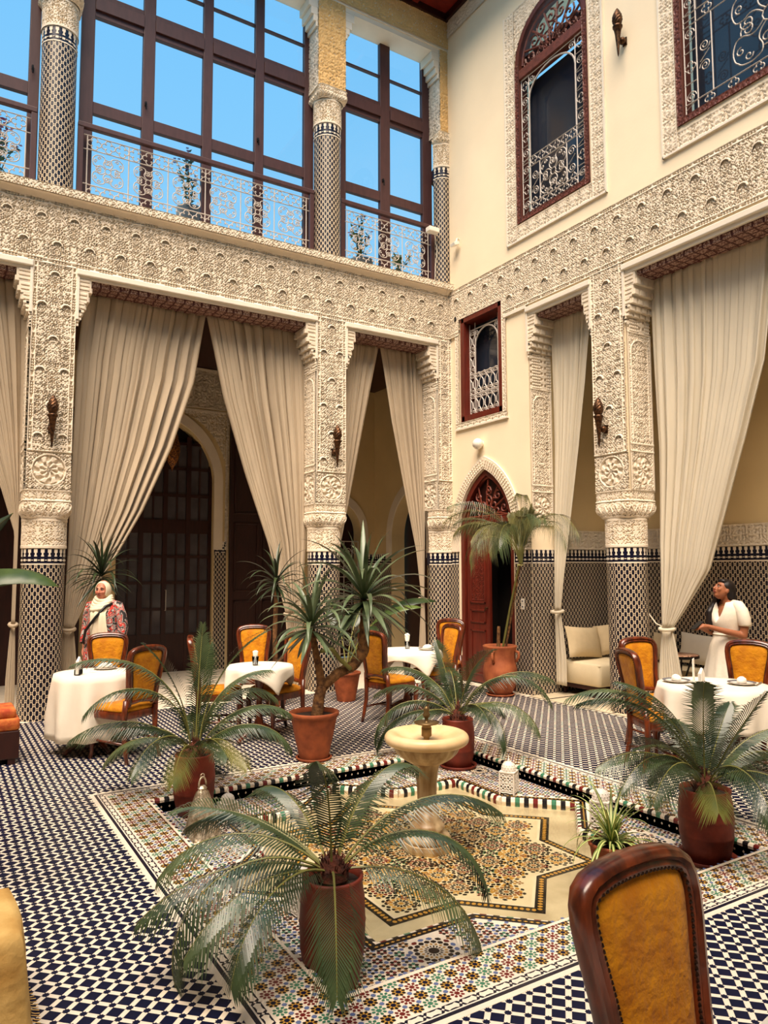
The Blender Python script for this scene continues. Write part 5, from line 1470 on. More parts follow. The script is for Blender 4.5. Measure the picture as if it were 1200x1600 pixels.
def chair(label, top, f, z=0.0):
    # top: ground point under the middle of the back's top rail; f: direction the sitter faces
    f = Vector((f[0], f[1])).normalized()
    t = thing('dining_chair', label, 'chair', (top[0]+f.x*0.325, top[1]+f.y*0.325, z), math.atan2(f.x, -f.y), 'mustard upholstered dining chairs')
    for k in ('back_frame', 'back_upholstery', 'seat_rail', 'seat', 'stretcher'): 
        o = link(k, CH[k], t)
        if k == 'back_upholstery': link('nail_trim', CH['nail_trim'], o)['kind'] = 'stuff'
    for m_ in CH['legs']: link('leg', m_, t)
    return t
chair('mustard dining chair in the foreground, cut off by the lower right frame edge', (-5.62, -8.185), (0.03, -1))
chair('mustard dining chair behind the left table, in front of the woman in the headscarf', (-5.42, -0.82), (-0.25, -1))
chair('mustard dining chair at the near side of the left table, seen from behind', (-5.38, -2.50), (-0.45, 0.9))
chair('mustard dining chair standing left of the small table with the napkin glass', (-4.78, -1.72), (1, -0.35))
chair('mustard dining chair farthest back in the middle, in front of the dark cedar leaf', (-3.62, -0.62), (-0.3, -1))
chair('mustard dining chair right of the small table, behind the branching yucca stem', (-3.60, -1.98), (-1, -0.25))
chair('mustard dining chair left of the centre table, behind the yucca trunk', (-2.86, -2.25), (1, 0.25))
chair('mustard dining chair right of the centre table, nearer of the two by the red door', (-1.42, -1.92), (-1, 0.05))
chair('mustard dining chair right beside the red door, farther of the two there', (-0.86, -1.12), (-0.85, -0.5))
chair('mustard dining chair directly before the right tiled column, mostly hidden', (-0.98, -4.40), (-0.25, -1))
chair('mustard dining chair left of the right-hand table, its back to the fountain', (-1.96, -5.08), (0.9, -0.45))
chair('mustard dining chair next to the woman in the white dress', (-0.30, -5.20), (-1, -0.35))
chair('mustard dining chair cut off at the right frame edge', (-1.0, -6.08), (-0.42, 0.9))

# ---------------------------------------------------------------- tables
def table(label, c, r, cloth_label, half=None, drop=0.42, waves=11, seed=1, rot=0.3):
    t = thing('round_table', label, 'table', (c[0], c[1], 0))
    MB().lathe([(0.001, 0.715), (r-0.01, 0.715), (r, 0.725), (r, 0.74), (r-0.01, 0.748), (0.001, 0.748)], 36).build('tabletop', M['walnut'], t, 'auto')
    MB().lathe([(0.05, 0.06), (0.06, 0.14), (0.035, 0.22), (0.03, 0.45), (0.05, 0.60), (0.10, 0.715)], 14).build('pedestal', M['walnut'], t, True)
    for k in range(4):
        a = PI/2*k+0.4; b = MB(); b.tube([(0.03*math.cos(a), 0.03*math.sin(a), 0.15), (0.16*math.cos(a), 0.16*math.sin(a), 0.09), (0.29*math.cos(a), 0.29*math.sin(a), 0.02)], [0.028, 0.024, 0.02], 7); b.build('foot', M['walnut'], t, True)
    rnd = random.Random(seed); b = MB(); na = 96; rows = []; ph = rnd.uniform(0, 6)
    for j in range(15):
        row = []
        for i in range(na):
            a = 2*PI*i/na
            ext = drop
            if half:
                q = half/max(abs(math.cos(a-rot)), abs(math.sin(a-rot))); ext = max(0.08, q-r)
            if j < 6:
                rr = r*1.004*j/5; row.append((rr*math.cos(a), rr*math.sin(a), 0.752))
            else:
                s = (j-5)/9; d = ext*s
                w = math.sin(waves*a+ph+0.6*math.sin(3*a+ph))
                rr = r*1.004+0.012*min(1, s*4)+(0.030*w+0.022)*min(1, s*1.5)*min(1, ext/0.35)
                row.append((rr*math.cos(a), rr*math.sin(a), 0.752-d if s > 0 else 0.752))
        rows.append(row)
    rows[0] = [(0.0005*math.cos(2*PI*i/na), 0.0005*math.sin(2*PI*i/na), 0.752) for i in range(na)]
    b.loft(rows, True, False)
    o = b.build('tablecloth', M['cloth'], None, True, (c[0], c[1], 0)); tag(o, cloth_label, 'tablecloth')
    so = o.modifiers.new('thickness', 'SOLIDIFY'); so.thickness = 0.003; so.offset = 1
    return t
table('round dining table at the left under a long white cloth', (-5.74, -1.80), 0.36, 'long white tablecloth on the left table, hanging nearly to the floor', None, 0.60, 9, 2)
table('small round table under a white cloth with pointed corners, left of the branching yucca', (-4.18, -2.22), 0.34, 'white tablecloth with a hanging pointed corner, left of the branching yucca', 0.43, 0.3, 8, 3, 0.9)
table('round centre table under a white cloth, behind the marble fountain', (-2.12, -1.88), 0.42, 'white tablecloth on the centre table behind the fountain', 0.50, 0.3, 8, 4, 0.75)
table('round table on the right under a white cloth, set with two plates', (-1.36, -5.52), 0.45, 'white tablecloth on the right-hand table set with two plates', None, 0.33, 10, 5)
table('round table in the near right corner, only its cloth edge in view', (-5.40, -9.0), 0.55, 'white tablecloth edge in the bottom right corner below the foreground chair', None, 0.25, 10, 6)
ZT = 0.757
def napkin_holder(label, c, rz, name='napkin_holder'):
    t = thing(name, label, 'napkin holder', (c[0], c[1], ZT), rz)
    b = MB()
    for s in (-1, 1):
        y = s*0.022
        b.tube([(-0.055, y, 0.0), (-0.055, y, 0.035), (-0.03, y, 0.055), (0.0, y, 0.062), (0.03, y, 0.055), (0.055, y, 0.035), (0.055, y, 0.0)], 0.003, 5)
        for k in range(-4, 5): b.tube([(k*0.012-0.01, y, 0.0), (k*0.012+0.012, y, 0.05)], 0.0020, 4); b.tube([(k*0.012+0.01, y, 0.0), (k*0.012-0.012, y, 0.05)], 0.0020, 4)
    b.box(-0.055, 0.055, -0.024, 0.024, 0, 0.004); b.build('wire_frame', M['black_iron'], t)
    for k in range(3):
        b = MB(); b.prism([(-0.05, -0.012+k*0.010, 0.006), (0.05, -0.012+k*0.010, 0.006), (0.05, -0.012+k*0.010, 0.12), (0.0+0.02*k, -0.012+k*0.010, 0.165), (-0.05, -0.012+k*0.010, 0.125)], (0, 0.006, 0)); b.build('napkin', M['paper'], t)
    return t
napkin_holder('black wire napkin holder with upright white napkins on the left table', (-5.90, -1.93), 1.15)
napkin_holder('black wire napkin holder with tall napkins on the right-hand table', (-1.66, -5.62), 0.35)
def place_setting(label, nlabel, c, rz, r=0.115):
    t = thing('plate', label, 'plate', (c[0], c[1], ZT), rz)
    MB().lathe([(0.001, 0.0), (r*0.6, 0.0), (r, 0.014), (r, 0.018), (r*0.62, 0.007), (0.001, 0.006)], 28).build('dish', M['plate'], t, True)
    MB().lathe([(r*0.80, 0.0125), (r*1.01, 0.0185), (r*0.98, 0.020), (r*0.80, 0.0145)], 28, caps=False).build('coloured_rim', M['plate_rim'], t, True)
    n = thing('folded_napkin', nlabel, 'napkin', (c[0], c[1], ZT+0.016), rz)
    b = MB(); rnd = random.Random(int(c[0]*100))
    b.loft([[(0.07*k*math.cos(2*PI*i/12)*(1+0.25*rnd.random()), 0.035*k*math.sin(2*PI*i/12)*(1+0.25*rnd.random()), z) for i in range(12)] for k, z in ((0.9, 0.0), (1.0, 0.012), (0.85, 0.03), (0.4, 0.045))])
    b.build('napkin_fold', M['paper'], n, True)
place_setting('plate with a dark rim at the right of the right-hand table', 'white napkin on the plate at the right of the right-hand table', (-1.17, -5.66), 0.4)
place_setting('plate with a dark rim at the far left of the right-hand table', 'white napkin on the plate at the far left of the right-hand table', (-1.52, -5.27), 0.9)
place_setting('plate on the left table before the mustard chair', 'crumpled white napkin on the plate of the left table', (-5.60, -1.64), 0.2)
place_setting('plate on the centre table nearest the red door chairs', 'napkin on the centre table plate nearest the red door chairs', (-1.88, -1.98), 0.2)
for lb, c in (('steel knife beside the right plate of the right-hand table', (-1.05, -5.74)),):
    b = MB(); b.obox((0, 0, 0.003), (0.10, 0, 0), (0, 0.007, 0), (0, 0, 0.0015)); b.obox((0.06, 0, 0.004), (0.04, 0, 0), (0, 0.006, 0), (0, 0, 0.003))
    o = b.build('table_knife', mat('steel', (170, 166, 160), 0.3, metal=0.9), None, False, (c[0], c[1], ZT), 0.35); tag(o, lb, 'knife')
t = thing('menu_card', 'upright white menu card with a clear foot on the right-hand table', 'menu', (-1.40, -5.36, ZT), 0.5)
box_part('card', -0.05, 0.05, -0.003, 0.003, 0.005, 0.20, M['paper'], t); box_part('card_foot', -0.05, 0.05, -0.03, 0.03, 0, 0.006, M['plastic_white'], t)
t = thing('napkin_glass', 'drinking glass with a rolled napkin on the small table', 'glass', (-4.22, -2.20, ZT))
MB().lathe([(0.028, 0), (0.036, 0.09), (0.033, 0.09), (0.026, 0.006)], 16).build('tumbler', M['bottle'], t, True)
MB().lathe([(0.02, 0.008), (0.024, 0.09), (0.03, 0.14), (0.012, 0.15)], 9).build('napkin_roll', M['paper'], t)
t = thing('napkin_glass', 'drinking glass with a folded napkin on the centre table', 'glass', (-2.02, -1.74, ZT))
MB().lathe([(0.028, 0), (0.036, 0.09), (0.033, 0.09), (0.026, 0.006)], 16).build('tumbler', M['bottle'], t, True)
MB().lathe([(0.02, 0.008), (0.024, 0.09), (0.035, 0.17), (0.012, 0.19)], 7).build('napkin_roll', M['paper'], t)

# ---------------------------------------------------------------- sofas and cushions in the niches
def soft_box(b, x0, x1, y0, y1, z0, z1, r=0.05):
    def ringp(k, z):
        pts = []
        for cx, cy, a0 in ((x1-r, y1-r, 0), (x0+r, y1-r, PI/2), (x0+r, y0+r, PI), (x1-r, y0+r, 1.5*PI)):
            for i in range(5):
                a = a0+PI/2*i/4; pts.append((cx+(r-k)*math.cos(a), cy+(r-k)*math.sin(a), z))
        return pts
    b.loft([ringp(r*0.5, z0), ringp(0, z0+r*0.5), ringp(0, z1-r*0.6), ringp(r*0.3, z1-r*0.15), ringp(r*0.8, z1)])
t = thing('sofa', 'cream banquette sofa along the end of the narrow niche, beside the knotted curtain', 'sofa', (0.9, -2.2, 0.012))
b = MB(); b.box(-0.42, 0.57, -0.36, 0.32, 0.10, 0.16); b.build('base', M['dark_wood'], t)
for x in (-0.38, 0.05, 0.5):
    for y in (-0.26, 0.28): b = MB(); b.box(x-0.02, x+0.02, y-0.02, y+0.02, 0.0, 0.10); b.build('leg', M['dark_wood'], t)
b = MB(); soft_box(b, -0.46, 0.58, -0.42, 0.33, 0.16, 0.46, 0.06); b.build('mattress', M['sofa'], t, True)
b = MB(); b.tube([(-0.445, -0.405, 0.435), (0.57, -0.405, 0.435)], 0.008, 5); b.tube([(-0.445, -0.405, 0.435), (-0.445, 0.32, 0.435)], 0.008, 5); b.build('piping', M['sofa'], t)
t = thing('sofa', 'long cream banquette sofa along the back of the wide niche, behind the woman in white', 'sofa', (1.15, -4.8, 0.012))
b = MB(); b.box(-0.24, 0.30, -2.3, 1.95, 0.10, 0.16); b.build('base', M['dark_wood'], t)
for y in (-2.1, -0.7, 0.6, 1.8):
    for x in (-0.2, 0.26): b = MB(); b.box(x-0.02, x+0.02, y-0.02, y+0.02, 0.0, 0.10); b.build('leg', M['dark_wood'], t)
b = MB(); soft_box(b, -0.32, 0.34, -2.4, 2.05, 0.16, 0.46, 0.06); b.build('mattress', M['sofa'], t, True)
def cushion(label, c, w, h, th, rz, tilt, m, roll=0.0):
    b = MB(); rows = []; n = 12
    for sgn in (-1, 1):
        rows = []
        for j in range(n+1):
            v = -1+2*j/n; r = []
            for i in range(n+1):
                u = -1+2*i/n
                pin = 1-0.07*(1-abs(u)**2)*(abs(v) > 0.99)-0.0
                e = max(0, (1-abs(u)**2.4))**0.55*max(0, (1-abs(v)**2.4))**0.55
                k = 1-0.06*(1-v*v)*abs(u)**3; k2 = 1-0.06*(1-u*u)*abs(v)**3
                r.append((u*w/2*k, sgn*th/2*e, v*h/2*k2+h/2))
            rows.append(r if sgn < 0 else r[::-1])
        b.loft(rows, closed=False)
    o = b.build('cushion', m, None, True, c); o.rotation_euler = (tilt, roll, rz); tag(o, label, 'cushion')
    return o
cushion('large beige cushion leaning at the left of the narrow niche sofa', (0.74, -2.12, 0.50), 0.74, 0.44, 0.18, 0.10, -0.24, M['cushion'], 0.08)
cushion('beige cushion behind the large one, tilted into the niche corner', (1.24, -2.20, 0.53), 0.46, 0.44, 0.16, -0.9, -0.22, M['cushion'], -0.20)
cushion('long white bolster cushion on the wide niche sofa', (1.30, -3.55, 0.50), 0.74, 0.40, 0.16, -PI/2, -0.2, M['cushion_white'], 0.05)
cushion('pale cushion on the wide niche sofa beside the tied curtain', (1.31, -2.94, 0.50), 0.38, 0.38, 0.14, -PI/2, -0.2, M['cushion'])
cushion('rust coloured cushion on the wide niche sofa, left of the woman in white', (1.10, -4.02, 0.58), 0.40, 0.40, 0.13, -PI/2+0.25, -0.35, M['rust'], 0.5)
# side table
t = thing('side_table', 'small round mosaic-topped iron table in the wide niche, left of the woman in white', 'table', (0.62, -3.72, 0.012))
MB().lathe([(0.001, 0.665), (0.21, 0.665), (0.22, 0.675), (0.22, 0.695), (0.21, 0.70), (0.001, 0.70)], 32).build('tabletop', mat('pinkish_mosaic_top', (196, 158, 128), 0.35, c2=(120, 76, 58), vscale=45, contrast=(0.45, 0.55)), t, 'auto')
MB().lathe([(0.205, 0.655), (0.225, 0.66), (0.225, 0.69), (0.205, 0.665)], 32, caps=False).build('iron_band', M['black_iron'], t)
for k in range(3):
    a = 2*PI*k/3+0.5; b = MB(); b.tube([(0.17*math.cos(a), 0.17*math.sin(a), 0.66), (0.05*math.cos(a), 0.05*math.sin(a), 0.36), (0.19*math.cos(a), 0.19*math.sin(a), 0.0)], 0.011, 6); b.build('leg', M['black_iron'], t)
t = thing('water_bottle', 'clear plastic water bottle on the small mosaic side table', 'bottle', (0.56, -3.58, 0.714))
MB().lathe([(0.028, 0.0), (0.032, 0.02), (0.032, 0.13), (0.026, 0.16), (0.012, 0.185), (0.012, 0.20)], 14).build('body', M['bottle'], t, True)
MB().lathe([(0.014, 0.198), (0.014, 0.218)], 12).build('cap', M['plastic_white'], t); MB().lathe([(0.0325, 0.055), (0.0325, 0.105)], 14, caps=False).build('label_band', M['plate_rim'], t)

# ---------------------------------------------------------------- things at the left edge
t = thing('ottoman', 'ottoman with a frayed sandy cover at the left frame edge', 'ottoman', (-7.02, -6.12, 0))
b = MB(); rnd = random.Random(4); rings = []
for k, z in ((1.12, 0.004), (1.08, 0.06), (1.03, 0.16), (1.0, 0.28), (0.97, 0.37), (0.92, 0.405), (0.80, 0.415), (0.3, 0.418)):
    r = []
    for i in range(40):
        a = 2*PI*i/40; q = 0.27/max(abs(math.cos(a)), abs(math.sin(a)))**0.8
        wv = 1+0.03*math.sin(i*2.1+z*9)*(z < 0.3)
        r.append((q*k*wv*math.cos(a), q*k*wv*math.sin(a), z+(0.012*rnd.random() if z < 0.01 else 0)))
    rings.append(r)
b.loft(rings); b.build('cover', M['straw'], t, True)
b = MB()
for i in range(90):
    a = 2*PI*i/90; q = 0.27/max(abs(math.cos(a)), abs(math.sin(a)))**0.8*1.12
    p = Vector((q*math.cos(a), q*math.sin(a), 0.012)); b.tube([p, p+Vector((0.015*math.cos(a), 0.015*math.sin(a), -0.008+0.004*rnd.random())), p+Vector((0.032*math.cos(a+0.3*rnd.random()), 0.032*math.sin(a), -0.010))], 0.0022, 3)
b.build('fringe', M['straw'], t)
t = thing('low_bench', 'dark low wooden bench at the left edge before the left column', 'bench', (-6.75, -1.75, 0))
b = MB(); b.box(-0.55, 0.36, -0.22, 0.25, 0.05, 0.30); b.build('chest', M['dark_wood'], t, bevel=0.01)
for x in (-0.5, 0.30):
    for y in (-0.18, 0.2): b = MB(); b.box(x-0.03, x+0.03, y-0.03, y+0.03, 0, 0.05); b.build('foot', M['dark_wood'], t)
t2 = thing('seat_pad', 'red and orange patterned seat pad on the low dark bench', 'cushion', (-6.75, -1.75, 0.30))
b = MB(); soft_box(b, -0.55, 0.36, -0.22, 0.25, 0.0, 0.11, 0.03); b.build('lower_pad', M['rug'], t2, True)
b = MB(); soft_box(b, -0.54, 0.33, -0.20, 0.23, 0.11, 0.19, 0.03); b.build('upper_pad', M['rug'], t2, True)

# ---------------------------------------------------------------- fountain
t = thing('marble_fountain', 'honey coloured marble fountain bowl on a pedestal in the star pool', 'fountain', (CX, CY, ZP))
z0 = -ZP
b = MB(); b.loft([[(0.17*k*math.cos(PI/4*i+PI/8), 0.17*k*math.sin(PI/4*i+PI/8), z) for i in range(8)] for k, z in ((1.05, 0.0), (1.05, 0.05), (0.98, 0.055))]); b.build('plinth', M['fountain_grain'], t)
b = MB(); b.lathe([(0.16, 0.055), (0.165, 0.075), (0.15, 0.10), (0.115, 0.115), (0.11, 0.13), (0.125, 0.15), (0.105, 0.17), (0.082, 0.20), (0.072, 0.26)], 32); b.build('base', M['fountain_grain'], t, True)
b = MB(); b.lathe([(0.072, 0.26), (0.068, 0.32), (0.072, 0.44), (0.085, 0.53), (0.098, 0.565), (0.105, 0.575)], 8, a0=PI/8); b.build('pedestal', M['fountain_grain'], t)
b = MB(); rings = []
for r, z in ((0.10, 0.575), (0.135, 0.59), (0.18, 0.62), (0.215, 0.655), (0.235, 0.69), (0.24, 0.705)):
    rings.append([(r*(1+0.018*math.cos(20*2*PI*i/80))*math.cos(2*PI*i/80), r*(1+0.018*math.cos(20*2*PI*i/80))*math.sin(2*PI*i/80), z) for i in range(80)])
b.loft(rings); b.build('bowl', M['fountain_grain'], t, True)
b = MB(); prof = [(0.24, 0.70)]
for i in range(11):
    a = -PI/2+PI*i/10*1.0; prof.append((0.250+0.046*math.cos(a), 0.745+0.042*math.sin(a)))
prof += [(0.215, 0.775), (0.185, 0.755), (0.12, 0.725), (0.05, 0.715), (0.001, 0.713)]
b.lathe(prof, 56, caps=False); b.build('rim', M['fountain'], t, True)
b = MB(); b.lathe([(0.005, 0.716), (0.02, 0.735), (0.022, 0.75), (0.036, 0.76), (0.036, 0.815), (0.03, 0.83), (0.085, 0.845), (0.09, 0.853), (0.03, 0.85), (0.014, 0.855), (0.012, 0.88), (0.024, 0.895), (0.026, 0.91), (0.016, 0.925), (0.022, 0.94), (0.010, 0.96), (0.001, 0.965)], 20); b.build('spout', M['brass'], t, True)

# ---------------------------------------------------------------- lanterns
def white_lantern(label, c, s=1.0, rz=0.3):
    t = thing('lantern', label, 'lantern', c, rz)
    h = 0.062*s
    b = MB()
    for x in (-1, 1):
        for y in (-1, 1): b.box(x*h-0.006, x*h+0.006, y*h-0.006, y*h+0.006, 0, 0.185*s)
    b.box(-h, h, -h, h, 0.018*s, 0.026*s); b.box(-h-0.006, h+0.006, -h-0.006, h+0.006, 0.180*s, 0.190*s); b.build('frame', M['white_metal'], t)
    for k in range(4):
        b = MB(); ca, sa_ = math.cos(PI/2*k), math.sin(PI/2*k)
        P = lambda u, v: (u*ca-(-h)*sa_, u*sa_+(-h)*ca, v)
        for v in (0.030, 0.10, 0.175): b.tube([P(-h, v*s), P(h, v*s)], 0.004*s, 4)
        for q in (-0.5, 0.5):
            for v in (0.065, 0.138): quatrefoil(b, P, (q*h, v*s), 0.030*s, 0.0048*s); spiral(b, P, (q*h, v*s), 0.014*s, 0, 1, 0.004*s, 1, 8)
        for q in (-1, 0, 1): b.tube([P(q*h*0.96, 0.03*s), P(q*h*0.96, 0.175*s)], 0.004*s, 4)
        for v0, v1 in ((0.03, 0.10), (0.10, 0.175)):
            for q in (-1, 0): b.tube([P(q*h, v0*s), P((q+1)*h, v1*s)], 0.0032*s, 4); b.tube([P((q+1)*h, v0*s), P(q*h, v1*s)], 0.0032*s, 4)
        b.build('pierced_side', M['white_metal'], t)
        b = MB(); b.tube([P(-h, 0.020*s), P(-h*0.6, 0.012*s), P(0, 0.018*s), P(h*0.6, 0.012*s), P(h, 0.020*s)], 0.004*s, 4); b.build('apron', M['white_metal'], t)
    prof = [(0.058, 0.19), (0.060, 0.21), (0.054, 0.235), (0.040, 0.255), (0.018, 0.268), (0.006, 0.272)]
    b = MB(); b.lathe([(r*s, z*s) for r, z in prof], 24, caps=False); b.build('dome', M['white_metal'], t, True)
    b = MB()
    for j, (r, z) in enumerate(((0.061, 0.206), (0.0585, 0.224), (0.0515, 0.241))):
        for i in range(14):
            a = 2*PI*(i+0.5*(j % 2))/14; b.sphere((r*s*math.cos(a), r*s*math.sin(a), z*s), 0.0045*s, 6, 4)
    b.build('dome_studs', M['white_metal'], t)
    MB().lathe([(0.010*s, 0.27*s), (0.012*s, 0.277*s), (0.005*s, 0.285*s), (0.003*s, 0.32*s), (0.0005, 0.325*s)], 8).build('finial', M['white_metal'], t, True)
    return t
white_lantern('white pierced metal lantern standing right of the fountain, on the sunken mosaic', (-2.965, -4.70, ZS), 0.96, 0.55)
white_lantern('white pierced metal lantern behind the spider plant', (-2.93, -5.66, ZS), 1.0, 0.5)
white_lantern('white pierced metal lantern partly hidden left of the foreground palm pot', (-5.34, -5.72, ZS), 0.95, 0.2)
white_lantern('small white lantern with a domed top among the fronds, behind the silver lantern', (-5.20, -4.15, ZS), 0.8, 0.2)
t = thing('silver_lantern', 'conical embossed silver lantern with a loop handle, beside the left palm pot', 'lantern', (-5.46, -4.36, ZS), 0.3)
b = MB(); b.lathe([(0.150, 0.0), (0.152, 0.008), (0.138, 0.02), (0.125, 0.06), (0.095, 0.16), (0.060, 0.27), (0.040, 0.32), (0.030, 0.335), (0.036, 0.345), (0.020, 0.36)], 10, rx=1.0, ry=0.8); b.build('body', M['silver'], t, 'auto')
b = MB()
for k in range(10):
    a = 2*PI*k/10; b.tube([(r*math.cos(a), 0.8*r*math.sin(a), z) for r, z in ((0.150, 0.008), (0.125, 0.062), (0.096, 0.162), (0.061, 0.272), (0.041, 0.322))], 0.0035, 4)
b.build('seams', M['silver'], t)
b = MB(); b.tube([(0.03*math.cos(PI*i/10), 0, 0.36+0.06*math.sin(PI*i/10)) for i in range(11)], 0.006, 6); b.tube([(0.016*math.cos(2*PI*i/10), 0.002, 0.425+0.016*math.sin(2*PI*i/10)) for i in range(10)], 0.004, 5, closed=True); b.build('handle', M['silver'], t, True)
# hanging filigree lantern in the gallery
t = thing('hanging_lantern', 'amber filigree lantern hanging in the gallery behind the left curtain', 'lantern', (-4.03, 1.8, 3.27))
M['amber'] = mat('amber_filigree', (150, 92, 34), 0.45, metal=0.4, c2=(70, 36, 12), vscale=50, contrast=(0.45, 0.55), bump=0.6, bscale=60)
b = MB(); b.lathe([(0.004, 0.0), (0.02, 0.06), (0.06, 0.12), (0.10, 0.20), (0.12, 0.32), (0.115, 0.42), (0.085, 0.52), (0.09, 0.54), (0.06, 0.62), (0.02, 0.68)], 10); b.build('body', M['amber'], t, 'auto')
b = MB(); b.tube([(0, 0, 0.68), (0, 0, 2.09)], 0.008, 5); b.build('chain', M['bronze'], t)

# ---------------------------------------------------------------- wall lamps and small fittings
def torch(label, p, out, s=1.0):
    # p: point on the wall behind the collar; out: outward normal
    rz = math.atan2(out[1], out[0])
    t = thing('torch_lamp', label, 'wall lamp', p, rz); d = 0.13
    MB().lathe([(0.003, -0.36), (0.010, -0.33), (0.020, -0.22), (0.034, -0.08), (0.048, 0.0), (0.060, 0.015), (0.062, 0.035), (0.045, 0.045), (0.03, 0.055)], 16, (d, 0, 0)).build('cone', M['bronze'], t, True)
    b = MB(); rings = []
    for k in range(11):
        q = k/10; r = 0.068*math.sin(PI*min(1, 0.15+q*0.80))**0.8*(1-0.35*q)+0.004*(1-q); z = 0.05+0.215*q
        rings.append([((r*(1+0.08*((i+k) % 2)))*math.cos(2*PI*i/16)+d, (r*(1+0.08*((i+k) % 2)))*math.sin(2*PI*i/16), z) for i in range(16)])
    b.loft(rings); b.build('flame_bud', M['bronze'], t)
    b = MB(); b.tube([(0, 0, -0.10), (0.05, 0, -0.13), (d-0.02, 0, -0.10)], 0.016, 8); b.sphere((0.05, 0.0, -0.125), 0.045, 12, 8); b.build('bracket', M['bronze'], t, True)
    MB().obox((-0.002, 0, -0.12), (0.012, 0, 0), (0, 0.03, 0), (0, 0, 0.05)).build('wall_plate', M['bronze'], t)
torch('bronze torch lamp on the left carved pier', (-5.985, -0.035, 3.55), (0, -1))
torch('bronze torch lamp on the middle carved pier', (-2.18, -0.035, 3.58), (0, -1))
torch('bronze torch lamp on the right carved pier', (-0.035, -3.26, 3.60), (-1, 0))
torch('bronze torch lamp high on the plain wall between the upper windows', (-0.004, -3.70, 8.43), (-1, 0))
t = thing('globe_lamp', 'small cream globe lamp above the arched red door', 'wall lamp', (0.0, -0.79, 3.66), 0)
b = MB(); b.lathe([(0.035, 0), (0.05, 0.01), (0.05, 0.03), (0.07, 0.04), (0.085, 0.07), (0.085, 0.10), (0.06, 0.14), (0.02, 0.16)], 18)
o = b.build('globe', M['plastic_white'], t, True); o.rotation_euler = (0, -PI/2, 0)
o = MB().lathe([(0.055, 0.0), (0.055, 0.012)], 16).build('wall_plate', M['plaster'], t); o.rotation_euler = (0, -PI/2, 0)
t = thing('security_camera', 'tiny black camera fixed in the corner beside the small window', 'camera', (0.0, -0.20, 5.80))
MB().box(-0.05, -0.026, -0.02, 0.02, -0.035, 0.035).build('housing', M['black_plastic'], t, bevel=0.008); MB().box(-0.03, 0.0, -0.006, 0.006, -0.01, 0.01).build('mount', M['black_plastic'], t)
t = thing('floodlight', 'white floodlight clamped to the short upper railing', 'floodlight', (-0.33, 0.08, 7.30))
MB().box(-0.10, 0.10, -0.14, -0.02, -0.03, 0.05).build('housing', M['plastic_white'], t, bevel=0.01); b = MB(); b.tube([(0.08, -0.03, -0.02), (0.13, -0.02, -0.3), (0.12, 0.02, -0.55), (0.13, 0.05, -0.8)], 0.006, 5); b.build('cable', M['plastic_white'], t)
t = thing('wall_spotlight', 'small white spotlight on the cream wall near the upper corner', 'spotlight', (0.0, -0.28, 7.02))
MB().obox((-0.09, 0, 0.0), (0.05, 0, 0.02), (0, 0.06, 0), (0.008, 0, -0.025)).build('housing', M['plastic_white'], t, bevel=0.006); b = MB(); b.tube([(0, 0, 0.10), (-0.04, 0, 0.11), (-0.07, 0, 0.03)], 0.012, 6); b.build('arm', M['plastic_white'], t)
t = thing('light_switch', 'white double switch plate on the tiled dado left of the knotted curtain', 'switch', (-0.006, -1.66, 1.25))
for k in (0, 1):
    b = MB(); b.box(-0.012, 0, -0.035, 0.035, -0.075+k*0.078, 0.0+k*0.078); b.build('plate', M['plastic_white'], t, bevel=0.004)
    MB().lathe([(0.012, 0), (0.012, 0.004)], 12, (0, 0, 0)).build('socket', M['plate_rim'], t).matrix_local = Matrix.Translation((-0.012, 0, -0.037+k*0.078)) @ Matrix.Rotation(-PI/2, 4, 'Y')

# ================================================================== PLANTS
M['frond'] = mat('sago_frond', (62, 78, 46), 0.36, c2=(30, 45, 24), vscale=5, spec=0.6)
M['frond_pale'] = mat('sago_frond_young', (88, 102, 66), 0.36, c2=(48, 64, 36), vscale=5, spec=0.6)
M['frond_yellow'] = mat('sago_frond_old', (112, 108, 46), 0.45, c2=(70, 80, 36), vscale=5, spec=0.5)
M['rachis'] = mat('frond_rachis', (118, 116, 60), 0.5)
M['caudex'] = mat('fibrous_caudex', (92, 42, 24), 0.9, c2=(50, 22, 12), vscale=30, bump=0.8, bscale=60)
M['yucca'] = mat('yucca_leaf', (98, 112, 80), 0.35, c2=(54, 70, 42), vscale=4, spec=0.55)
M['yucca_dark'] = mat('yucca_leaf_dark', (44, 60, 30), 0.4, c2=(22, 34, 18), vscale=4, spec=0.5)
M['bark'] = mat('yucca_bark', (132, 92, 52), 0.85, c2=(70, 44, 26), vscale=22, bump=0.9, bscale=40)
M['paddle'] = mat('paddle_leaf', (34, 54, 22), 0.35, c2=(18, 34, 14), vscale=5, spec=0.55)
M['paddle_pale'] = mat('paddle_leaf_pale', (74, 92, 38), 0.4, c2=(40, 60, 24), vscale=6, spec=0.5)
M['feather'] = mat('feather_palm_leaf', (104, 100, 52), 0.5, c2=(62, 64, 34), vscale=6)
M['cream_leaf'] = mat('cream_leaf_stripe', (206, 204, 132), 0.45)
M['green_leaf'] = mat('fresh_green_leaf', (104, 132, 52), 0.45, c2=(72, 100, 36), vscale=8)

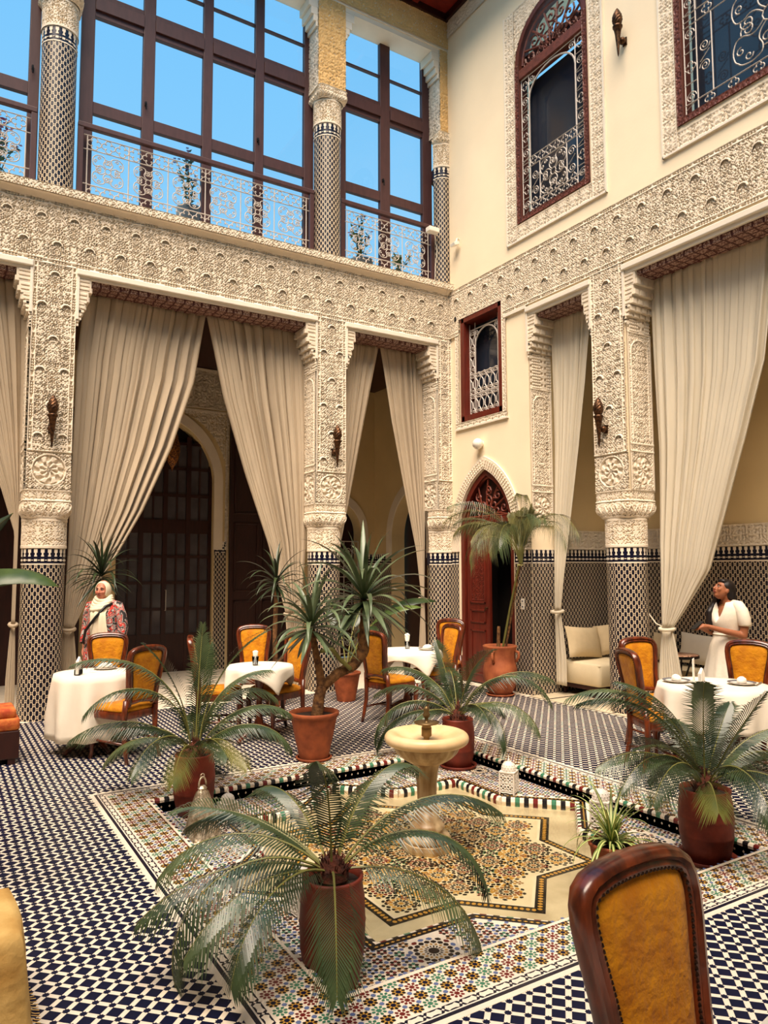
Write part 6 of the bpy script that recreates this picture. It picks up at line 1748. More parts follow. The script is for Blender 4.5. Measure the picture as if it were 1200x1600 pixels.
def frond_mesh(az, el0, L, d, rnd, pairs=58, lmax=0.182, wl=0.0046, mleaf=None, mr=None, fold=0.28, tip_droop=0.30, base=0.14):
    n = 26; st = L/n; p = Vector((0, 0, 0)); pts = [p.copy()]; tans = []
    for i in range(n):
        s = (i+0.5)/n; el = el0-d*s**1.25
        t = Vector((math.cos(el)*math.cos(az), math.cos(el)*math.sin(az), math.sin(el))); p = p+t*st; pts.append(p.copy()); tans.append(t)
    tans.append(tans[-1])
    side = Vector((-math.sin(az), math.cos(az), 0))
    b = MB(); b.cur = 1
    b.tube(pts[::2]+([pts[-1]] if n % 2 else []), [0.0065*(1-0.8*i/(n/2)) for i in range(len(pts[::2])+(1 if n % 2 else 0))], 4)
    b.cur = 0
    tw = rnd.uniform(-0.25, 0.25)
    for k in range(pairs):
        s = base+(0.985-base)*k/(pairs-1); f = s*n; i = min(n-1, int(f)); c = pts[i].lerp(pts[i+1], f-i); t = tans[i]
        nrm = side.cross(t).normalized()
        if nrm.z < 0 and el0 > 0: nrm = -nrm if abs(nrm.z) > 0.3 and el0 > 0.6 and d < 1.2 else nrm
        u = (s-base)/(1-base)
        ln = lmax*(0.30+0.70*math.sin(PI*min(1, 0.12+0.62*u+0.0))**0.9)*(1.0 if u < 0.75 else max(0.16, 1-(u-0.75)*2.6))
        phi = math.radians(28+38*u**1.5)
        for sg in (-1, 1):
            ss = (side*math.cos(tw)+nrm*math.sin(tw))*sg
            dr = ss*math.cos(phi)+t*math.sin(phi)+nrm*fold
            dr.normalize(); l = ln*rnd.uniform(0.92, 1.06)
            a = c+dr*l*0.5; e = c+dr*l-Vector((0, 0, tip_droop*l*rnd.uniform(0.6, 1.2)))
            wv = (dr.cross(nrm).normalized()*0.88+nrm*0.45*sg).normalized()*wl
            j = len(b.v)
            b.v += [tuple(c-wv*0.6), tuple(c+wv*0.6), tuple(a+wv), tuple(a-wv), tuple(e)]
            b.face((j, j+1, j+2, j+3)); b.face((j+3, j+2, j+4))
    return b.mesh('frond', [mleaf, mr])
def pot_mesh(prof, seg=36):
    return MB().lathe(prof, seg, caps=False)
def sago(label, base, crown_h, fronds, pot_r, saucer, seed, extra=6, Lx=0.75, pot_label='pot'):
    rnd = random.Random(seed)
    t = thing('sago_palm', label, 'palm', base)
    H = crown_h-0.04; r = pot_r
    b = MB(); b.lathe([(r*0.74, 0.0), (r*0.80, 0.01), (r*0.93, 0.10), (r*0.985, 0.16), (r*1.0, 0.165), (r*0.99, 0.175), (r*1.02, 0.27), (r*1.03, 0.275), (r*1.01, 0.285), (r*0.99, H*0.80), (r*0.92, H*0.93), (r*0.95, H*0.97), (r*0.95, H), (r*0.86, H), (r*0.84, H*0.93)], 40, caps=False)
    b.poly([(r*0.74*math.cos(2*PI*i/40), r*0.74*math.sin(2*PI*i/40), 0.0) for i in range(40)][::-1])
    b.build('pot', M['clay_red'], t, True)
    MB().lathe([(0.001, H*0.94), (r*0.86, H*0.93)], 24, caps=False).build('soil', M['soil'], t)
    if saucer: MB().lathe([(0.001, 0.001), (r*1.05, 0.001), (r*1.15, 0.03), (r*1.10, 0.032), (r*0.99, 0.012)], 36, caps=False).build('saucer', M['clay_red'], t, True)
    b = MB(); b.lathe([(0.05, H*0.92), (0.075, H*0.97), (0.07, H+0.03), (0.04, H+0.075), (0.001, H+0.09)], 14)
    for k in range(60):
        a = rnd.uniform(0, 2*PI); q = rnd.uniform(0.1, 1); pz = H+0.0+0.08*(1-q); rr = 0.07*q
        p = Vector((rr*math.cos(a), rr*math.sin(a), pz)); b.tube([p, p+Vector((0.04*q*math.cos(a), 0.04*q*math.sin(a), 0.035+0.03*(1-q)))], [0.006, 0.001], 4)
    b.build('caudex', M['caudex'], t)
    for i, q in enumerate(fronds):
        az, el, L, d = q[:4]; m = q[4] if len(q) > 4 else (M['frond'] if i % 3 else M['frond_pale'])
        o = link('frond', frond_mesh(az, el, L, d, rnd, mleaf=m, mr=M['rachis'], pairs=50), t, (0.03*math.cos(az), 0.03*math.sin(az), crown_h-0.02))
    for k in range(extra):
        az = 2*PI*k/extra+rnd.uniform(-0.3, 0.3)
        link('frond', frond_mesh(az, rnd.uniform(0.5, 1.1), Lx*rnd.uniform(0.8, 1.0), rnd.uniform(1.1, 1.8), rnd, mleaf=M['frond'], mr=M['rachis'], pairs=46), t, (0.02*math.cos(az), 0.02*math.sin(az), crown_h-0.02))
    return t
FY_ = None
NEAR = [(2.291, 0.648, 0.853, 0.957), (1.663, 0.855, 0.831, 1.425), (-2.18, 1.436, 0.84, 1.203), (0.402, 1.216, 0.903, 1.929), (-0.318, 0.968, 0.935, 1.677), (-0.456, 0.804, 0.902, 2.301), (-0.5, 0.148, 0.863, 1.577), (-2.029, 0.415, 0.785, 1.471), (-2.692, 0.493, 0.775, 1.915), (-3.041, 0.335, 0.756, 1.331), (2.93, 0.382, 0.875, 1.149), (3.039, 0.604, 1.0, 2.475), (2.666, 0.748, 0.868, 1.746), (2.209, 0.692, 0.849, 1.321), (0.689, 0.893, 0.813, 1.413)]
LEFT = [(1.044, 1.484, 0.971, 0.258), (-0.296, 1.5, 1.10, 1.04), (0.966, 1.318, 0.847, 0.38), (2.979, 1.5, 1.30, 1.861), (3.133, 1.5, 1.15, 2.5), (2.928, 0.817, 0.967, 1.476), (2.366, 0.448, 0.853, 1.462), (-2.42, 0.794, 0.882, 1.778), (-2.058, 0.558, 0.80, 1.38, M['frond_yellow']), (-0.157, 1.053, 0.873, 1.73), (-0.404, 0.833, 0.862, 1.991), (-1.422, 0.634, 0.849, 1.337, M['frond_yellow']), (0.023, 1.48, 0.955, 2.368), (-3.693, 1.48, 0.921, 0.796), (0.918, 0.067, 0.846, 1.4), (-0.091, 1.5, 0.914, 1.619)]
MIDR = [(2.453, 1.27, 0.91, 1.62), (2.698, 0.718, 1.034, 2.342), (1.152, 1.5, 0.936, 2.618), (-1.477, 1.438, 0.849, 1.089), (-0.675, 1.116, 1.06, 1.675), (-0.761, 1.239, 1.15, 2.5), (-0.906, 0.716, 0.906, 2.001), (-1.509, 0.755, 0.845, 2.441), (2.656, 0.405, 0.929, 1.795), (2.319, 0.925, 0.913, 1.65), (1.302, 1.01, 0.848, 0.311)]
RIGHT = [(2.382, 1.444, 1.177, 2.032), (2.367, 1.373, 1.048, 1.845), (2.555, 1.5, 0.901, 1.346), (-2.492, 1.49, 0.908, 1.142), (0.374, 0.621, 0.876, 0.334), (-1.851, 1.004, 0.856, 0.233), (2.921, 0.811, 0.877, 1.346), (3.143, 0.93, 0.897, 1.868), (-2.864, 0.834, 0.898, 1.703), (-2.413, 0.506, 0.60, 1.112, M['frond_yellow']), (-0.133, 0.58, 0.898, 1.203), (-1.972, 0.988, 0.84, 2.504), (-0.339, 0.941, 0.909, 1.288), (0.967, 0.74, 0.878, 1.072)]
sago('sago palm in an oxblood pot in the foreground, nearest the camera', (-5.505, -6.40, ZS), 0.51, NEAR, 0.148, False, 1, 0)
sago('sago palm in an oxblood pot at the left, behind the silver lantern', (-5.345, -3.80, ZS), 0.49, LEFT, 0.155, False, 2, 4)
sago('sago palm in an oxblood pot on a saucer, right behind the fountain', (-2.83, -3.83, ZS), 0.49, MIDR, 0.155, True, 3, 4)
sago('sago palm in an oxblood pot at the right, beyond the foreground chair', (-2.83, -6.44, ZS), 0.49, RIGHT, 0.165, True, 4, 4)

# ---------------------------------------------------------------- yuccas
def strap_mesh(el0, d, L, w, m, name='leaf'):
    n = 9; rows = []; p = Vector((0.012, 0, 0)); st = L/n
    for i in range(n+1):
        s = i/n; el = el0-d*s**1.6
        t = Vector((math.cos(el), 0, math.sin(el))); nn = Vector((-math.sin(el), 0, math.cos(el)))
        ww = w*(0.55+0.45*min(1, s*4))*(1-max(0, (s-0.45)/0.55)**1.7)+0.0006
        rows.append([p+Vector((0, -ww, 0))+nn*ww*0.45, p-nn*0.0, p+Vector((0, ww, 0))+nn*ww*0.45])
        p = p+t*st
    return MB().loft(rows, closed=False).mesh(name, m, True)
def strap_set(m, L, w, seed):
    rnd = random.Random(seed); out = []
    for k in range(14):
        q = k/13.0; el = math.radians(84-118*q); dd = 0.30+1.5*math.sin(PI*min(1, q*1.1))*rnd.uniform(0.7, 1.2)
        out.append((q, strap_mesh(el, dd, L*(0.8+0.3*math.sin(PI*min(1, q+0.15))), w, m)))
    return out
def yucca_head(t, c, leaves, n, seed, sc=1.0, hang=1.0):
    rnd = random.Random(seed); g = 2.39996
    for i in range(n):
        q = (i/(n-1))**0.8*hang; k = min(len(leaves)-1, int(q*len(leaves)))
        o = link('leaf', leaves[k][1], t, (c[0], c[1], c[2]-0.12*q)); o.rotation_euler = (rnd.uniform(-0.15, 0.15), rnd.uniform(-0.1, 0.1), i*g+rnd.uniform(-0.25, 0.25)); s = sc*rnd.uniform(0.82, 1.12); o.scale = (s, s, s)
def flower_pot(t, r_top, r_bot, h, m):
    b = MB(); b.lathe([(r_bot, 0), (r_bot*1.02, 0.012), (r_bot+(r_top-r_bot)*0.45, h*0.42), (r_bot+(r_top-r_bot)*0.86, h*0.86), (r_top*0.97, h*0.90), (r_top*1.03, h*0.92), (r_top*1.04, h*0.985), (r_top, h), (r_top*0.93, h), (r_top*0.90, h*0.9)], 40, caps=False); b.build('pot', m, t, True)
    MB().lathe([(0.001, h*0.91), (r_top*0.91, h*0.905)], 28, caps=False).build('soil', M['soil'], t)
def trunk(t, pts, rads, m, name='stem'):
    rnd = random.Random(3); b = MB(); P = []; Rr = []
    for i in range(len(pts)-1):
        for k in range(6):
            s = k/6; P.append(Vector(pts[i]).lerp(Vector(pts[i+1]), s)); Rr.append((rads[i]+(rads[i+1]-rads[i])*s)*(1+0.10*(k % 2)))
    P.append(Vector(pts[-1])); Rr.append(rads[-1]); b.tube(P, Rr, 9); return b.build(name, m, t, True)
ST = strap_set(M['yucca'], 0.50, 0.021, 5); SD = strap_set(M['yucca_dark'], 0.52, 0.018, 6); SB = strap_set(M['yucca'], 0.80, 0.029, 7)
t = thing('yucca', 'branching yucca with two leafy heads in a large terracotta pot, left of the fountain', 'yucca', (-4.05, -3.24, 0))
flower_pot(t, 0.225, 0.13, 0.435, M['terracotta'])
MB().lathe([(0.001, 0.001), (0.15, 0.001), (0.17, 0.025), (0.15, 0.026)], 30, caps=False).build('saucer', M['terracotta'], t, True)
trunk(t, [(0.03, 0, 0.38), (0.05, 0, 0.55), (0.08, 0.0, 0.66)], [0.058, 0.05, 0.05], M['bark'], 'stem')
trunk(t, [(0.08, 0.0, 0.64), (0.05, 0, 0.82), (0.0, -0.02, 1.0), (-0.04, -0.02, 1.2)], [0.045, 0.036, 0.03, 0.026], M['bark'], 'stem')
trunk(t, [(0.08, 0.0, 0.64), (0.26, 0.02, 0.76), (0.44, 0.03, 0.82), (0.55, 0.04, 0.95), (0.57, 0.04, 1.15), (0.56, 0.04, 1.45)], [0.045, 0.045, 0.05, 0.058, 0.05, 0.03], M['bark'], 'stem')
trunk(t, [(0.06, 0.0, 0.98), (0.16, -0.05, 1.0), (0.24, -0.06, 0.90), (0.36, -0.05, 0.80)], [0.018, 0.02, 0.02, 0.02], M['rachis'], 'stem')
yucca_head(t, (-0.04, -0.02, 1.28), ST, 46, 1, 1.2)
yucca_head(t, (0.56, 0.04, 1.52), SB, 64, 2, 0.95)
t = thing('yucca', 'yucca behind the woman in the headscarf, before the left curtain', 'yucca', (-5.36, -0.02, 0))
flower_pot(t, 0.18, 0.12, 0.36, M['terracotta']); trunk(t, [(0, 0, 0.3), (0.01, 0, 1.0), (0, 0, 1.6)], [0.04, 0.034, 0.03], M['bark'])
yucca_head(t, (0, 0, 1.74), SD, 50, 3, 1.0)
t = thing('yucca', 'slender yucca at the middle column, behind the mustard chairs', 'yucca', (-3.28, -0.55, 0))
flower_pot(t, 0.18, 0.12, 0.36, M['terracotta']); trunk(t, [(0, 0, 0.3), (-0.02, 0, 0.9), (0, 0, 1.55)], [0.035, 0.03, 0.025], M['bark'])
yucca_head(t, (0, 0, 1.64), SD, 44, 4, 1.0)
yucca_head(t, (0.42, -0.35, 1.18), SD, 20, 9, 0.9, 0.7)
trunk(t, [(0, 0, 0.5), (0.25, -0.2, 0.85), (0.42, -0.35, 1.10)], [0.025, 0.022, 0.018], M['bark'])
# ---------------------------------------------------------------- paddle-leaved plants
def paddle_mesh(L, w, el0, d, m, seed, stalk=0.35, torn=False):
    rnd = random.Random(seed); n = 16; rows = []; p = Vector((0, 0, 0)); pts = []
    for i in range(n+1):
        s = i/n; el = el0-d*s**1.5; t = Vector((math.cos(el), 0, math.sin(el))); nn = Vector((-math.sin(el), 0, math.cos(el)))
        pts.append(p.copy())
        u = (s-stalk)/(1-stalk)
        if u >= -0.001:
            ww = w*math.sin(PI*min(1, max(0.0, 0.04+0.96*u)))**0.7*(1 if u < 0.95 else 0.6)+0.002
            jt = rnd.uniform(0.82, 1.05) if torn else 1
            dz = Vector((0, 0, -0.35*ww*(1.6 if torn else 1)))
            rows.append([p+Vector((0, -ww*jt, 0))+dz, p+Vector((0, -ww*0.5, 0))+nn*ww*0.22, p, p+Vector((0, ww*0.5, 0))+nn*ww*0.22, p+Vector((0, ww*jt, 0))+dz])
        p = p+t*L/n
    b = MB(); b.loft(rows, closed=False); b.cur = 1; b.tube(pts[::2], [0.012*(1-0.7*i/8) for i in range(len(pts[::2]))], 5)
    return b.mesh('leaf', [m, M['rachis']], True)
t = thing('banana_plant', 'banana plant reaching in from the left edge with broad drooping leaves', 'plant', (-7.30, -4.75, 0))
flower_pot(t, 0.22, 0.14, 0.42, M['terracotta']); trunk(t, [(0, 0, 0.35), (0.02, 0, 0.9), (0.05, 0.02, 1.35)], [0.06, 0.05, 0.035], M['paddle_pale'])
for az, el, L, w, d, m, sd in ((-0.45, 1.05, 1.02, 0.115, 1.75, M['paddle_pale'], 1), (-0.34, 1.12, 0.95, 0.12, 0.45, M['paddle'], 2), (2.4, 1.1, 0.9, 0.11, 1.5, M['paddle'], 3), (-1.9, 1.0, 0.9, 0.11, 1.5, M['paddle_pale'], 4), (3.6, 1.2, 0.9, 0.10, 1.2, M['paddle'], 5)):
    o = link('leaf', paddle_mesh(L, w, el, d, m, sd, 0.30, sd == 1), t, (0.04, 0.02, 1.30)); o.rotation_euler = (0, 0, az)
t = thing('paddle_plant', 'dark broad-leaved plant behind the centre table, one leaf pointing at the red door', 'plant', (-2.35, -0.75, 0))
flower_pot(t, 0.19, 0.12, 0.38, M['terracotta'])
for az, el, L, w, d, m, sd in ((-0.35, 1.2, 1.75, 0.14, 1.55, M['paddle'], 1), (-0.75, 1.25, 1.5, 0.13, 1.5, M['paddle_pale'], 2), (0.6, 1.35, 1.3, 0.12, 1.2, M['paddle'], 3), (-1.6, 1.2, 1.2, 0.12, 1.6, M['paddle'], 4), (1.5, 1.35, 1.2, 0.12, 1.0, M['paddle'], 5)):
    o = link('leaf', paddle_mesh(L, w, el, d, m, sd, 0.50), t, (0, 0, 0.36)); o.rotation_euler = (0, 0, az)
# ---------------------------------------------------------------- feathery palm in the clay jar beside the red door
t = thing('jar_palm', 'feathery palm on a thin tied stem in a clay jar before the red door', 'palm', (-0.36, -1.56, 0))
b = MB(); b.lathe([(0.13, 0.0), (0.15, 0.02), (0.205, 0.14), (0.235, 0.27), (0.235, 0.36), (0.215, 0.46), (0.20, 0.52), (0.21, 0.60), (0.23, 0.66), (0.24, 0.68), (0.225, 0.69), (0.205, 0.66), (0.19, 0.60)], 40, caps=False); b.build('jar', M['clay_jar'], t, True)
for s in (-1, 1):
    b = MB(); a = math.atan2(-0.85, -0.52)+s*PI/2*0.55+0.3; ca, sa_ = math.cos(a), math.sin(a)
    b.tube([(0.205*ca, 0.205*sa_, 0.62), (0.26*ca, 0.26*sa_, 0.60), (0.265*ca, 0.265*sa_, 0.54), (0.225*ca, 0.225*sa_, 0.47)], 0.020, 7); b.build('handle', M['clay_jar'], t, True)
MB().lathe([(0.001, 0.60), (0.195, 0.60)], 24, caps=False).build('soil', M['soil'], t)
MB().lathe([(0.001, 0.001), (0.17, 0.001), (0.20, 0.03), (0.18, 0.032)], 30, caps=False).build('saucer', M['clay_jar'], t, True)
trunk(t, [(0.02, -0.02, 0.58), (0.02, -0.20, 1.2), (0.02, -0.40, 1.80)], [0.016, 0.014, 0.012], M['rachis']); trunk(t, [(-0.03, 0.0, 0.58), (-0.03, -0.02, 0.95)], [0.03, 0.02], M['bark'])
trunk(t, [(0.05, -0.05, 0.58), (0.05, -0.22, 1.2), (0.03, -0.42, 1.85)], [0.014, 0.014, 0.014], M['bark'])
b = MB(); b.tube([(0.03+0.035*math.cos(2*PI*i/10), -0.41+0.035*math.sin(2*PI*i/10), 1.80) for i in range(10)], 0.010, 5, closed=True); b.build('tie', M['cream_leaf'], t)
rnd = random.Random(12)
for k in range(36):
    az = 2*PI*k/36+rnd.uniform(-0.2, 0.2); near_wall = math.cos(az) > 0.05
    L = rnd.uniform(1.05, 1.60) if not near_wall else rnd.uniform(0.6, 0.85)
    o = link('frond', frond_mesh(az, rnd.uniform(1.30, 1.54) if not near_wall else 1.56, L, rnd.uniform(1.7, 3.1) if not near_wall else rnd.uniform(0.4, 0.7), rnd, 40, 0.22, 0.0038, M['feather'] if k % 4 else M['frond_pale'], M['rachis'], 0.0, 1.1, 0.36), t, (0.02+0.02*math.cos(az), -0.44+0.02*math.sin(az), 1.82))
# ---------------------------------------------------------------- spider plant
t = thing('spider_plant', 'striped spider plant beside the pool, half hidden by the foreground chair', 'plant', (-3.62, -6.36, ZS))
flower_pot(t, 0.13, 0.09, 0.24, M['terracotta'])
def spider_leaf(el0, d, L):
    n = 10; p = Vector((0, 0, 0)); L4 = [[], [], [], []]; st = L/n
    for i in range(n+1):
        s = i/n; el = el0-d*s**1.4; w = 0.010*(1-s**2.2)+0.0006
        for k, q in enumerate((-1, -0.4, 0.4, 1)): L4[k].append(p+Vector((0, q*w, abs(q)*w*0.3)))
        p = p+Vector((math.cos(el), 0, math.sin(el)))*st
    b = MB()
    for k, c in ((0, 1), (1, 0), (2, 1)):
        b.cur = c; b.loft([[L4[k][i], L4[k+1][i]] for i in range(n+1)], closed=False)
    return b.mesh('leaf', [M['cream_leaf'], M['green_leaf']], True)
SL = [spider_leaf(math.radians(80-60*k/9), 1.2+1.6*k/9, 0.30+0.16*math.sin(k)) for k in range(10)]
for i in range(64):
    k = int(10*(i/64)); o = link('leaf', SL[k], t, (0, 0, 0.22)); o.rotation_euler = (0, 0, i*2.39996); s = rnd.uniform(0.85, 1.15); o.scale = (s, s, s)

# ================================================================== PEOPLE
M['skin_tan'] = mat('tanned_skin', (158, 98, 66), 0.5, var=0.12, vscale=18, spec=0.35)
M['skin_fair'] = mat('fair_skin', (196, 132, 104), 0.5, c2=(184, 108, 84), vscale=14, spec=0.35)
M['dress'] = mat('white_cotton_dress', (238, 228, 208), 0.85, var=0.05, vscale=8, bump=0.25, bscale=30, spec=0.15)
M['hair'] = mat('dark_brown_hair', (30, 20, 16), 0.45, c2=(14, 9, 8), vscale=30, stretch=(3, 3, 0.5), spec=0.4)
M['hijab'] = mat('cream_headscarf', (228, 214, 186), 0.85, var=0.08, vscale=12, bump=0.3, bscale=40, spec=0.15)
M['eye'] = mat('dark_eye', (24, 14, 10), 0.2); M['lips'] = mat('muted_lips', (142, 66, 58), 0.4); M['white_eye'] = mat('eye_white', (214, 204, 196), 0.3)
def blouse_mat():
    m = bpy.data.materials.new('printed_blouse'); m.use_nodes = True; n = m.node_tree; b = n.nodes['Principled BSDF']
    tcn = n.nodes.new('ShaderNodeTexCoord'); v = n.nodes.new('ShaderNodeTexNoise'); v.inputs['Scale'].default_value = 8; v.inputs['Detail'].default_value = 2; v.inputs['Distortion'].default_value = 2.5
    n.links.new(tcn.outputs['Object'], v.inputs['Vector']); cr = n.nodes.new('ShaderNodeValToRGB'); cr.color_ramp.interpolation = 'CONSTANT'
    els = cr.color_ramp.elements; els[0].position = 0; els[0].color = rgb((40, 34, 36)); els[1].position = 0.40; els[1].color = rgb((176, 164, 156))
    for p, c in ((0.47, (60, 50, 52)), (0.51, (200, 52, 40)), (0.58, (190, 178, 168)), (0.64, (48, 40, 44)), (0.69, (206, 70, 52))):
        e = els.new(p); e.color = rgb(c)
    n.links.new(v.outputs['Fac'], cr.inputs[0]); n.links.new(cr.outputs[0], b.inputs['Base Color']); b.inputs['Roughness'].default_value = 0.8
    return m
M['blouse'] = blouse_mat()
def capsule(b, p0, p1, r0, r1, seg=12):
    p0, p1 = Vector(p0), Vector(p1); d = p1-p0; L = max(d.length, 1e-5); d = d/L
    pts = []; rr = []
    for i in range(4):
        a = PI/2*i/4; pts.append(p0-d*r0*math.cos(a)); rr.append(max(0.0006, r0*math.sin(a)))
    pts.append(p0); rr.append(r0); pts.append(p1); rr.append(r1)
    for i in range(3, -1, -1):
        a = PI/2*i/4; pts.append(p1+d*r1*math.cos(a)); rr.append(max(0.0006, r1*math.sin(a)))
    b.tube(pts, rr, seg)
def limb(b, pts, rads):
    for i in range(len(pts)-1): capsule(b, pts[i], pts[i+1], rads[i], rads[i+1])
def ell(b, c, r, rot=None):
    n0 = len(b.v); b.sphere((0, 0, 0), 1.0, 16, 10)
    for i in range(n0, len(b.v)):
        v = Vector((b.v[i][0]*r[0], b.v[i][1]*r[1], b.v[i][2]*r[2]))
        if rot is not None: v = rot @ v
        b.v[i] = tuple(v+Vector(c))
def body_obj(b, m, parent, vox=0.007):
    o = b.build('body', m, parent)
    r = o.modifiers.new('remesh', 'REMESH'); r.mode = 'VOXEL'; r.voxel_size = vox; r.use_smooth_shade = True
    s = o.modifiers.new('smooth', 'SMOOTH'); s.factor = 0.5; s.iterations = 5
    return o
def hand(b, wrist, fwd, up, side, s=1.0, curl=0.9):
    # palm with four bent fingers of different lengths and a thumb leaving the side of the palm
    fwd, up, side = Vector(fwd).normalized(), Vector(up).normalized(), Vector(side).normalized(); w = Vector(wrist)
    capsule(b, w, w+fwd*0.045*s, 0.021*s, 0.024*s); 
    for k, q in enumerate((-0.024, -0.008, 0.008, 0.022)):
        L = (0.062, 0.074, 0.070, 0.054)[k]*s; base = w+fwd*0.055*s+side*q*s
        capsule(b, w+fwd*0.02*s+side*q*0.7*s, base, 0.012*s, 0.0105*s, 8)
        p = base; a = 0.15
        for j, f in enumerate((0.45, 0.32, 0.23)):
            a += curl*(0.35, 0.55, 0.45)[j]; d = fwd*math.cos(a)-up*math.sin(a); q2 = p+d*L*f; capsule(b, p, q2, (0.0102-0.0009*j)*s, (0.0095-0.0009*j)*s, 8); p = q2
    tb = w+fwd*0.018*s-side*0.020*s; t1 = tb+(fwd*0.7-side*0.7-up*0.1).normalized()*0.034*s; t2 = t1+(fwd*0.95-side*0.1-up*0.25).normalized()*0.030*s
    capsule(b, tb, t1, 0.013*s, 0.0115*s, 8); capsule(b, t1, t2, 0.0112*s, 0.009*s, 8)
def head_shape(b, c, R, s=1.0):
    # R: head rotation; the face looks along -Y before it
    def P(x, y, z): return Vector(c)+R @ Vector((x*s, y*s, z*s))
    Rm = R.to_3x3() if hasattr(R, 'to_3x3') else R
    ell(b, P(0, 0.015, 0.025), (0.072*s, 0.090*s, 0.088*s), Rm)
    ell(b, P(0, -0.020, -0.025), (0.062*s, 0.070*s, 0.088*s), Rm)
    ell(b, P(0, -0.050, -0.080), (0.034*s, 0.034*s, 0.026*s), Rm)
    capsule(b, P(0, -0.086, 0.018), P(0, -0.108, -0.022), 0.0085*s, 0.0135*s, 8)
    for q in (-1, 1):
        ell(b, P(q*0.012, -0.100, -0.026), (0.009*s, 0.010*s, 0.007*s), Rm)
        ell(b, P(q*0.036, -0.068, -0.022), (0.024*s, 0.020*s, 0.024*s), Rm)
        ell(b, P(q*0.070, 0.010, -0.012), (0.010*s, 0.018*s, 0.030*s), Rm)
        ell(b, P(q*0.030, -0.076, 0.030), (0.026*s, 0.012*s, 0.010*s), Rm)
    ell(b, P(0, -0.086, -0.052), (0.022*s, 0.014*s, 0.014*s), Rm)
def face_parts(parent, c, R, s=1.0):
    def P(x, y, z): return Vector(c)+R @ Vector((x*s, y*s, z*s))
    Rm = R
    for q in (-1, 1):
        b = MB(); ell(b, P(q*0.030, -0.0805, 0.010), (0.0125*s, 0.006*s, 0.0060*s), Rm); b.build('eye', M['white_eye'], parent, True)
        b = MB(); ell(b, P(q*0.030, -0.0850, 0.0105), (0.0058*s, 0.004*s, 0.0056*s), Rm); b.tube([P(q*x, y, z) for x, y, z in ((0.017, -0.084, 0.012), (0.030, -0.088, 0.0175), (0.043, -0.080, 0.013))], 0.0016*s, 5); b.build('iris', M['eye'], parent, True)
        b = MB(); b.tube([P(q*x, y, z) for x, y, z in ((0.013, -0.090, 0.028), (0.030, -0.0895, 0.034), (0.047, -0.076, 0.029))], [0.0026*s, 0.0032*s, 0.0012*s], 6); b.build('eyebrow', M['hair'], parent, True)
    b = MB(); b.tube([P(x, y, z) for x, y, z in ((-0.023, -0.090, -0.052), (-0.009, -0.1005, -0.0475), (0, -0.1005, -0.0495), (0.009, -0.1005, -0.0475), (0.023, -0.090, -0.052))], [0.001, 0.0046*s, 0.0044*s, 0.0046*s, 0.001], 6)
    b.tube([P(x, y, z) for x, y, z in ((-0.019, -0.091, -0.055), (0, -0.1000, -0.060), (0.019, -0.091, -0.055))], [0.001, 0.0056*s, 0.001], 6); b.build('lips', M['lips'], parent, True)
def facing(f): return math.atan2(f[0], -f[1])

# ---- woman in the white dress, looking up, phone in both hands
wf = (-0.97, 0.24)
t = thing('person', 'person in a white short-sleeved dress looking up with a phone, beside the wide curtain', 'person', (0.16, -4.66, 0.012), facing(wf))
HR = Matrix.Rotation(-0.36, 3, 'X') @ Matrix.Rotation(-0.10, 3, 'Z')
hc = (0, -0.030, 1.505)
b = MB()
head_shape(b, hc, HR)
limb(b, [(0, 0.025, 1.30), (0, 0.008, 1.40), (0, -0.012, 1.45)], [0.062, 0.050, 0.052])
ell(b, (0, 0.01, 1.22), (0.150, 0.095, 0.15)); ell(b, (0, 0.005, 1.06), (0.125, 0.09, 0.14)); ell(b, (0, 0.01, 0.90), (0.165, 0.115, 0.14))
for q in (-1, 1):
    ell(b, (q*0.065, -0.062, 1.20), (0.055, 0.045, 0.055))
    limb(b, [(q*0.03, 0.015, 1.35), (q*0.165, 0.02, 1.325)], [0.045, 0.052])
    limb(b, [(q*0.09, 0.01, 0.86), (q*0.085, -0.005, 0.48), (q*0.08, 0.015, 0.10)], [0.088, 0.056, 0.036])
    limb(b, [(q*0.08, 0.02, 0.07), (q*0.085, -0.12, 0.03)], [0.035, 0.028])
# arms: upper arm down, forearm reaching forward to the phone
LW = (0.055, -0.300, 1.125); RW = (-0.055, -0.305, 1.120)
limb(b, [(0.180, 0.02, 1.315), (0.205, 0.045, 1.17), (0.205, 0.030, 1.03)], [0.052, 0.045, 0.038]); limb(b, [(0.205, 0.030, 1.03), (0.135, -0.14, 1.075), LW], [0.038, 0.033, 0.024])
limb(b, [(-0.180, 0.02, 1.315), (-0.200, 0.02, 1.17), (-0.195, -0.02, 1.04)], [0.052, 0.045, 0.038]); limb(b, [(-0.195, -0.02, 1.04), (-0.13, -0.17, 1.08), RW], [0.038, 0.033, 0.024])
hand(b, LW, (-0.35, -1, 0.10), (0.5, 0.0, 0.85), (0.8, -0.25, -0.5), 1.0, 1.0)
hand(b, RW, (0.35, -1, 0.10), (-0.5, 0.0, 0.85), (-0.8, -0.25, -0.5), 1.0, 1.0)
body = body_obj(b, M['skin_tan'], t)
face_parts(body, hc, HR)
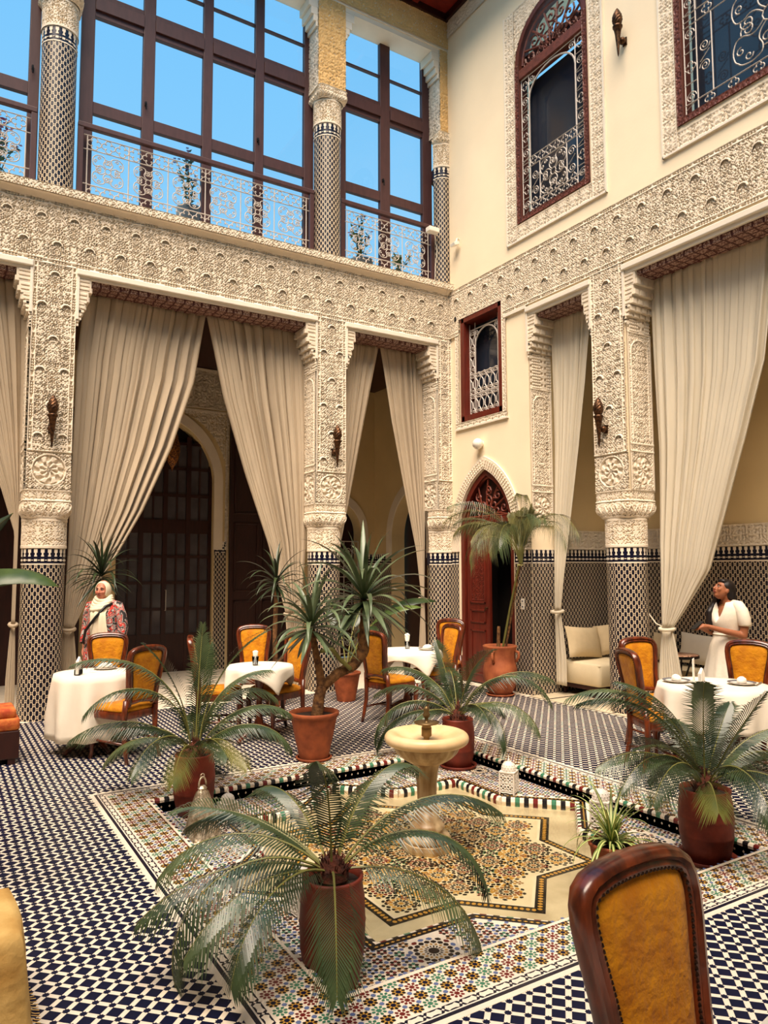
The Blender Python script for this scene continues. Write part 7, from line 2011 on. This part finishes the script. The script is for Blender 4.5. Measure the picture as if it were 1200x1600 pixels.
# dress: gathered skirt, bodice with a V neck, puffed short sleeves
b = MB(); rings = []; N = 64
zs = [0.10, 0.25, 0.45, 0.65, 0.80, 0.92, 1.00, 1.04, 1.07, 1.12, 1.18, 1.25, 1.31, 1.355]
wx = [0.36, 0.335, 0.305, 0.270, 0.235, 0.198, 0.156, 0.146, 0.148, 0.160, 0.174, 0.182, 0.182, 0.140]
wy = [0.28, 0.255, 0.225, 0.195, 0.165, 0.145, 0.118, 0.110, 0.112, 0.126, 0.142, 0.135, 0.110, 0.075]
for z, a, c in zip(zs, wx, wy):
    r = []
    for i in range(N):
        th = 2*PI*i/N; fold = 1+(0.045*math.sin(13*th+2*z)+0.02*math.sin(21*th))*max(0, min(1, (1.02-z)/0.5))+0.012*math.sin(30*th)*(0.98 < z < 1.28)
        x = a*math.cos(th)*fold; y = c*math.sin(th)*fold+0.008
        zz = z
        if z > 1.14:
            fr = max(0.0, -math.sin(th)); k = max(0.0, 1-abs(math.cos(th))*2.2)
            zz = z-(z-1.14)*0.78*k*(fr > 0)
            if z > 1.34: zz = zz+0.03*abs(math.cos(th))-0.0
        r.append((x, y, zz))
    rings.append(r)
b.loft(rings, True, False); dress = b.build('dress', M['dress'], body, True)
so = dress.modifiers.new('thickness', 'SOLIDIFY'); so.thickness = 0.004; so.offset = 1
for q in (-1, 1):
    b = MB(); rings = []
    path = [((q*0.09, 0.015, 1.352), 0.050), ((q*0.155, 0.02, 1.340), 0.060), ((q*0.190, 0.028, 1.28), 0.066), ((q*0.204, 0.04, 1.20), 0.068), ((q*0.208, 0.045, 1.145), 0.064), ((q*0.208, 0.045, 1.130), 0.058)]
    P = [p for p, _ in path]; Rr = [r_ for _, r_ in path]
    b.tube(P, Rr, 20, caps=False); o = b.build('sleeve', M['dress'], dress, True); so = o.modifiers.new('thickness', 'SOLIDIFY'); so.thickness = 0.004
b = MB(); b.tube([(0.158*math.cos(2*PI*i/30), 0.118*math.sin(2*PI*i/30)+0.008, 1.03) for i in range(30)], 0.010, 6, closed=True); b.build('waistband', M['dress'], dress, True)
# hair: cap drawn back, a long lock falling forward over the shoulder
b = MB()
def HP(x, y, z): return Vector(hc)+HR @ Vector((x, y, z))
ell(b, HP(0, 0.034, 0.040), (0.086, 0.096, 0.088), HR); ell(b, HP(0, 0.080, -0.015), (0.076, 0.072, 0.090), HR)
ell(b, HP(0, -0.030, 0.082), (0.060, 0.045, 0.030), HR)
limb(b, [HP(0.02, 0.10, -0.05), (0.02, 0.075, 1.40), (-0.07, 0.055, 1.385), (-0.125, -0.03, 1.36), (-0.115, -0.115, 1.26), (-0.105, -0.130, 1.14), (-0.10, -0.125, 1.06)], [0.058, 0.050, 0.045, 0.042, 0.038, 0.032, 0.010])
limb(b, [HP(-0.072, 0.00, 0.0), HP(-0.075, -0.005, -0.06), (-0.105, -0.05, 1.36), (-0.11, -0.10, 1.28)], [0.022, 0.024, 0.034, 0.030])
o = b.build('hair', M['hair'], body); r = o.modifiers.new('remesh', 'REMESH'); r.mode = 'VOXEL'; r.voxel_size = 0.008; r.use_smooth_shade = True; s = o.modifiers.new('smooth', 'SMOOTH'); s.factor = 0.5; s.iterations = 4
b = MB(); b.tube([(0.062*math.sin(a), 0.005-0.055*math.cos(a), 1.375-0.030*math.cos(a)) for a in [PI*(-0.8+1.6*i/16) for i in range(17)]], 0.0022, 5); b.build('necklace', mat('gold', (190, 150, 80), 0.3, metal=0.8), body)
# the phone
ph = thing('phone', 'dark phone held out by the person in the white dress', 'phone', (0.16, -4.66, 0.012), facing(wf))
b = MB(); b.obox((0, -0.385, 1.135), (0.036, 0, 0), (0, 0.060, 0.040), (0, -0.0028, 0.0042)); b.build('case', M['black_plastic'], ph, bevel=0.003)
b = MB(); b.obox((0, -0.3862, 1.1392), (0.033, 0, 0), (0, 0.057, 0.038), (0, -0.0004, 0.0006)); b.build('screen', M['glass_dark'], ph)

# ---- woman in the cream headscarf and printed blouse
wf = (-0.70, -0.72)
t = thing('person', 'person in a cream headscarf and red printed blouse standing behind the left table', 'person', (-5.405, -0.42, 0), facing(wf))
HR = Matrix.Rotation(0.04, 3, 'X') @ Matrix.Rotation(0.12, 3, 'Z')
hc = (0, -0.02, 1.515); b = MB(); head_shape(b, hc, HR)
limb(b, [(0, 0.025, 1.30), (0, 0.005, 1.45)], [0.062, 0.052])
ell(b, (0, 0.01, 1.22), (0.155, 0.10, 0.15)); ell(b, (0, 0.005, 1.06), (0.14, 0.10, 0.14)); ell(b, (0, 0.01, 0.90), (0.17, 0.12, 0.14))
for q in (-1, 1):
    limb(b, [(q*0.03, 0.015, 1.35), (q*0.165, 0.02, 1.325)], [0.045, 0.052])
    limb(b, [(q*0.09, 0.01, 0.86), (q*0.085, -0.005, 0.48), (q*0.08, 0.015, 0.10)], [0.088, 0.058, 0.038]); limb(b, [(q*0.08, 0.02, 0.07), (q*0.085, -0.12, 0.03)], [0.035, 0.028])
    limb(b, [(q*0.185, 0.02, 1.315), (q*0.225, 0.035, 1.08), (q*0.215, -0.03, 0.86)], [0.052, 0.042, 0.026])
    hand(b, (q*0.215, -0.035, 0.84), (0, -0.25, -1), (q*1, 0, 0), (0, -1, 0.2), 1.0, 0.6)
body = body_obj(b, M['skin_fair'], t); face_parts(body, hc, HR)
b = MB(); rings = []
for z, a, c in ((0.62, 0.235, 0.185), (0.75, 0.225, 0.175), (0.90, 0.208, 0.160), (1.02, 0.188, 0.145), (1.10, 0.180, 0.140), (1.20, 0.180, 0.142), (1.28, 0.180, 0.126), (1.34, 0.150, 0.10), (1.375, 0.10, 0.075)):
    rings.append([(a*math.cos(2*PI*i/48)*(1+0.02*math.sin(9*2*PI*i/48+z*5)), 0.008+c*math.sin(2*PI*i/48)*(1+0.02*math.sin(9*2*PI*i/48+z*5)), z) for i in range(48)])
b.loft(rings, True, False); bl = b.build('blouse', M['blouse'], body, True)
so = bl.modifiers.new('thickness', 'SOLIDIFY'); so.thickness = 0.004; so.offset = 1
for q in (-1, 1):
    b = MB(); b.tube([(q*0.10, 0.015, 1.355), (q*0.175, 0.02, 1.335), (q*0.215, 0.03, 1.22), (q*0.235, 0.04, 1.08), (q*0.232, 0.01, 0.98), (q*0.225, -0.02, 0.90)], [0.050, 0.060, 0.062, 0.060, 0.058, 0.052], 18, caps=False); b.build('sleeve', M['blouse'], bl, True)
b = MB(); rings = []
for z, a, c in ((0.05, 0.13, 0.11), (0.4, 0.16, 0.13), (0.64, 0.20, 0.15)): rings.append([(a*math.cos(2*PI*i/32), c*math.sin(2*PI*i/32)+0.01, z) for i in range(32)])
b.loft(rings); b.build('trousers', M['black_plastic'], body, True)
# headscarf: hood with a face opening, wrapped folds at the neck, long end down the front
def HP(x, y, z): return Vector(hc)+HR @ Vector((x, y, z))
b = MB(); rings = []
for k in range(13):
    ph_ = -0.62+1.50*k/12                                     # from the face edge round to the back
    r = []
    for i in range(28):
        th = 2*PI*i/28
        rx = 0.087*math.cos(ph_*0.9)**0.5 if k < 12 else 0.004
        yy = -0.052+0.175*(k/12.0)**0.9
        sc = math.sqrt(max(0.0, 1-(max(0, (k/12.0-0.25))/0.75)**2.2)) if k < 12 else 0.02
        e = 0.80+0.20*min(1, k/2.5)
        x = 0.085*sc*e*math.cos(th); z = 0.108*sc*e*math.sin(th)+0.004-0.010*(k/12.0)
        r.append(tuple(HP(x, yy, z)))
    rings.append(r)
b.loft(rings, True, False); o = b.build('headscarf', M['hijab'], body, True); sc_o = o
so = o.modifiers.new('thickness', 'SOLIDIFY'); so.thickness = 0.008; so.offset = 1
for k, (z, a, c, cy) in enumerate(((1.432, 0.082, 0.082, 0.0), (1.405, 0.092, 0.092, -0.004), (1.378, 0.104, 0.102, -0.010), (1.350, 0.112, 0.108, -0.018), (1.322, 0.112, 0.110, -0.030))):
    b = MB(); b.tube([(a*math.cos(2*PI*i/28), cy+c*math.sin(2*PI*i/28), z-0.035*max(0, -math.sin(2*PI*i/28))+0.012*math.sin(2*PI*i/28*2+k)) for i in range(28)], 0.024, 8, closed=True); b.build('scarf_fold', M['hijab'], sc_o, True)
b = MB(); rows = []
for j in range(14):
    z = 1.33-0.50*j/13; w = 0.090+0.045*j/13; r = []
    for i in range(15):
        u = -1+2*i/14; r.append((0.02+u*w+0.05*j/13, -0.150-0.020*math.sin(PI*j/13)+0.012*math.sin(9*u+0.4*j)+0.05*(abs(u)**2)*0.5+(0.03 if j < 2 else 0), z))
    rows.append(r)
b.loft(rows, closed=False); o = b.build('scarf_end', M['hijab'], sc_o, True); so = o.modifiers.new('thickness', 'SOLIDIFY'); so.thickness = 0.006
b = MB(); b.tube([(0.145, 0.02, 1.375), (0.105, -0.12, 1.33), (0.03, -0.190, 1.21), (-0.09, -0.200, 1.06), (-0.185, -0.10, 0.92), (-0.215, 0.03, 0.84)], 0.016, 6); b.tube([(0.145, 0.02, 1.375), (0.12, 0.13, 1.28), (-0.05, 0.175, 1.05), (-0.19, 0.10, 0.88), (-0.215, 0.03, 0.84)], 0.013, 6); b.build('bag_strap', M['black_plastic'], body, True)

# ================================================================== TERRACE BEYOND THE UPPER WINDOWS
struct(box_part('floor_terrace', XL, 0.75, 0.43, 3.6, 6.28, 6.40, M['stone_step']))
M['pale_pot'] = mat('pale_grey_pot', (206, 202, 194), 0.7, var=0.12, vscale=8)
M['pink_bloom'] = mat('pink_blossom', (222, 84, 128), 0.6); M['violet_bloom'] = mat('violet_blossom', (150, 110, 190), 0.6); M['yellow_bloom'] = mat('yellow_blossom', (226, 196, 60), 0.6)
def terrace_plant(label, x, y, pot_h, pot_r, h, spread, bloom, seed, nb=26, nl=120):
    rnd = random.Random(seed); t = thing('flowering_plant', label, 'plant', (x, y, 6.40))
    b = MB(); b.lathe([(pot_r*0.72, 0), (pot_r*0.95, pot_h*0.35), (pot_r, pot_h*0.7), (pot_r*0.9, pot_h*0.95), (pot_r*0.95, pot_h), (pot_r*0.82, pot_h), (pot_r*0.8, pot_h*0.9)], 24, caps=False); b.build('pot', M['pale_pot'], t, True)
    MB().lathe([(0.001, pot_h*0.92), (pot_r*0.84, pot_h*0.92)], 20, caps=False).build('soil', M['soil'], t)
    lf = MB(); bl = MB()
    for k in range(9):
        a = rnd.uniform(0, 2*PI); top = Vector((spread*rnd.uniform(0.2, 1)*math.cos(a), spread*rnd.uniform(0.2, 1)*math.sin(a), pot_h+h*rnd.uniform(0.6, 1)))
        p0 = Vector((0, 0, pot_h*0.9)); mid = p0.lerp(top, 0.5)+Vector((0, 0, 0.08))
        sb = MB(); sb.tube([p0, mid, top], [0.008, 0.006, 0.003], 5); sb.build('stem', M['rachis'], t, True)
        for i in range(nl//9):
            s = rnd.uniform(0.2, 1); c = p0.lerp(mid, s*2) if s < 0.5 else mid.lerp(top, s*2-1)
            d = Vector((rnd.uniform(-1, 1), rnd.uniform(-1, 1), rnd.uniform(-0.4, 0.9))).normalized(); w = d.cross(Vector((0.3, 0.2, 1))).normalized()*0.018; L = rnd.uniform(0.06, 0.11)
            lf.poly([c, c+d*L*0.5+w, c+d*L, c+d*L*0.5-w])
        for i in range(nb//9+1):
            c = top+Vector((rnd.uniform(-0.05, 0.05), rnd.uniform(-0.05, 0.05), rnd.uniform(-0.10, 0.04)))
            for q in range(5):
                d = Vector((math.cos(q*1.257), math.sin(q*1.257), 0.5)).normalized()*0.028; w = Vector((-d.y, d.x, 0))*0.45
                bl.poly([c, c+d*0.7+w, c+d, c+d*0.7-w])
    o = lf.build('foliage', M['green_leaf'], t); o['kind'] = 'stuff'
    o = bl.build('blossoms', bloom, t); o['kind'] = 'stuff'
terrace_plant('potted plant with violet blossoms on the terrace behind the long railing', -4.12, 0.82, 0.62, 0.20, 0.85, 0.20, M['violet_bloom'], 1)
terrace_plant('pink flowering plant on the terrace at the far upper left', -6.62, 0.85, 0.40, 0.16, 0.75, 0.24, M['pink_bloom'], 2, 60)
terrace_plant('low yellow flowering plant on the terrace near the upper corner', -0.42, 0.82, 0.42, 0.17, 0.42, 0.20, M['yellow_bloom'], 3, 40)
terrace_plant('potted pink and green plant on the terrace behind the short railing', -1.20, 0.85, 0.50, 0.22, 0.75, 0.22, M['pink_bloom'], 4, 14)
